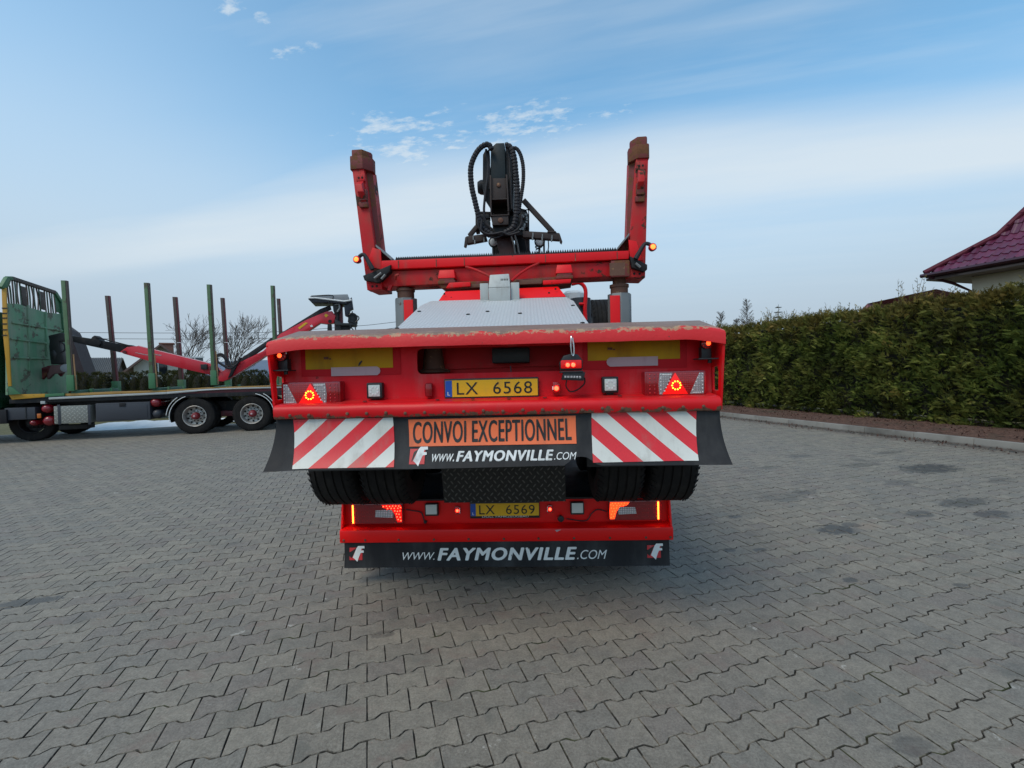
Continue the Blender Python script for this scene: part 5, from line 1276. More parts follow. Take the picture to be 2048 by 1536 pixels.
for sg in (-1, 1):
    X = a.x-.04 if sg < 0 else b.x+.04
    MB().box((X-.035, wy+.03, a.z+.0), (X+.035, wy+.05, a.z+.16)).box((X-.045, wy-.02, a.z-.012), (X+.045, wy+.1, a.z+.004)).lathe([(-.008, .017), (.0, .02)], (X, wy-.02, a.z+.0), 'z', 10).build('box_bracket', m_grey, dolly, bevel=.004)

# ------------------------------------------------------------------ bolster: beam, stakes, legs
BF = Frame(0, 0, R(-4.6)); _o = TF.w((T(1013, 560, 1.55)).x, 1.55); BF.o = Vector((_o.x, _o.y, 0))
B = lambda px, py, y=0.: BF.pt(px, py, y)
c1 = lambda cx, cy: (640+cx/2.844, 240+cy/2.844)
B1 = lambda cx, cy, y=0.: B(*c1(cx, cy), y)
brel = TF.loc(BF.o); byaw = BF.yaw-TF.yaw
def bpart(mb, name, mat, par=None, **k):
    o = mb.build(name, mat, par or dolly, **k)
    if par is None or par is dolly: o.location = brel; o.rotation_euler = (0, 0, byaw)
    return o
# main beam
q = [B1(320, 862), B1(1775, 800), B1(1760, 885), B1(330, 950)]
beam = bpart(MB().slab(q, (0, .24, 0)), 'bolster_beam', m_red_stake, None, bevel=.012)
q = [B1(348, 800, -.04), B1(1757, 742, -.04), B1(1757, 790, -.04), B1(348, 850, -.04)]
bpart(MB().slab(q, (0, .32, 0)), 'top_rail', m_red, beam, bevel=.006)
for cxx in (445, 660, 820, 1282, 1452, 1690):   # weld seams of the top rail segments
    t = (cxx-348)/1409; yy = 800-58*t; p = B1(cxx, yy+4, -.045); p2 = B1(cxx, yy+46, -.045)
    bpart(MB().box((p.x-.003, -.044, p2.z), (p.x+.003, -.0385, p.z)), 'weld_seam', m_rust, beam, smooth=0)
# saw-tooth wear strip
mb = MB(); A = B1(430, 796, .02); Z_ = B1(1685, 741, .02); nT = 96
for i in range(nT):
    t0, t1 = i/nT, (i+1)/nT; p0 = A.lerp(Z_, t0); p1 = A.lerp(Z_, t1); m_ = (p0+p1)/2; 
    mb.slab([(p0.x, .01, p0.z-.02), (p1.x, .01, p1.z-.02), (p1.x, .01, p1.z), (m_.x, .01, m_.z+.026), (p0.x, .01, p0.z)], (0, .16, 0))
bpart(mb, 'toothed_strip', m_dark, beam, smooth=0, kind='stuff')
# clamps, plates of the turntable
for c0_, c1_ in (((668, 852), (768, 897)), ((1340, 822), (1438, 868))):
    p, q_ = B1(*c0_, -.09), B1(*c1_, -.09)
    bpart(MB().hexa([(p.x, -.09, q_.z), (q_.x, -.09, q_.z), (q_.x, .02, q_.z), (p.x, .02, q_.z)], [(p.x+.012, -.07, p.z), (q_.x-.012, -.07, p.z), (q_.x-.012, .02, p.z), (p.x+.012, .02, p.z)]), 'beam_clamp', m_red, None, bevel=.006)
    bpart(MB().box((p.x, -.10, q_.z-.05), (q_.x, .02, q_.z-.022)).box((p.x+.01, -.085, q_.z-.021), (q_.x-.01, .02, q_.z-.001)), 'clamp_foot', m_rustred, None, bevel=.004)
p, q_ = B1(665, 915, -.06), B1(1445, 905, -.06)
bpart(MB().slab([B1(668, 925, -.08), B1(935, 915, -.08), B1(1120, 905, -.08), B1(1440, 885, -.08), B1(1440, 905, -.08), B1(1260, 930, -.08), B1(935, 945, -.08), B1(690, 958, -.08)], (0, .42, 0)), 'turntable_plate', m_rustred, None, bevel=.006)
bpart(MB().slab([B1(735, 925, -.13), B1(855, 920, -.13), B1(855, 945, -.13), B1(715, 955, -.13)], (0, .05, 0)), 'slide_plate', m_red, None, bevel=.005)
bpart(MB().slab([B1(1268, 912, -.13), B1(1430, 903, -.13), B1(1425, 925, -.13), B1(1268, 935, -.13)], (0, .05, 0)), 'slide_plate', m_red, None, bevel=.005)
bpart(MB().slab([B1(1095, 912, -.12), B1(1262, 905, -.12), B1(1262, 930, -.12), B1(1095, 938, -.12)], (0, .04, 0)), 'slide_rail', m_rust, None, bevel=.003)
bpart(MB().slab([B1(790, 935, -.10), B1(930, 930, -.10), B1(930, 950, -.10), B1(790, 958, -.10)], (0, .04, 0)), 'slide_rail', m_rust, None, bevel=.003)
bpart(MB().cyl((0, .30, 2.05), (0, .30, 2.34), .34, n=36), 'turntable_ring', m_dark, None)
# spiral-wrapped hoses from beam to winch box
def ribbed(path, r, n=8, step=.5, dr=.80):
    pts = spline(path, 10); P = []; rad = []; acc = 0; 
    # resample evenly
    L_ = [0]; 
    for a_, b_ in zip(pts, pts[1:]): L_.append(L_[-1]+(b_-a_).length)
    tot = L_[-1]; pitch = r*1.15; m_ = max(2, int(tot/pitch)); j = 0
    for i in range(m_+1):
        for off, rr_ in ((0, r*dr), (.14, r), (.78, r*1.03), (.92, r*dr)):
            s = (i+off)/(m_+1)*tot
            while j < len(pts)-2 and L_[j+1] < s: j += 1
            u = (s-L_[j])/max(1e-9, L_[j+1]-L_[j]); P.append(pts[j].lerp(pts[j+1], u)); rad.append(rr_)
        if i == m_: break
    return MB().tube(P, rad, n)
bpart(ribbed([B1(830, 835, -.05), B1(880, 850, -.10), B1(930, 872, -.13), B1(975, 895, -.16)], .011), 'hose', m_red_stake, None)
bpart(ribbed([B1(1245, 815, -.05), B1(1190, 840, -.10), B1(1130, 880, -.13), B1(1090, 915, -.16)], .011), 'hose', m_red_stake, None)
# stakes
def stake(side):
    if side < 0:
        L0, L1, R0, R1 = B1(180, 262), B1(268, 968), B1(247, 262), B1(345, 965)
        In0, In1 = (296, 262), (358, 735)
        gus = [(358, 700), (430, 800), (350, 800)]
    else:
        L0, L1, R0, R1 = B1(1800, 200), B1(1745, 893), B1(1868, 200), B1(1850, 897)
        In0, In1 = (1757, 200), (1738, 690)
    # outer box of the stake
    D = .095
    s = -1 if side < 0 else 1
    m0 = (L0+R0)/2; m1 = (L1+R1)/2
    front = [L0, R0, R1, L1]
    st = bpart(MB().slab([Vector(p) for p in front], (0, .06, 0)), 'stake', m_red_stake, None, bevel=.006)
    # inner face slab runs deeper than the outer web, so its worn flank shows
    i0, i1 = B1(*In0, D), B1(*In1, D)
    e0 = (R0 if side < 0 else L0); e1 = (B1(322 if side < 0 else 1768, 800 if side < 0 else 740))
    top = Vector((i0.x, D, e0.z)); bot = Vector((i1.x, D, B1(*In1, D).z))
    w = .03*s
    MBx = MB().add([(e0.x, .0605, e0.z), (top.x, D, top.z), (bot.x, D, e1.z), (e1.x, .0605, e1.z), (e0.x+w*2, .0605, e0.z), (top.x+w*2, D, top.z), (bot.x+w*2, D, e1.z), (e1.x+w*2, .0605, e1.z)],
                   [(0,1,2,3), (7,6,5,4), (0,4,5,1), (1,5,6,2), (2,6,7,3), (3,7,4,0)])
    bpart(MBx, 'inner_flank', m_rustred, st, smooth=10)
    back = MB().hexa([(bot.x-.13*(-s), .20, e1.z), (bot.x, .20, e1.z), (bot.x, D+.001, e1.z), (bot.x-.13*(-s), D+.001, e1.z)], [(top.x-.13*(-s), .20, e0.z), (top.x, .20, e0.z), (top.x, D+.001, e0.z), (top.x-.13*(-s), D+.001, e0.z)])
    bpart(back, 'stake_back', m_red_stake, st, smooth=10)
    ox0 = (L0.x if side < 0 else R0.x); ox1 = (L1.x if side < 0 else R1.x)
    bpart(MB().add([(ox0-.0*s, .061, L0.z), (ox0, D, L0.z), (ox1, D, L1.z), (ox1, .061, L1.z), (ox0-.02*s, .061, L0.z), (ox0-.02*s, D, L0.z), (ox1-.02*s, D, L1.z), (ox1-.02*s, .061, L1.z)], [(0,1,2,3), (7,6,5,4), (0,4,5,1), (1,5,6,2), (2,6,7,3), (3,7,4,0)]), 'outer_flank', m_red_stake, st, smooth=10)
    # cap collars
    if side < 0: c = [(165, 205, 298, 272), (175, 170, 285, 214)]
    else: c = [(1750, 140, 1876, 213), (1762, 98, 1864, 146)]
    for i_, (x0, y0, x1, y1) in enumerate(c):
        a_, b_ = B1(x0, y0, -.012+.012*i_), B1(x1, y1, -.012+.012*i_)
        wdt = (b_.x-a_.x)
        # octagonal collar
        X0, X1 = a_.x, b_.x; W_ = X1-X0; Y0, Y1 = -.014+.012*i_, .17-.012*i_
        if side < 0: X1 -= W_*.10
        else: X0 += W_*.10
        W_ *= .9
        ol = [(X0+.01, Y0), (X0+W_*.64, Y0), (X1, Y0+.075), (X1, Y1-.05), (X0+W_*.64, Y1), (X0+.01, Y1), (X0, Y1-.02), (X0, Y0+.02)]
        if side > 0: ol = [(X0+X1-x, y) for x, y in ol]
        bpart(MB().slab([(x, y, b_.z) for x, y in ol], (0, 0, a_.z-b_.z)), 'cap', m_rustred, st, bevel=.005)
    # latch on the face
    if side < 0: lx = [(205, 318), (252, 330), (262, 400), (228, 385), (238, 485), (272, 512), (230, 520)]
    else: lx = [(1802, 265), (1850, 262), (1850, 300), (1800, 440), (1840, 445)]
    pl = [(205, 310, 255, 345), (212, 345, 245, 400)] if side < 0 else [(1800, 238, 1852, 280), (1806, 278, 1848, 345)]
    k_ = B1(pl[0][0], pl[0][1], -.02); k2 = B1(pl[0][2], pl[0][3], -.02)
    la = bpart(MB().box((k_.x, -.02, k2.z), (k2.x, .0, k_.z)), 'latch_plate', m_red_stake, st, bevel=.004)
    hl = MB()
    for f_ in (.3, .7): hl.lathe([(0, .010), (-.004, .008)], (k_.x+(k2.x-k_.x)*f_, -.02, (k_.z+k2.z)/2), 'y', 10)
    bpart(hl, 'latch_hole', m_hole, la, kind='stuff')
    m2 = B1((pl[1][0]+pl[1][2])/2, pl[1][1], -.03); m3 = B1((pl[1][0]+pl[1][2])/2+(8 if side < 0 else -4), pl[1][3]+25, -.06)
    sx = .028
    bpart(MB().slab([(m2.x-sx, -.02, m2.z), (m2.x-sx, -.075, m2.z-.05), (m3.x-sx, -.085, m3.z+.02), (m3.x-sx, -.02, m3.z-.06)], (sx*2, 0, 0)), 'latch_arm', m_red_stake, st, bevel=.005)
    m4 = B1((250 if side < 0 else 1822), (430 if side < 0 else 395), -.02); bpart(MB().box((m4.x-.035, -.045, m4.z-.05), (m4.x+.03, 0, m4.z+.05)).box((m4.x-.045, -.03, m4.z-.105), (m4.x+.035, 0, m4.z-.055)), 'latch_block', m_rustred, st, bevel=.006)
    # gusset towards the beam
    if side < 0: g_ = [B1(298, 725, -.03), B1(345, 738, -.03), B1(350, 850, -.03), B1(262, 830, -.03)]; rib = [B1(345, 728, .1), B1(432, 803, .1), B1(350, 803, .1)]; rb2 = None
    else: g_ = [B1(1755, 680, -.03), B1(1765, 795, -.03), B1(1838, 800, -.03), B1(1800, 690, -.03)]; rib = [B1(1745, 665, .1), B1(1680, 745, .1), B1(1755, 745, .1)]; rb2 = None
    bpart(MB().slab(g_, (0, .02, 0)), 'gusset', m_red, st, bevel=.003)
    bpart(MB().slab(rib, (0, .04, 0)), 'corner_rib', m_rustred, st, bevel=.003)
    a_, b_ = rib[0], rib[1]
    bpart(MB().add([(a_.x, -.02, a_.z), (b_.x, -.02, b_.z), (b_.x, .2, b_.z), (a_.x, .2, a_.z), (a_.x, -.02, a_.z-.02), (b_.x, -.02, b_.z-.02), (b_.x, .2, b_.z-.02), (a_.x, .2, a_.z-.02)], [(0,1,2,3), (7,6,5,4), (0,4,5,1), (1,5,6,2), (2,6,7,3), (3,7,4,0)]), 'corner_plate', m_galv, st, smooth=10)
    # end box under the beam end
    e = [B1(*p, -.02) for p in (((262, 850), (348, 838), (352, 962), (270, 968)) if side < 0 else ((1752, 800), (1852, 780), (1850, 895), (1745, 893)))]
    eb = bpart(MB().slab(e, (0, .28, 0)), 'end_box', m_red_stake, st, bevel=.006)
    hh = MB()
    for f_ in ((.35, .65) if side < 0 else (.4, .7)):
        p = e[3].lerp(e[2], f_); hh.lathe([(0, .011), (-.003, .009)], (p.x, -.021, p.z+.03), 'y', 10)
    bpart(hh, 'bolt_hole', m_hole, eb, kind='stuff')
    # rubber wedge
    wv = [B1(*p, -.07) for p in (((243, 885), (350, 845), (402, 822), (395, 862), (330, 925), (252, 912)) if side < 0 else ((1762, 772), (1862, 822), (1862, 850), (1842, 862), (1775, 838)))]
    bpart(MB().slab(wv, (0, .16, 0)), 'rubber_wedge', m_dark, st, bevel=.006)
    bp_ = MB()
    for c_ in (((310, 900), (350, 870)), ((350, 905), (372, 880))) if side < 0 else (((1795, 815), (1822, 838)),):
        bp_.tube([B1(*c_[0], -.09), B1(*c_[1], -.09)], .012, 8)
    bpart(bp_, 'clamp_bolt', m_galv, st, kind='stuff')
    # marker lamp on its curved rubber arm
    path = [(300, 850), (278, 810), (252, 768), (232, 770), (216, 788)] if side < 0 else [(1795, 790), (1815, 755), (1845, 708), (1868, 705), (1884, 716)]
    bpart(MB().tube(spline([B1(*p, -.09) for p in path], 5), [.022 - .006*min(1, i/12) for i in range(21)], 10), 'marker_arm', m_hose, st)
    p = B1(*path[-1], -.1); ce = B1(*((208, 793) if side < 0 else (1893, 722)), -.12)
    ml = bpart(MB().lathe([(.03, .022), (0, .032), (-.03, .034), (-.04, .028)], (ce.x, -.09, ce.z), 'y', 14), 'marker_lamp', m_lensred, st)
    bpart(MB().lathe([(0, .022), (-.006, .019), (-.010, .006)], (ce.x, -.128, ce.z), 'y', 12), 'lit_bulb', m_glow_side, ml)
    return st
def fix_children(o):      # sub-parts share their part's placement
    for c in o.children:
        c.location = (0, 0, 0); c.rotation_euler = (0, 0, 0); fix_children(c)
stL = stake(-1); stR = stake(1)
for o_ in (beam, stL, stR): fix_children(o_)
# supporting legs
for i_, (ctr, tops, side) in enumerate(((472, (935, 950, 965, 1008), -1), (1710, (885, 925, 945, 980), 1))):
    f_ = B1; y = .02; yc = .02+.08
    top = f_(ctr, tops[0], y).z; fl = f_(ctr, tops[1], y).z; u1 = f_(ctr, tops[3], y).z; X = f_(ctr, tops[2], y).x; X2 = f_(ctr+(0), 1130, y).x
    lg = bpart(MB().cyl((X, yc, top+.06), (X, yc, fl), .058, n=20).cyl((X, yc, fl-.006), (X, yc, fl-.03), .085, n=20).cyl((X, yc, fl-.03), (X, yc, u1), .077, n=20), 'support_leg_head', m_rust, None)
    bpart(MB().lathe([(1.75, .105), (u1-.004, .105)], (X, yc, 0), 'z', 8), 'support_leg', m_galv, None, bevel=.006, smooth=20)
    s_ = 1 if side < 0 else -1
    bpart(MB().box((X+(.012 if s_ > 0 else -.098), yc-.112, 1.75), (X+(.098 if s_ > 0 else -.012), yc-.1, u1-.03)), 'red_cover', m_red, None, bevel=.004)
# tailpiece hooks under the beam
bpart(MB().tube(spline([B1(430, 905, -.03), B1(432, 885, -.06), B1(448, 880, -.06)], 4), .012, 6).slab([B1(392, 940, -.02), B1(412, 938, -.02), B1(398, 968, -.02), B1(382, 968, -.02)], (0, .03, 0)), 'beam_hook', m_red_stake, None, bevel=0)
p, q_ = B1(1655, 800, -.05), B1(1762, 888, -.05)
bpart(MB().box((p.x, -.05, q_.z), (q_.x, -.001, p.z)), 'leg_socket', m_rustred, None, bevel=.006)
bpart(MB().box((q_.x-.04-.13, -.0515, q_.z+.01), (q_.x-.04, -.047, p.z-.02)), 'bracket_ear', m_rust, None, smooth=0)

# front platform of the dolly far beyond, spare wheel and hand rail
sp = T(1203, 627, 3.4)
t_ = tyre(.40, .27, .22, (sp.x, 3.55, sp.z-.20), 'x', 'spare_wheel', dolly, 48)
MB().lathe([(-.1, .22), (-.1, .18), (0, .1), (.1, .18), (.1, .22)], (sp.x, 3.55, sp.z-.20), 'x', 24).build('rim', m_dark, t_)
MB().cyl((sp.x-.4, 3.55, sp.z-.2), (sp.x+.3, 3.55, sp.z-.2), .06).build('wheel_carrier', m_rustred, dolly)
MB().box((-1.0, 2.9, 1.55), (1.0, 6.2, 1.66)).build('front_platform', m_red, dolly, bevel=.01)
a, b, c, d = T(1143, 568, 2.6), T(1160, 566, 2.6), T(1171, 580, 2.6), T(1170, 616, 2.6)
MB().tube(spline([a, b, c, d, T(1171, 640, 2.6)], 5), .022, 8).tube([T(1158, 608, 2.6), T(1170, 608, 2.6)], .018, 7).build('hand_rail', m_red, dolly)
a = T(1147, 592, 2.9); MB().lathe([(-.5, .13), (.02, .13), (.05, .10), (.06, .03)], (a.x, 2.9, a.z), 'z', 20).build('white_tank', m_white, dolly)
MB().lathe([(-.7, .12), (-.02, .12)], (a.x+.06, 2.75, a.z-.04), 'z', 16).build('dark_tank', m_charcoal, dolly)

# ================================================================== LOWER RED TRAILER
lower = empty('lowbed_trailer', 'red lowbed trailer underneath, with black flap close to the paving, carrying the upper trailer', 'trailer', TF)
LY = .88
L_ = lambda px, py, y=LY: TF.pt(px, py, y)
c4 = lambda cx, cy: (580+cx/2.438, 900+cy/2.438)
L4 = lambda cx, cy, y=LY: L_(*c4(cx, cy), y)
a, b = L4(241, 380), L4(1868, 372); zt = L_(1013, 1004).z; zl = L4(1055, 383).z; zb = L4(1055, 447).z
lx0, lx1 = a.x, b.x
print('lower', lx0, lx1, zt, zl, zb)
m_red_low = m_red_clean
MB().box((lx0, LY+.10, zl-.01), (lx1, LY+.112, zt)).build('rear_panel', m_red_low, lower)
pr = [(LY+.10, zl+.012), (LY+.03, zl+.004), (LY+.004, zl-.006), (LY, zl-.018), (LY, zb+.014), (LY+.006, zb), (LY+.3, zb), (LY+.3, zl+.012)]
extr_x(MB(), pr, lx0, lx1, 20).build('rear_bumper', m_red_low, lower, smooth=40)
for sg, X in ((-1, lx0), (1, lx1)):
    MB().slab([(X, LY+.0, zb+.003), (X, LY+.02, zl), (X, LY+.06, zt+.004), (X, LY+.6, zt+.004), (X, LY+.6, zb+.003)], (-sg*.012, 0, 0)).build('side_plate', m_red_low, lower)
extr_x(MB(), [(LY+.06, zt-.002), (LY+.06, zt+.014), (9.5, zt+.014), (9.5, zt-.002)], lx0-.004, lx1+.004).build('deck', m_dark, lower, bevel=.003)
MB().box((-.5, LY+.3, .35), (.5, 9.3, zt-.01)).build('chassis_body', m_dark, lower, bevel=.01)
for sg in (-1, 1): MB().box((sg*1.22-.02, LY+.62, .52), (sg*1.22+.02, 9.3, zt-.004)).build('side_rail', m_red_low, lower, bevel=.004)
bl = MB()
for cx, cy in ((367, 441), (530, 440), (702, 440), (871, 439), (1043, 437), (1212, 435), (1385, 433), (1560, 432), (1736, 431), (262, 443), (1855, 430)):
    p = L4(cx, cy); bl.lathe([(0, .009), (-.004, .009), (-.007, .005)], (p.x, LY, zb+.022), 'y', 8)
bl.build('bolt_head', m_rust, lower, kind='stuff')
MB().slab([(L4(1300, 388).x-.012, LY-.001, zl-.014), (L4(1300, 388).x, LY-.001, zl-.03), (L4(1310, 388).x+.02, LY-.001, zl-.012)], (0, .002, 0)).build('paint_chip', m_strip, lower, smooth=0)
sheet('white_marker', L4(257, 300, LY+.09).x, L4(266, 300, LY+.09).x, L4(260, 345, LY+.09).z, L4(260, 275, LY+.09).z, LY+.095, m_strip, par=lower)
def low_lamp(x0, y0, x1, y1, side):
    y = LY+.045; p, q = L4(x0, y0, y), L4(x1, y1, y); w = q.x-p.x; z0, z1 = q.z, p.z; h = z1-z0
    X = (lambda t: p.x+t*w) if side < 0 else (lambda t: q.x-t*w); Z = lambda s: z0+s*h
    hs = MB().box((p.x-.004, y, z0-.006), (q.x+.004, y+.055, z1+.006)).build('tail_lamp', m_lensred_dark, lower, bevel=.008)
    def seg(name, poly, mat, out=.003): return MB().slab([(X(t), y-out, Z(s)) for t, s in poly], (0, .006, 0)).build(name, mat, hs, smooth=0)
    seg('red_lens', [(0, .02), (0, .98), (1, .98), (1, .02)], m_lensred_dark, .002)
    seg('clear_lens', [(.47, .34), (.49, .70), (.80, .72), (.83, .55), (.82, .30)], m_lensclear, .005)
    seg('amber_glow', [(.60, .98), (.98, .98), (.995, .5), (.99, .05), (.90, .05), (.86, .45), (.80, .72), (.66, .80)], m_glow_dimred if side < 0 else m_glow_dimorange, .004)
    mb = MB()
    for i in range(11): mb.lathe([(0, .0058), (-.004, .005), (-.006, .002)], (X(.04), y-.002, Z(.05+i*.09)), 'y', 8)
    mb.box((min(X(.028), X(.052)), y-.003, Z(.02)), (max(X(.028), X(.052)), y-.001, Z(.98)))
    mb.build('side_led_column', m_glow_column, hs, kind='stuff')
    ld = MB()
    for (t, s) in [(.64, .90), (.70, .92), (.76, .90), (.82, .92), (.88, .92), (.94, .92), (.72, .80), (.79, .80), (.85, .80), (.92, .80), (.97, .84), (.86, .66), (.91, .64), (.96, .66), (.89, .5), (.94, .48), (.90, .34), (.96, .32), (.92, .2), (.97, .14)]:
        ld.lathe([(0, .0052), (-.003, .0045), (-.005, .002)], (X(t), y-.004, Z(s)), 'y', 7)
    ld.build('red_leds' if side < 0 else 'amber_leds', m_glow_red if side < 0 else m_glow_orange, hs, kind='stuff')
    rd = MB()
    for i in range(9):
        for j in range(4):
            if .10+i*.045 < .5: rd.lathe([(0, .004), (-.002, .003), (-.0025, .001)], (X(.10+i*.043), y-.002, Z(.15+j*.23)), 'y', 6)
    rd.build('unlit_leds', m_lensred, hs, kind='stuff')
m_glow_dimorange = emit('lit_orange_lens', (1, .05, .008), 1.8, (.5, .05, .01))
m_glow_column = emit('lit_amber_column', (1, .10, .01), 14, (.5, .1, .01))
low_lamp(296, 268, 549, 356, -1); low_lamp(1556, 253, 1806, 338, 1)
for cx, cy in ((690, 292), (1401, 285)):
    p = L4(cx, cy, LY+.06)
    b_ = MB().box((p.x-.052, LY+.055, p.z-.048), (p.x+.052, LY+.10, p.z+.048)).build('work_lamp', m_black, lower, bevel=.008)
    MB().box((p.x-.043, LY+.050, p.z-.033), (p.x+.043, LY+.057, p.z+.043)).build('led_lens', m_ledclear, b_, bevel=.004)
for cx, cy, s in ((815, 297, -1), (1268, 290, 1)):
    p = L4(cx, cy, LY+.07); hs = MB().box((p.x-.02, LY+.075, p.z-.032), (p.x+.02, LY+.10, p.z+.032)).build('position_lamp', m_lensred, lower, bevel=.007)
    MB().lathe([(0, .011), (-.005, .010), (-.008, .003)], (p.x, LY+.075, p.z), 'y', 12).build('lit_bulb', m_glow_red, hs)
    MB().box((p.x+(-s*.022), LY+.074, p.z-.02), (p.x+(-s*.016), LY+.078, p.z+.022)).build('edge_mark', m_white, hs)
number_plate(c4(876, 256), c4(1218, 331), LY+.075, lower, TF.pt, ('LX', '6569'), 'DOLL FAHRZEUGBAU', frac=.84)
kn = MB()
p = L4(1320, 333, LY+.05); MB().lathe([(.05, .012), (.0, .02), (-.01, .026), (-.02, .022), (-.022, .012)], (p.x, LY+.05, p.z), 'y', 12).build('rubber_knob', m_black, lower)
p = L4(660, 350, LY+.09); MB().lathe([(.02, .010), (-.005, .014), (-.01, .01)], (p.x, LY+.09, p.z), 'y', 10).build('rubber_plug', m_black, lower)
for pts in ([(565, 290), (600, 296), (640, 305), (655, 345)], [(1350, 335), (1440, 345), (1470, 310), (1500, 290), (1545, 300)]):
    MB().tube(spline([L4(x, y, LY+.085) for x, y in pts], 5), .0045, 6).build('cable', m_black, lower)
# flap with lettering
zf0, zf1 = zb+.012, L4(1055, 571, LY).z
def fl(z, x=0): t = max(0, (zf0-z)/.18); return LY+.02 - .012*t*t + .006*mnoise.noise(Vector((x*2.2, z*4, 7)))
fx0, fx1 = L4(261, 480).x, L4(1853, 480).x
mb = MB(); nx, nz = 80, 5
for i in range(nx+1):
    x = fx0+(fx1-fx0)*i/nx
    for j in range(nz+1):
        t = j/nz; z = zf0+(zf1+.003*mnoise.noise(Vector((x*9, 0, 0)))-zf0)*t; mb.v.append((x, fl(z, x), z))
k = nz+1; F = [(i*k+j, i*k+j+1, (i+1)*k+j+1, (i+1)*k+j) for i in range(nx) for j in range(nz)]; n0 = len(mb.v)
mb.v += [(x, y+.008, z) for x, y, z in mb.v]; mb.f = F+[tuple(n0+i for i in f)[::-1] for f in F]+[(i*k+nz, n0+i*k+nz, n0+(i+1)*k+nz, (i+1)*k+nz) for i in range(nx)]+[(j, n0+j, n0+j+1, j+1) for j in range(nz)] + [(nx*k+j, nx*k+j+1, n0+nx*k+j+1, n0+nx*k+j) for j in range(nz)]
flap2 = mb.build('rubber_flap', m_rubber, lower, smooth=40)
tg = MB()
for i in range(60):
    x = random.uniform(fx0+.02, fx1-.02); tg.tube([(x, LY+.012, zf1+.004), (x+random.gauss(0, .003), LY+.012, zf1-random.uniform(.005, .018))], .0013, 3)
tg.build('frayed_threads', m_rubber, flap2, kind='stuff')
LF4 = lambda cx, cy, y=LY: L4(cx, cy, y)
logo(L4(319, 507).x, L4(319, 507).z, .100, lambda x, z: fl(z, x), flap2, m_logored, m_white_worn)
logo(L4(1777, 496).x, L4(1777, 496).z, .100, lambda x, z: fl(z, x), flap2, m_logored, m_white_worn)
def low_text(body, x0, y0, x1, y1, shear, bold):
    yy = LY+.01; a_ = L4(x0, y1, yy); b_ = L4(x1, y0, yy)
    text_mesh(body, (a_.x, a_.z, 0.0), (b_.x, b_.z), lambda x, z: fl(z, x)-.003, m_white_worn, flap2, 'lettering', shear=shear, bold=bold, space=1.13 if bold > .02 else 1)
low_text('WWW.', 549, 500, 704, 537, .3, .0); low_text('FAYMONVILLE', 723, 475, 1395, 538, .22, .05); low_text('.COM', 1400, 488, 1546, 532, .3, .01)
# running gear of the lower trailer
for ya in (2.2, 3.5, 4.8):
    for sg in (-1, 1):
        t_ = tyre(.31, .27, .2, (sg*1.03, ya, .31), 'x', 'tyre', lower, 40, sipes=False)
        MB().lathe([(-.08, .2), (-.08, .16), (0, .1), (.08, .16), (.08, .2)], (sg*1.03, ya, .31), 'x', 20).build('rim', m_dark, t_)
    MB().cyl((-.95, ya, .31), (.95, ya, .31), .055).build('axle', m_dark, lower)
MB().box((-1.0, 4.5, zt+.02), (1.0, 9.4, zt+.3)).build('gooseneck', m_red, lower, bevel=.02)

# ================================================================== LOG LOADER CRANE BEHIND THE BOLSTER
CY = 2.35
crane = empty('timber_loader_crane', 'black and grimy brown folded log loader crane with spiral wrapped hoses above the bolster', 'crane', TF, loc=TF.w(0, 0)); 
c7 = lambda cx, cy: (900+cx/5.908, 270+cy/5.908)
K = lambda cx, cy, y=CY: T(*c7(cx, cy), y)
def kbox(x0, y0, x1, y1, ya, yb, name, mat, par=crane, bevel=.008):
    a, b = K(x0, y1, ya), K(x1, y0, ya); return MB().box((a.x, ya, a.z), (b.x, yb, b.z)).build(name, mat, par, bevel=bevel)
def kpoly(pts, ya, th, name, mat, par=crane, bevel=.006, smooth=30): return MB().slab([K(x, y, ya) for x, y in pts], (0, th, 0)).build(name, mat, par, bevel=bevel, smooth=smooth)
kpoly([(482, 150), (545, 95), (640, 92), (650, 140), (655, 440), (655, 560), (478, 560), (478, 480)], CY-.02, .55, 'boom_knee', surf('worn_teal_black_paint', (.007, .014, .017), .5, spec=.3, var=.4, dirt=((.06, .07, .07), .3, 8)))
kpoly([(388, 230), (420, 170), (455, 190), (480, 420), (480, 860), (440, 800), (400, 740), (386, 560)], CY+.0, .06, 'side_link', m_dark)
MB().lathe([(-.06, .058), (-.03, .075), (.0, .078)], (K(392, 610, CY+.1).x, CY+.12, K(392, 610, CY+.1).z), 'x', 20).build('pivot_cap', m_dark, crane)
kpoly([(655, 130), (700, 170), (735, 320), (755, 560), (745, 900), (700, 900), (660, 700)], CY+.02, .4, 'boom_side_plate', m_dark)
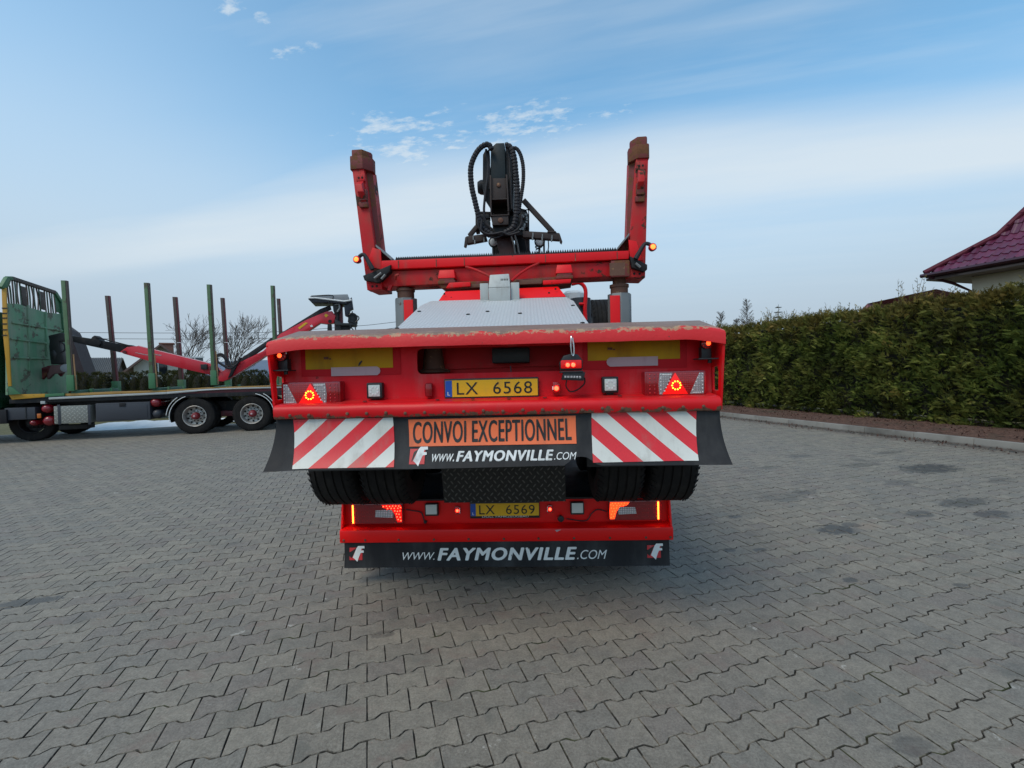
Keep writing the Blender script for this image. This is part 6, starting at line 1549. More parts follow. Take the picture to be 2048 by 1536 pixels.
# U bracket with square opening
br = MB().slab([K(x, y, CY-.07) for x, y in ((470, 470), (488, 476), (492, 900), (476, 900))], (0, .10, 0)).slab([K(x, y, CY-.07) for x, y in ((658, 462), (678, 470), (700, 900), (682, 905))], (0, .10, 0))
br.build('bracket_cheeks', m_brownsteel, crane, bevel=.003, kind='stuff')
kpoly([(490, 510), (662, 508), (668, 758), (492, 762)], CY-.045, .06, 'bracket_plate', m_brownsteel)
p = K(575, 590, CY-.05); MB().lathe([(0, .024), (-.01, .022), (-.014, .010)], (p.x, CY-.045, p.z), 'y', 14).build('pin', m_rust, crane)
fb_ = MB(); 
a, b = K(478, 955, CY-.06), K(694, 745, CY-.06)
fb_.box((a.x, CY-.06, a.z), (a.x+.013, CY+.3, b.z)).box((b.x-.013, CY-.06, a.z), (b.x, CY+.3, b.z)).box((a.x+.0135, CY-.06, b.z-.010), (b.x-.0135, CY+.3, b.z)).box((a.x+.0135, CY-.06, a.z), (b.x-.0135, CY+.3, a.z+.010)).box((a.x+.014, CY+.2, a.z+.011), (b.x-.014, CY+.21, b.z-.011))
fb_.build('square_socket', m_brownsteel, crane, smooth=0)
kbox(498, 942, 690, 1066, CY-.05, CY+.1, 'pin_block', m_brownsteel)
p = K(598, 1008, CY-.055); MB().lathe([(0, .030), (-.010, .027), (-.015, .012)], (p.x, CY-.05, p.z), 'y', 16).build('pin', m_rust, crane)
kbox(505, 1066, 760, 1180, CY-.0, CY+.25, 'boom_foot', m_dark)
kpoly([(530, 1180), (745, 1180), (770, 1440), (600, 1460)], CY+.1, .3, 'mast', surf('grimy_maroon_steel', (.06, .022, .02), .55, var=.3, wear=((.12, .08, .06), .2, 10)))
kbox(770, 1160, 940, 1470, CY+.3, CY+.6, 'mast_column', m_dark)
kbox(505, 1150, 700, 1700, CY+.45, CY+.8, 'pedestal', m_dark)
MB().box((-.35, CY+.3, .9), (.25, CY+.9, 2.75)).build('crane_base', m_dark, crane, bevel=.02)
for x0, x1 in ((718, 745), (760, 790), (880, 892), (905, 915)):
    MB().tube([K(x0, 1170, CY+.02), K(x1+10, 1300, CY+.05), K(x1+35, 1480, CY+.1)], .010, 8).build('hydraulic_pipe', m_galv if x0 < 800 else m_hose, crane)
# crossbar with end hooks and teeth
cb = kpoly([(190, 1195), (420, 1165), (440, 1238), (200, 1283)], CY-.03, .08, 'crossbar_arm', m_brownsteel)
kpoly([(440, 1120), (870, 1105), (870, 1185), (440, 1190)], CY+.04, .08, 'crossbar_centre', m_dark)
kpoly([(860, 1132), (1290, 1155), (1298, 1238), (860, 1205)], CY-.03, .08, 'crossbar_arm', m_brownsteel)
kpoly([(178, 1205), (208, 1195), (205, 1285), (190, 1332), (163, 1322)], CY-.035, .03, 'end_hook', m_brownsteel)
kpoly([(1272, 1155), (1296, 1160), (1330, 1262), (1318, 1290), (1300, 1270)], CY-.035, .03, 'end_hook', m_brownsteel)
tt = MB()
for x, y in ((275, 1215), (292, 1265), (402, 1240), (980, 1180), (1092, 1195), (1205, 1210), (975, 1215), (1088, 1225), (1200, 1235)):
    p = K(x, y, CY-.04); tt.box((p.x-.006, CY-.045, p.z-.022), (p.x+.006, CY-.028, p.z+.022))
tt.build('bar_teeth', m_galv, crane, kind='stuff')
MB().beam(K(868, 772, CY+.05), K(1215, 1150, CY+.05), .045, .05).build('diagonal_strut', m_brownsteel, crane, bevel=.005)
kpoly([(1150, 1135), (1245, 1130), (1262, 1150), (1150, 1152)], CY-.04, .10, 'strut_foot', m_brownsteel)
MB().beam(K(318, 1085, CY+.03), K(228, 1195, CY+.03), .045, .045).build('diagonal_strut', m_brownsteel, crane, bevel=.005)
# valve blocks and brackets either side
kpoly([(300, 930), (340, 920), (345, 1130), (300, 1140)], CY+.05, .12, 'valve_plate', m_dark)
kbox(345, 930, 470, 990, CY+.1, CY+.2, 'valve_block', m_black); kbox(395, 1000, 470, 1110, CY+.1, CY+.2, 'valve_block', m_black)
kpoly([(340, 900), (480, 905), (480, 935), (340, 932)], CY+.12, .1, 'valve_plate', m_dark)
kbox(815, 905, 915, 1090, CY+.08, CY+.25, 'valve_block', m_black)
kbox(700, 905, 820, 1120, CY+.1, CY+.3, 'valve_block', m_black)
kpoly([(820, 860), (900, 880), (935, 960), (935, 1120), (870, 1140), (830, 1080)], CY+.12, .05, 'valve_plate', m_dark)
MB().tube(spline([K(885, 890, CY+.08), K(920, 885, CY+.08), K(930, 930, CY+.08), K(932, 1140, CY+.08)], 4), .006, 6).build('guard_rod', m_black, crane)
ft = MB()
for i in range(16):
    p = K(rr.choice([rr.uniform(350, 480), rr.uniform(820, 920)]), rr.uniform(930, 1130), CY+.06); ft.cyl((p.x, CY+.02, p.z), (p.x, CY+.12, p.z), .012, n=8)
ft.build('hose_fittings', m_galv, crane, kind='stuff')
# hoses
def hose(pts, r, y=CY-.08, yy=None, rib=True, name='spiral_hose'):
    P = [K(x, yv, y if yy is None else yy[i]) for i, (x, yv) in enumerate(pts)]
    (ribbed(P, r) if rib else MB().tube(spline(P, 6), r, 8)).build(name, m_hose, crane, smooth=25)
hose([(490, 175), (470, 125), (425, 112), (350, 160), (290, 250), (248, 370), (245, 500), (262, 640), (290, 760), (318, 880), (350, 1000), (400, 1110), (500, 1180)], .029)
hose([(650, 128), (690, 125), (735, 190), (762, 300), (775, 440), (790, 580), (795, 720), (790, 860), (775, 990), (740, 1100), (640, 1160)], .031)
hose([(735, 155), (785, 160), (830, 225), (860, 340), (868, 460), (862, 580), (845, 700), (825, 820), (810, 930)], .020)
hose([(425, 170), (440, 260), (450, 380), (445, 500), (425, 640), (408, 780), (402, 900), (420, 1030), (500, 1120)], .013, y=CY-.03, rib=False, name='thin_hose')
hose([(455, 180), (465, 300), (462, 480), (470, 640)], .010, y=CY-.03, rib=False, name='thin_hose')
hose([(690, 160), (705, 300), (715, 500), (720, 700), (735, 880)], .014, y=CY-.03, rib=False, name='thin_hose')
hose([(850, 960), (835, 1060), (760, 1140), (640, 1175), (540, 1215), (420, 1190)], .009, y=CY-.1, rib=False, name='thin_hose')
hose([(380, 1000), (370, 1120), (440, 1170), (540, 1165), (620, 1150), (700, 1180), (820, 1150)], .012, y=CY-.12, rib=False, name='thin_hose')
hose([(330, 1000), (340, 1080), (380, 1150), (450, 1190)], .010, y=CY-.1, rib=False, name='thin_hose')
# round work lights and levers
for cx, cy, r_ in ((516, 1268, .050), (1060, 1262, .052)):
    p = K(cx, cy, CY+.35); b_ = MB().lathe([(.05, .02), (.02, r_+.008), (-.012, r_+.010), (-.014, r_+.002)], (p.x, CY+.35, p.z), 'y', 20).build('round_work_light', m_black, crane)
    MB().lathe([(-.010, r_), (-.018, r_*.8), (-.022, .006)], (p.x, CY+.35, p.z), 'y', 20).build('lens', m_white, b_)
    MB().tube([(p.x, CY+.37, p.z-r_), (p.x, CY+.37, p.z-.3)], .009, 6).build('light_stem', m_dark, b_)
for pts, r_ in (([(1110, 1240), (1112, 1420)], .012), ([(1160, 1235), (1165, 1320), (1150, 1420)], .007), ([(1017, 1325), (1015, 1420)], .004), ([(1050, 1340), (1040, 1420)], .006)):
    MB().tube([K(x, y, CY+.33) for x, y in pts], r_, 6).build('lever', m_dark, crane)
p = K(1017, 1322, CY+.33); MB().lathe([(-.012, .004), (-.008, .012), (.008, .012), (.012, .004)], (p.x, CY+.33, p.z), 'z', 10).build('lever_knob', m_galv, crane)
MB().beam(K(1020, 1350, CY+.33), K(1085, 1320, CY+.33), .015, .015).build('lamp_bracket', m_dark, crane)

# steep brown roof standing behind the first stake
sb = empty('steep_roof_barn', 'steep dark brown barn roof edge behind the first green stake', 'barn', HF)
Q = lambda px, py, y=28.: HF.pt(px, py, y)
a, b, c = Q(132, 655), Q(147, 684), Q(180, 775); d = Q(100, 640)
MB().slab([Vector((d.x, 28, a.z+.5)), a, b, c, Vector((c.x+.3, 28, .6)), Vector((d.x, 28, .6))], (0, 3, 0)).build('roof', surf('dark_brown_boards', (.05, .033, .035), .85, var=.4, wear=((.09, .06, .05), .3, 1.2)), sb, smooth=0)
MB().box((d.x, 28.2, 0), (c.x-.1, 30.8, .6)).build('wall', m_wallb, sb)

# ================================================================== GREEN TIMBER TRUCK
d0 = ray(392, 868); t0 = -CAM_H/d0.z; w0 = O + d0*t0
GF = Frame(w0.x, w0.y, R(16.0))
truck = empty('timber_truck', 'green timber truck with upright stakes, parked side on at the left', 'truck', GF)
G = lambda px, py, y=0.: GF.pt(px, py, y)
G5 = lambda cx, cy, y=0.: G(*c5(cx, cy), y)
def gbox(x0, y0, x1, y1, ya, yb, name, mat, par=None, bevel=.008, **k):
    a, b = G5(x0, y1, ya), G5(x1, y0, ya); return MB().box((min(a.x, b.x), ya, min(a.z, b.z)), (max(a.x, b.x), yb, max(a.z, b.z))).build(name, mat, par or truck, bevel=bevel, **k)
def gpoly(pts, ya, th, name, mat, par=None, bevel=.008, smooth=30): return MB().slab([G5(x, y, ya) for x, y in pts], (0, th, 0)).build(name, mat, par or truck, bevel=bevel, smooth=smooth)
WDT = 2.35
DZ = G5(1210, 905).z
print('truck deck', DZ, G5(355, 940).z, G5(2000, 855).z, 'origin', w0, 'stake top', G5(460, 75).z, G5(1990, 113).z)
# deck, rail, timber edge
MB().box((G5(60, 920).x, .02, DZ-.14), (6.3, WDT, DZ-.02)).build('deck_frame', m_dark, truck, bevel=.01)
gpoly([(355, 932), (1215, 893), (1215, 908), (355, 948)], -.03, .05, 'side_rail', m_alu)
a_ = G5(1215, 893, -.03)
e_ = G5(2000, 850, -.03)
gpoly([(1216, 892), (1500, 870), (1700, 862), (2100, 852), (2100, 862), (1700, 872), (1500, 882), (1216, 908)], -.03, .05, 'side_rail', m_alu)
gpoly([(475, 905), (800, 890), (1215, 880), (1215, 893), (475, 922)], .0, .18, 'timber_edge', m_timber)
gpoly([(1216, 878), (1500, 860), (2100, 840), (2100, 850), (1500, 869), (1216, 891)], .0, .18, 'timber_edge', m_timber)
gpoly([(1216, 910), (1500, 884), (1700, 874), (2100, 864), (2100, 915), (1600, 922), (1260, 925)], .04, .1, 'chassis_side', m_maroon)
MB().box((G5(0, 1000).x-1, .75, .62), (6.2, 1.0, .92)).box((G5(0, 1000).x-1, 1.35, .62), (6.2, 1.6, .92)).build('chassis_rails', m_dark, truck, kind='stuff')
gpoly([(100, 950), (1200, 912), (1210, 985), (700, 1000), (100, 1010)], .5, .3, 'under_deck_slab', m_black)  # black slab filling the dark region under the deck
# headboard on a plane across the truck
hx = G5(82, 872).x; c8 = lambda cx, cy: (cx/9.6, 640+cy/9.6); c9 = lambda cx, cy: (cx/6.827, 540+cy/6.827)
H9 = lambda cx, cy, dx=0.: GF.ptx(*c9(cx, cy), hx+dx)
H8 = lambda cx, cy, dx=0.: GF.ptx(*c8(cx, cy), hx+dx)
def hslab(pts, th, name, mat, par=None, bevel=.006): return MB().slab(pts, (th, 0, 0)).build(name, mat, par or truck, bevel=bevel, smooth=20)
head = hslab([H9(100, 455), H9(260, 465), H9(390, 510), H9(640, 580), H9(840, 600), H9(865, 860), H8(1300, 500), H8(1320, 1400), H8(150, 1440)], -.05, 'headboard', m_green_board)
# ribs pressed in the board
for p_, q_ in ((H9(160, 715, .012), H9(850, 830, .012)), (H8(200, 355, .012), H8(930, 450, .012)), (H8(250, 720, .012), H8(940, 745, .012)), (H9(380, 480, .012), H8(560, 1000, .012)), (H9(620, 570, .012), H8(900, 700, .012))):
    MB().beam(p_, q_, .05, .05, (1, 0, 0)).build('pressed_rib', m_green_board, head, bevel=.012)
# frame of the open top
fr_pts = [H9(15, 245), H9(95, 112), H9(155, 112), H9(745, 305), H9(830, 440), H9(865, 870)]
for p_, q_ in zip(fr_pts[:-1], fr_pts[1:]): MB().beam(p_, q_, .10, .09, (1, 0, 0)).build('head_frame', m_green if p_ is not fr_pts[2] else m_brownstake, head, bevel=.01)
hslab([H9(10, 250), H9(92, 118), H9(158, 125), H9(130, 215), H9(80, 265)], -.04, 'corner_plate', m_green, head)
for x0, x1 in ((285, 350), (540, 600), (745, 820)):
    hslab([H9(x0, 215+(x0-285)*.28), H9(x1, 235+(x1-350)*.28), H9(x1+28, 500+(x1-350)*.2), H9(x0+28, 480+(x0-285)*.2)], -.04, 'upright', m_brownstake if x0 < 700 else m_green, head)
for grp, cnt in (((100, 270), 5), ((360, 530), 5), ((608, 740), 4)):
    for i in range(cnt+1):
        x = grp[0]+(grp[1]-grp[0])*i/cnt; yt = (130 + (x-150)*.325) if x > 160 else 210; yb = 440+(x-100)*.24
        bend = random.gauss(0, 8)
        P = [H9(x-4, yt, -.02), H9(x+6+bend, (yt+yb)/2, -.02+random.gauss(0, .02)), H9(x+24, yb+20, -.02)]
        mb = MB(); P = spline(P, 4)
        for u, v_ in zip(P, P[1:]): mb.beam(u, v_, .022, .03, (1, 0, 0))
        mb.build('bar', m_darkgreen if i % 2 else m_brownstake, head, smooth=0)
# yellow edge strip facing the yard
st = MB().slab([G(*c9(20, 245), -.12), G(*c9(82, 245), -.12), G(*c9(100, 800), -.12), G(*c8(160, 310), -.12), G(*c8(215, 1270), -.12), G(*c8(155, 1275), -.12), G(*c8(60, 330), -.12)], (0, .03, 0)).build('yellow_edge', m_yellowpaint, head, bevel=.005)
MB().slab([G(*c8(135, 1250), -.11), G(*c8(215, 1282), -.11), G(*c8(400, 1420), -.11), G(*c8(160, 1440), -.11)], (0, .03, 0)).build('corner_plate', m_green, head, bevel=.005)
for yy in (520, 590, 655, 735, 815, 890):
    p = G(*c9(56, yy), -.14); MB().box((p.x-.055, -.132, p.z-.014), (p.x+.055, -.121, p.z+.014)).build('edge_slot', m_blacktext, st, smooth=0)
MB().slab([G(*c8(160, 1432), -.04), G(*c8(860, 1420), -.04), G(*c8(860, 1480), -.04), G(*c8(230, 1530), -.04)], (0, .2, 0)).build('yellow_sill', m_yellowpaint, truck, bevel=.006)
MB().slab([G(*c8(862, 1420), -.04), G(*c8(1230, 1405), -.04), G(*c8(1230, 1455), -.04), G(*c8(862, 1480), -.04)], (0, .2, 0)).build('green_sill', m_green, truck, bevel=.006)
# stakes: near row and far row, each with socket, brace strip and cross bunk
near = [((443, 483, 75), (500, 540, 880), m_greenstake), ((1050, 1085, 92), (1098, 1137, 862), m_greenstake), ((1510, 1542, 105), (1550, 1586, 838), m_greenstake), ((1977, 2005, 113), (2006, 2040, 832), m_greenstake)]
farr = [((765, 797, 187), (832, 862, 860)), ((1260, 1292, 196), (1312, 1342, 845)), ((1610, 1637, 203), (1655, 1682, 830)), ((2022, 2046, 208), (2062, 2086, 825))]
for i, ((x0, x1, y0), (x2, x3, y1), mt) in enumerate(near):
    f0, f1 = G5(x0, y0, -.04), G5(x1, y0, -.04); b0, b1 = G5(x2, y1, -.04), G5(x3, y1, -.04)
    w = (f1.x-f0.x)*.78
    s_ = MB().slab([f0, Vector((f0.x+w, f0.y, f0.z)), Vector((b0.x+w, b0.y, b1.z)), b0], (0, .11, 0)).build('stake', mt, truck, bevel=.006)
    MB().slab([Vector((f0.x+w+.001, -.03, f0.z)), Vector((f0.x+w+.03, -.03, f0.z)), Vector((b0.x+w+.03, -.03, b0.z)), Vector((b0.x+w+.001, -.03, b0.z))], (0, .09, 0)).build('stake_flank', m_brownstake, s_)
    MB().beam((b0.x+w+.035, .0, b1.z+1.0), (b0.x+w+.065, .0, b1.z+.02), .022, .03).build('worn_brace', surf('worn_yellow_brace', (.35, .2, .09), .7, var=.3, wear=((.4, .2, .12), .4, 8)), s_)
    MB().box((b0.x-.03, -.06, b0.z-.02), (b0.x+w+.04, .10, b0.z+.42)).build('stake_socket', m_green, s_, bevel=.01)
for i, ((x0, x1, y0), (x2, x3, y1)) in enumerate(farr):
    f0, f1 = G5(x0, y0, WDT), G5(x1, y0, WDT); b0, b1 = G5(x2, y1, WDT), G5(x3, y1, WDT); w = (f1.x-f0.x)*.75
    s_ = MB().slab([f0, Vector((f0.x+w, f0.y, f0.z)), Vector((b0.x+w, b0.y, DZ)), Vector((b0.x, b0.y, DZ))], (0, .11, 0)).build('stake', m_brownstake, truck, bevel=.006)
    MB().slab([Vector((f0.x+w+.001, WDT+.01, f0.z)), Vector((f0.x+w+.03, WDT+.01, f0.z)), Vector((b0.x+w+.03, WDT+.01, DZ)), Vector((b0.x+w+.001, WDT+.01, DZ))], (0, .09, 0)).build('stake_flank', m_maroon, s_)
    zc = f0.z-1.55; MB().box((f0.x+.28*0+.08, WDT-.012, zc), (f0.x+w+.1, WDT-.002, zc+.02)).build('tape_band', m_white, s_, smooth=0)
    MB().box((b0.x-.04, WDT-.05, DZ), (b0.x+w+.05, WDT+.15, DZ+.40)).build('stake_socket', m_green, s_, bevel=.01)
    nb = near[i][1]; nx = G5((nb[0]+nb[1])/2, nb[2], -.04).x
    mb = MB(); xx = (nx+b0.x)/2
    bk = MB().hexa([(nx-.06, .07, DZ+.0), (nx+.14, .07, DZ+.0), (b0.x+.16, WDT-.06, DZ+.0), (b0.x-.04, WDT-.06, DZ+.0)], [(nx-.06, .07, DZ+.17), (nx+.14, .07, DZ+.17), (b0.x+.16, WDT-.06, DZ+.17), (b0.x-.04, WDT-.06, DZ+.17)]).build('bunk', surf('scuffed_green_bunk', (.05, .14, .09), .6, var=.3, wear=((.03, .03, .025), .25, 3)) if i == 0 else bunk_mat, truck, bevel=.01)
    bunk_mat = bk.data.materials[0]
    for k_ in range(2): MB().box((nx+.14+.0+.1*k_, .5+.8*k_, DZ+.02), (nx+.2+.1*k_, .62+.8*k_, DZ+.20)).build('bunk_lug', m_green, bk, bevel=.01)
# wheels
def truck_wheel(cx, cy, Rr, name='wheel', deep=True, yo=.16, rimmat=m_rim):
    p = G5(cx, cy, 0.); c = (p.x, 0., Rr)
    t_ = tyre(Rr, .30, Rr*.585, (p.x, yo, Rr), 'y', 'tyre', truck, 72)
    if deep: tyre(Rr, .30, Rr*.585, (p.x, yo+.34, Rr), 'y', 'tyre', truck, 48)
    tyre(Rr, .30, Rr*.585, (p.x, WDT-.16, Rr), 'y', 'tyre', truck, 48)
    ri = Rr*.585
    prof = [(-.150, ri+.004), (-.156, ri-.006), (-.150, ri-.018), (-.10, ri-.035), (.02, ri-.05), (.03, ri*.62), (.0, ri*.60), (-.02, ri*.42), (-.02, ri*.38), (-.02, .01)]
    rim = MB().lathe([(a, r) for a, r in prof], (p.x, yo, Rr), 'y', 40, caps=False).build('rim', rimmat, t_, smooth=30)
    hb = MB().lathe([(-.02, ri*.36), (-.07, ri*.36), (-.10, ri*.30), (-.16, ri*.28), (-.175, ri*.2), (-.18, .02)], (p.x, yo, Rr), 'y', 28).build('hub', m_maroon2, t_, smooth=40)
    MB().lathe([(-.18, ri*.10), (-.19, ri*.06)], (p.x, yo, Rr), 'y', 10).build('hub_badge', m_strip, hb)
    nt = MB(); ho = MB()
    for i in range(10):
        a = i/10*6.283; nt.lathe([(-.02, .018), (-.055, .016)], (p.x+ri*.49*math.cos(a), yo, Rr+ri*.49*math.sin(a)), 'y', 6)
        a += .31; ho.lathe([(.0, .03), (-.004, .03)], (p.x+ri*.74*math.cos(a), yo+.02, Rr+ri*.74*math.sin(a)), 'y', 10)
    nt.build('wheel_nuts', m_dark, t_, kind='stuff'); ho.build('hand_holes', m_hole, t_, kind='stuff')
m_maroon2 = surf('red_hub_paint', (.20, .012, .018), .45, var=.3, dirt=((.08, .04, .04), .4, 9))
truck_wheel(1421, 1062, .53); truck_wheel(1840, 1040, .53); truck_wheel(2275, 1020, .53); truck_wheel(150, 1085, .53, deep=False, yo=.55, rimmat=m_dark)
for cx in (1421, 1840, 2275, 155):
    x = G5(cx, 1060).x; MB().cyl((x, .3, .53), (x, WDT-.3, .53), .09, n=14).build('axle', m_dark, truck)
x1_, x2_ = G5(1421, 1062).x, G5(1840, 1040).x
MB().box((x1_+.3, .55, .45), (x2_-.3, .8, .62)).build('spring_pack', m_maroon, truck, bevel=.03)
for sg_x, a0, a1 in ((x1_, 100, 195), (x2_, 0, 80)):
    mb = MB(); n = 12; Rm = .61
    for i in range(n+1):
        a = R(a0+(a1-a0)*i/n)
        for yy in (-.02, .55): mb.v.append((sg_x+Rm*math.cos(a), yy, .53+Rm*math.sin(a)))
    mb.f = [(2*i, 2*i+1, 2*i+3, 2*i+2) for i in range(n)]; fd = mb.build('mudguard', m_black, truck, smooth=60)
    for r_, a2, a3 in ((.625, a0+8, a1-2), (.70, a0+25, a1-20)):
        MB().tube([(sg_x+r_*math.cos(R(a2+(a3-a2)*i/10)), -.035, .53+r_*math.sin(R(a2+(a3-a2)*i/10))) for i in range(11)], .011, 5).build('white_edging', m_white, fd)
# lockers and tanks
gbox(35, 1003, 255, 1100, .0, .5, 'battery_box', m_charcoal, bevel=.02)
l_ = G5(258, 1000, .0); MB().box((G5(185, 1000).x, -.012, G5(0, 1095).z), (G5(192, 1000).x, -.002, G5(0, 1010).z)).build('box_seam', m_black, truck, smooth=0)
gbox(271, 1050, 297, 1084, -.01, .02, 'side_reflector', m_lensamber)
for x0, y0, x1, y1, mt in ((302, 980, 388, 1048, m_tankred), (315, 1065, 402, 1140, m_tankred), (210, 1092, 290, 1140, m_tankred), (1097, 935, 1180, 1005, m_tankred), (1110, 1018, 1190, 1086, m_charcoal)) if (m_tankred := surf('glossy_dark_red_tank', (.22, .008, .015), .25, var=.1, coat=.5)) else ():
    p, q = G5(x0, y1, .1), G5(x1, y0, .1); r_ = (q.z-p.z)/2; cx = (p.x+q.x)/2; cz = (p.z+q.z)/2
    MB().lathe([(-.10, .012), (-.092, r_*.45), (-.06, r_*.8), (-.0, r_*.98), (.06, r_), (.8, r_), (.9, r_*.6)], (cx, .1, cz), 'y', 28).build('air_tank', mt, truck, smooth=60)
tb = gbox(397, 988, 660, 1128, -.02, .5, 'tread_plate_box', m_plate_box, bevel=.02)
for x in (425, 645): gbox(x, 985, x+14, 1130, -.028, -.021, 'box_strap', m_charcoal, tb, bevel=.003)
tl = gbox(702, 962, 1095, 1112, -.02, .5, 'tool_locker', m_charcoal, bevel=.025)
gbox(725, 980, 1075, 1098, -.030, -.021, 'locker_door', m_charcoal, tl, bevel=.006); gbox(872, 972, 915, 1000, -.045, -.031, 'locker_latch', m_dark, tl, bevel=.004)
gbox(295, 958, 328, 980, .0, .1, 'junction_box', m_grey)
gbox(430, 1128, 640, 1170, .25, .6, 'lower_crossmember', m_dark)
# cab at the frame edge
cabx = hx - .25
MB().box((cabx-2.0, -.02, .95), (cabx, WDT+.05, G5(40, 300).z)).build('cab', m_darkgreen, truck, bevel=.05)
MB().box((cabx-1.5, -.03, 1.9), (cabx-.8, -.021, 2.6)).build('cab_window', m_glass, truck, bevel=.003)
MB().box((cabx-2.0, -.05, .55), (cabx+.15, .2, .93)).build('cab_step', m_dark, truck, bevel=.02)
MB().box((cabx-2.15, -.06, .35), (cabx-1.99, WDT+.1, .95)).build('front_bumper', m_dark, truck, bevel=.03)

# ------------------------------------------------------------------ truck's own folded crane with grapple
CYG = 1.15
gc = empty('truck_loading_crane', 'red folding timber crane with black grapple lying over the deck of the green truck', 'crane', GF)
GC = lambda cx, cy, y=CYG: G(*c5(cx, cy), y)
c6 = lambda cx, cy: (500+cx/7.68, 560+cy/7.68)
GD = lambda cx, cy, y=CYG: G(*c6(cx, cy), y)
def cpoly(f, pts, ya, th, name, mat, par=None, bevel=.012): return MB().slab([f(x, y, ya) for x, y in pts], (0, th, 0)).build(name, mat, par or gc, bevel=bevel, smooth=30)
cpoly(GC, [(505, 478), (640, 498), (900, 545), (952, 548), (985, 560), (880, 603), (655, 555), (505, 518)], CYG+.02, .2, 'black_boom', m_dark)
cpoly(GC, [(640, 545), (660, 512), (672, 490), (690, 478), (722, 500), (740, 535), (720, 560)], CYG-.02, .28, 'boom_clamp', m_dark)
MB().tube([GC(700, 490, CYG-.03), GC(940, 552, CYG-.03)], .018, 8).build('thin_rod', m_dark, gc)
rb = cpoly(GC, [(878, 598), (930, 562), (1010, 556), (1545, 688), (1610, 735), (1612, 772), (1545, 768), (1100, 668), (905, 613)], CYG-.02, .28, 'red_boom', m_cranered)
MB().tube([GC(1010, 556, CYG+.1), GC(1545, 686, CYG+.1)], .022, 6).build('boom_top_pipe', m_strip, gc)
lt = MB()
for i, x in enumerate((1000, 1020, 1032, 1048, 1060, 1075)): p = GC(x, 606+(x-1000)*.2, CYG-.025); lt.box((p.x-.04, CYG-.026, p.z-.008), (p.x+.03, CYG-.021, p.z+.010))
for i, x in enumerate((1130, 1145, 1158, 1170)): p = GC(x, 615+(x-1130)*.2, CYG-.025); lt.box((p.x-.05, CYG-.026, p.z-.012), (p.x+.04, CYG-.021, p.z+.012))
lt.build('faded_boom_print', m_strip, rb, smooth=0, kind='stuff')
p = GC(915, 600, CYG); MB().lathe([(-.05, .05), (.3, .05)], (p.x, CYG, p.z), 'y', 14).build('pivot_pin', m_maroon, gc)
cpoly(GC, [(1465, 690), (1510, 688), (1515, 728), (1470, 728)], CYG-.12, .1, 'valve_box', m_black)
cpoly(GC, [(1530, 700), (1600, 740), (1600, 772), (1540, 762)], CYG-.05, .34, 'knee_plate', m_maroon)
# hoses at the knee
for pts in ([(1560, 690), (1580, 630), (1620, 615), (1660, 650), (1690, 700), (1730, 690), (1760, 640)], [(1560, 640), (1600, 625), (1640, 640), (1665, 690), (1700, 712)], [(1580, 660), (1620, 690), (1680, 720), (1720, 700)], [(1590, 640), (1585, 700), (1600, 740)]):
    MB().tube(spline([GC(x, y, CYG-.1) for x, y in pts], 6), .035, 8).build('knee_hose', m_hose, gc)
# rising main arm (runs behind the loaded trailer)
PX = lambda x, y, yy=CYG: G(x, y, yy)
cpoly(PX, [(434, 762), (436, 748), (452, 738), (526, 702), (560, 668), (612, 640), (652, 623), (664, 622), (671, 632), (668, 646), (655, 648), (640, 646), (612, 665), (560, 690), (522, 718), (456, 759), (445, 763)], CYG-.03, .3, 'main_arm', m_cranered)
cpoly(PX, [(455, 757), (470, 720), (478, 722), (463, 752)], CYG-.12, .08, 'ram_link', m_dark)
cpoly(PX, [(474, 722), (540, 677), (565, 664), (640, 618), (660, 610), (662, 618), (640, 628), (565, 672), (540, 686), (480, 730)], CYG+.0, .2, 'hydraulic_ram', m_hose)
cpoly(GD, [(735, 735), (850, 650), (890, 660), (760, 755)], CYG-.04, .008, 'yellow_sticker', m_yellow, bevel=0); cpoly(GD, [(1140, 545), (1165, 515), (1205, 545), (1165, 575)], CYG-.04, .008, 'yellow_warning_sticker', m_yellow, bevel=0)
cpoly(GD, [(920, 700), (950, 685), (970, 715), (935, 725)], CYG-.04, .008, 'white_mark', m_white, bevel=0)
p = GD(1228, 635, CYG-.04); MB().lathe([(0, .06), (.01, .06)], (p.x, CYG-.04, p.z), 'y', 16).build('arm_bore', m_hole, gc)
# column, operator platform and tilted canopy
cpoly(GD, [(1270, 380), (1415, 380), (1425, 700), (1400, 850), (1300, 850), (1290, 480)], CYG, .3, 'column', m_maroon)
cpoly(GD, [(1190, 670), (1250, 680), (1260, 860), (1185, 860)], CYG-.1, .15, 'support_jack', m_dark)
MB().tube([GD(1345, 400, CYG-.06), GD(1350, 820, CYG-.06)], .05, 10).build('column_cylinder', m_dark, gc)
cpoly(GD, [(1265, 340), (1390, 340), (1385, 480), (1330, 520), (1280, 480)], CYG-.15, .14, 'valve_cluster', m_black)
MB().tube(spline([GD(1300, 380, CYG-.2), GD(1360, 370, CYG-.2), (GD(1375, 430, CYG-.2)), GD(1340, 490, CYG-.2)], 5), .03, 8).build('grey_hose', m_galv, gc)
cpoly(GD, [(1310, 655), (1640, 665), (1625, 700), (1310, 700)], CYG-.2, .6, 'operator_platform', m_black)
cpoly(GD, [(1300, 600), (1390, 640), (1400, 800), (1310, 800)], CYG-.15, .12, 'console', m_black)
cpoly(GD, [(1320, 700), (1560, 705), (1500, 800), (1320, 800)], CYG-.1, .3, 'platform_base', m_dark)
cpoly(GD, [(1445, 395), (1530, 300), (1560, 260), (1585, 440), (1540, 460), (1500, 560), (1458, 545)], CYG-.2, .3, 'seat_back', m_navy)
st_ = MB()
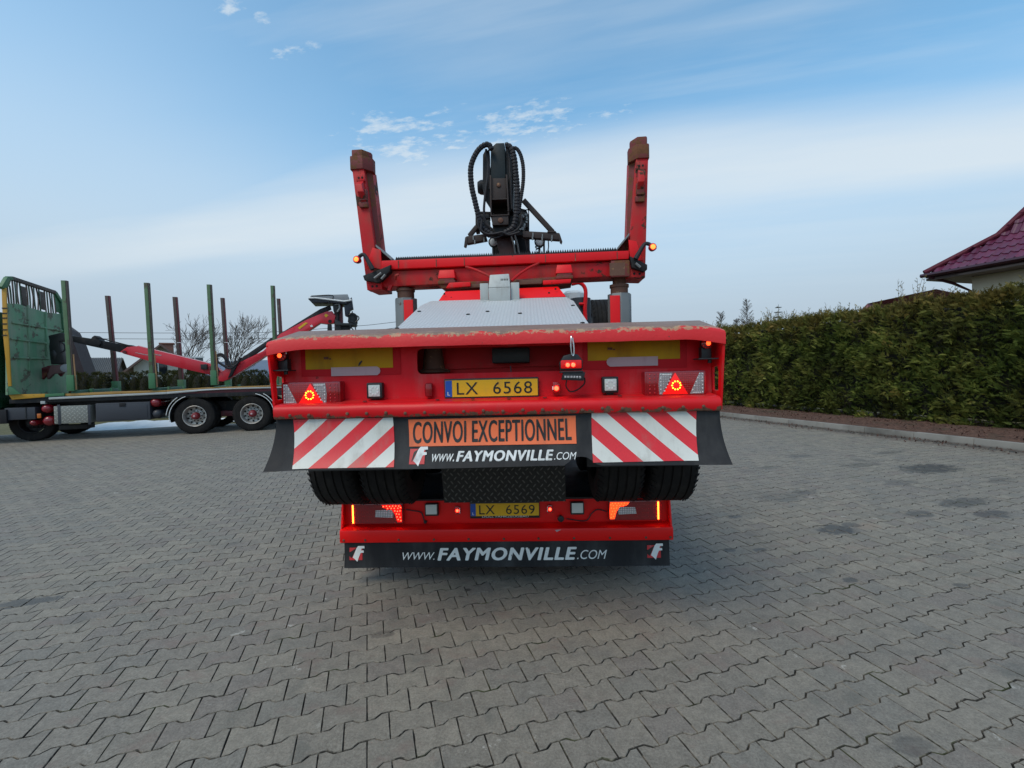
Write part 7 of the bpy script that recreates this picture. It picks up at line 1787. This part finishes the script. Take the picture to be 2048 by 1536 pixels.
for pts in ([(1570, 480), (1580, 520), (1660, 560), (1670, 600), (1620, 650)], [(1520, 540), (1560, 510), (1620, 530), (1650, 590)], [(1510, 560), (1530, 620), (1600, 660)], [(1610, 690), (1630, 800)], [(1530, 700), (1580, 760), (1620, 800)]):
    st_.tube(spline([GD(x, y, CYG-.22) for x, y in pts], 4), .022, 6)
st_.build('control_levers', m_black, gc, kind='stuff')
cpoly(GD, [(1520, 500), (1640, 540), (1650, 660), (1560, 720), (1500, 640)], CYG-.1, .25, 'seat', m_black)
can = cpoly(GD, [(890, 290), (930, 245), (1260, 225), (1500, 218), (1520, 290), (1450, 325), (1000, 270)], CYG-.3, .9, 'canopy', m_canopy)
cpoly(GD, [(890, 290), (1000, 275), (1450, 335), (1545, 310), (1480, 370), (1200, 345), (950, 350)], CYG-.28, .86, 'canopy_underside', m_navy, can)
MB().tube([GD(900, 278, CYG-.31), GD(1000, 275, CYG-.31), GD(1445, 328, CYG-.31), GD(1560, 308, CYG-.31)], .03, 6).build('canopy_edge', m_white, can)
MB().tube(spline([GD(940, 245, CYG-.31), GD(1250, 232, CYG-.31), GD(1265, 290, CYG-.31), GD(1215, 300, CYG-.31), GD(1215, 380, CYG-.31)], 5), .014, 6).build('canopy_seam', m_black, can)
# grapple hanging in front of the headboard
gr = cpoly(GC, [(350, 480), (440, 458), (475, 462), (515, 478), (515, 512), (430, 525), (440, 560), (455, 600), (470, 680), (450, 690), (370, 690), (355, 560), (360, 520)], CYG-.0, .2, 'rotator', m_black, bevel=.03)
MB().tube(spline([GC(x, y, CYG-.05) for x, y in ((440, 530), (465, 540), (475, 570), (465, 595), (440, 600))], 5), .02, 6).build('rotator_hose', m_hose, gr)
MB().lathe([(0, .10), (.1, .12), (.2, .13), (.3, .10)], GC(410, 660, CYG+.1), 'z', 16).build('rotator_head', m_black, gr)
for pts, nm, mt in (([(245, 740), (350, 700), (460, 690), (470, 740), (440, 780), (410, 750), (370, 755), (345, 800), (340, 750), (250, 790)], 'grapple_jaw', m_maroon), ([(260, 735), (360, 715), (360, 750), (300, 810), (250, 775)], 'grapple_jaw', m_rustred), ([(370, 700), (450, 695), (455, 755), (390, 760), (350, 800), (345, 760)], 'grapple_tine', surf('dusty_pink_brown_steel', (.14, .07, .065), .6, var=.2))):
    cpoly(GC, pts, CYG-.1 + .12*(nm == 'grapple_jaw'), .1, nm, mt, gr)
p = GC(478, 718, CYG-.12); MB().lathe([(0, .12), (-.02, .115), (-.03, .05)], (p.x, CYG-.12, p.z), 'y', 20).build('grey_disc', m_canopy, gr)
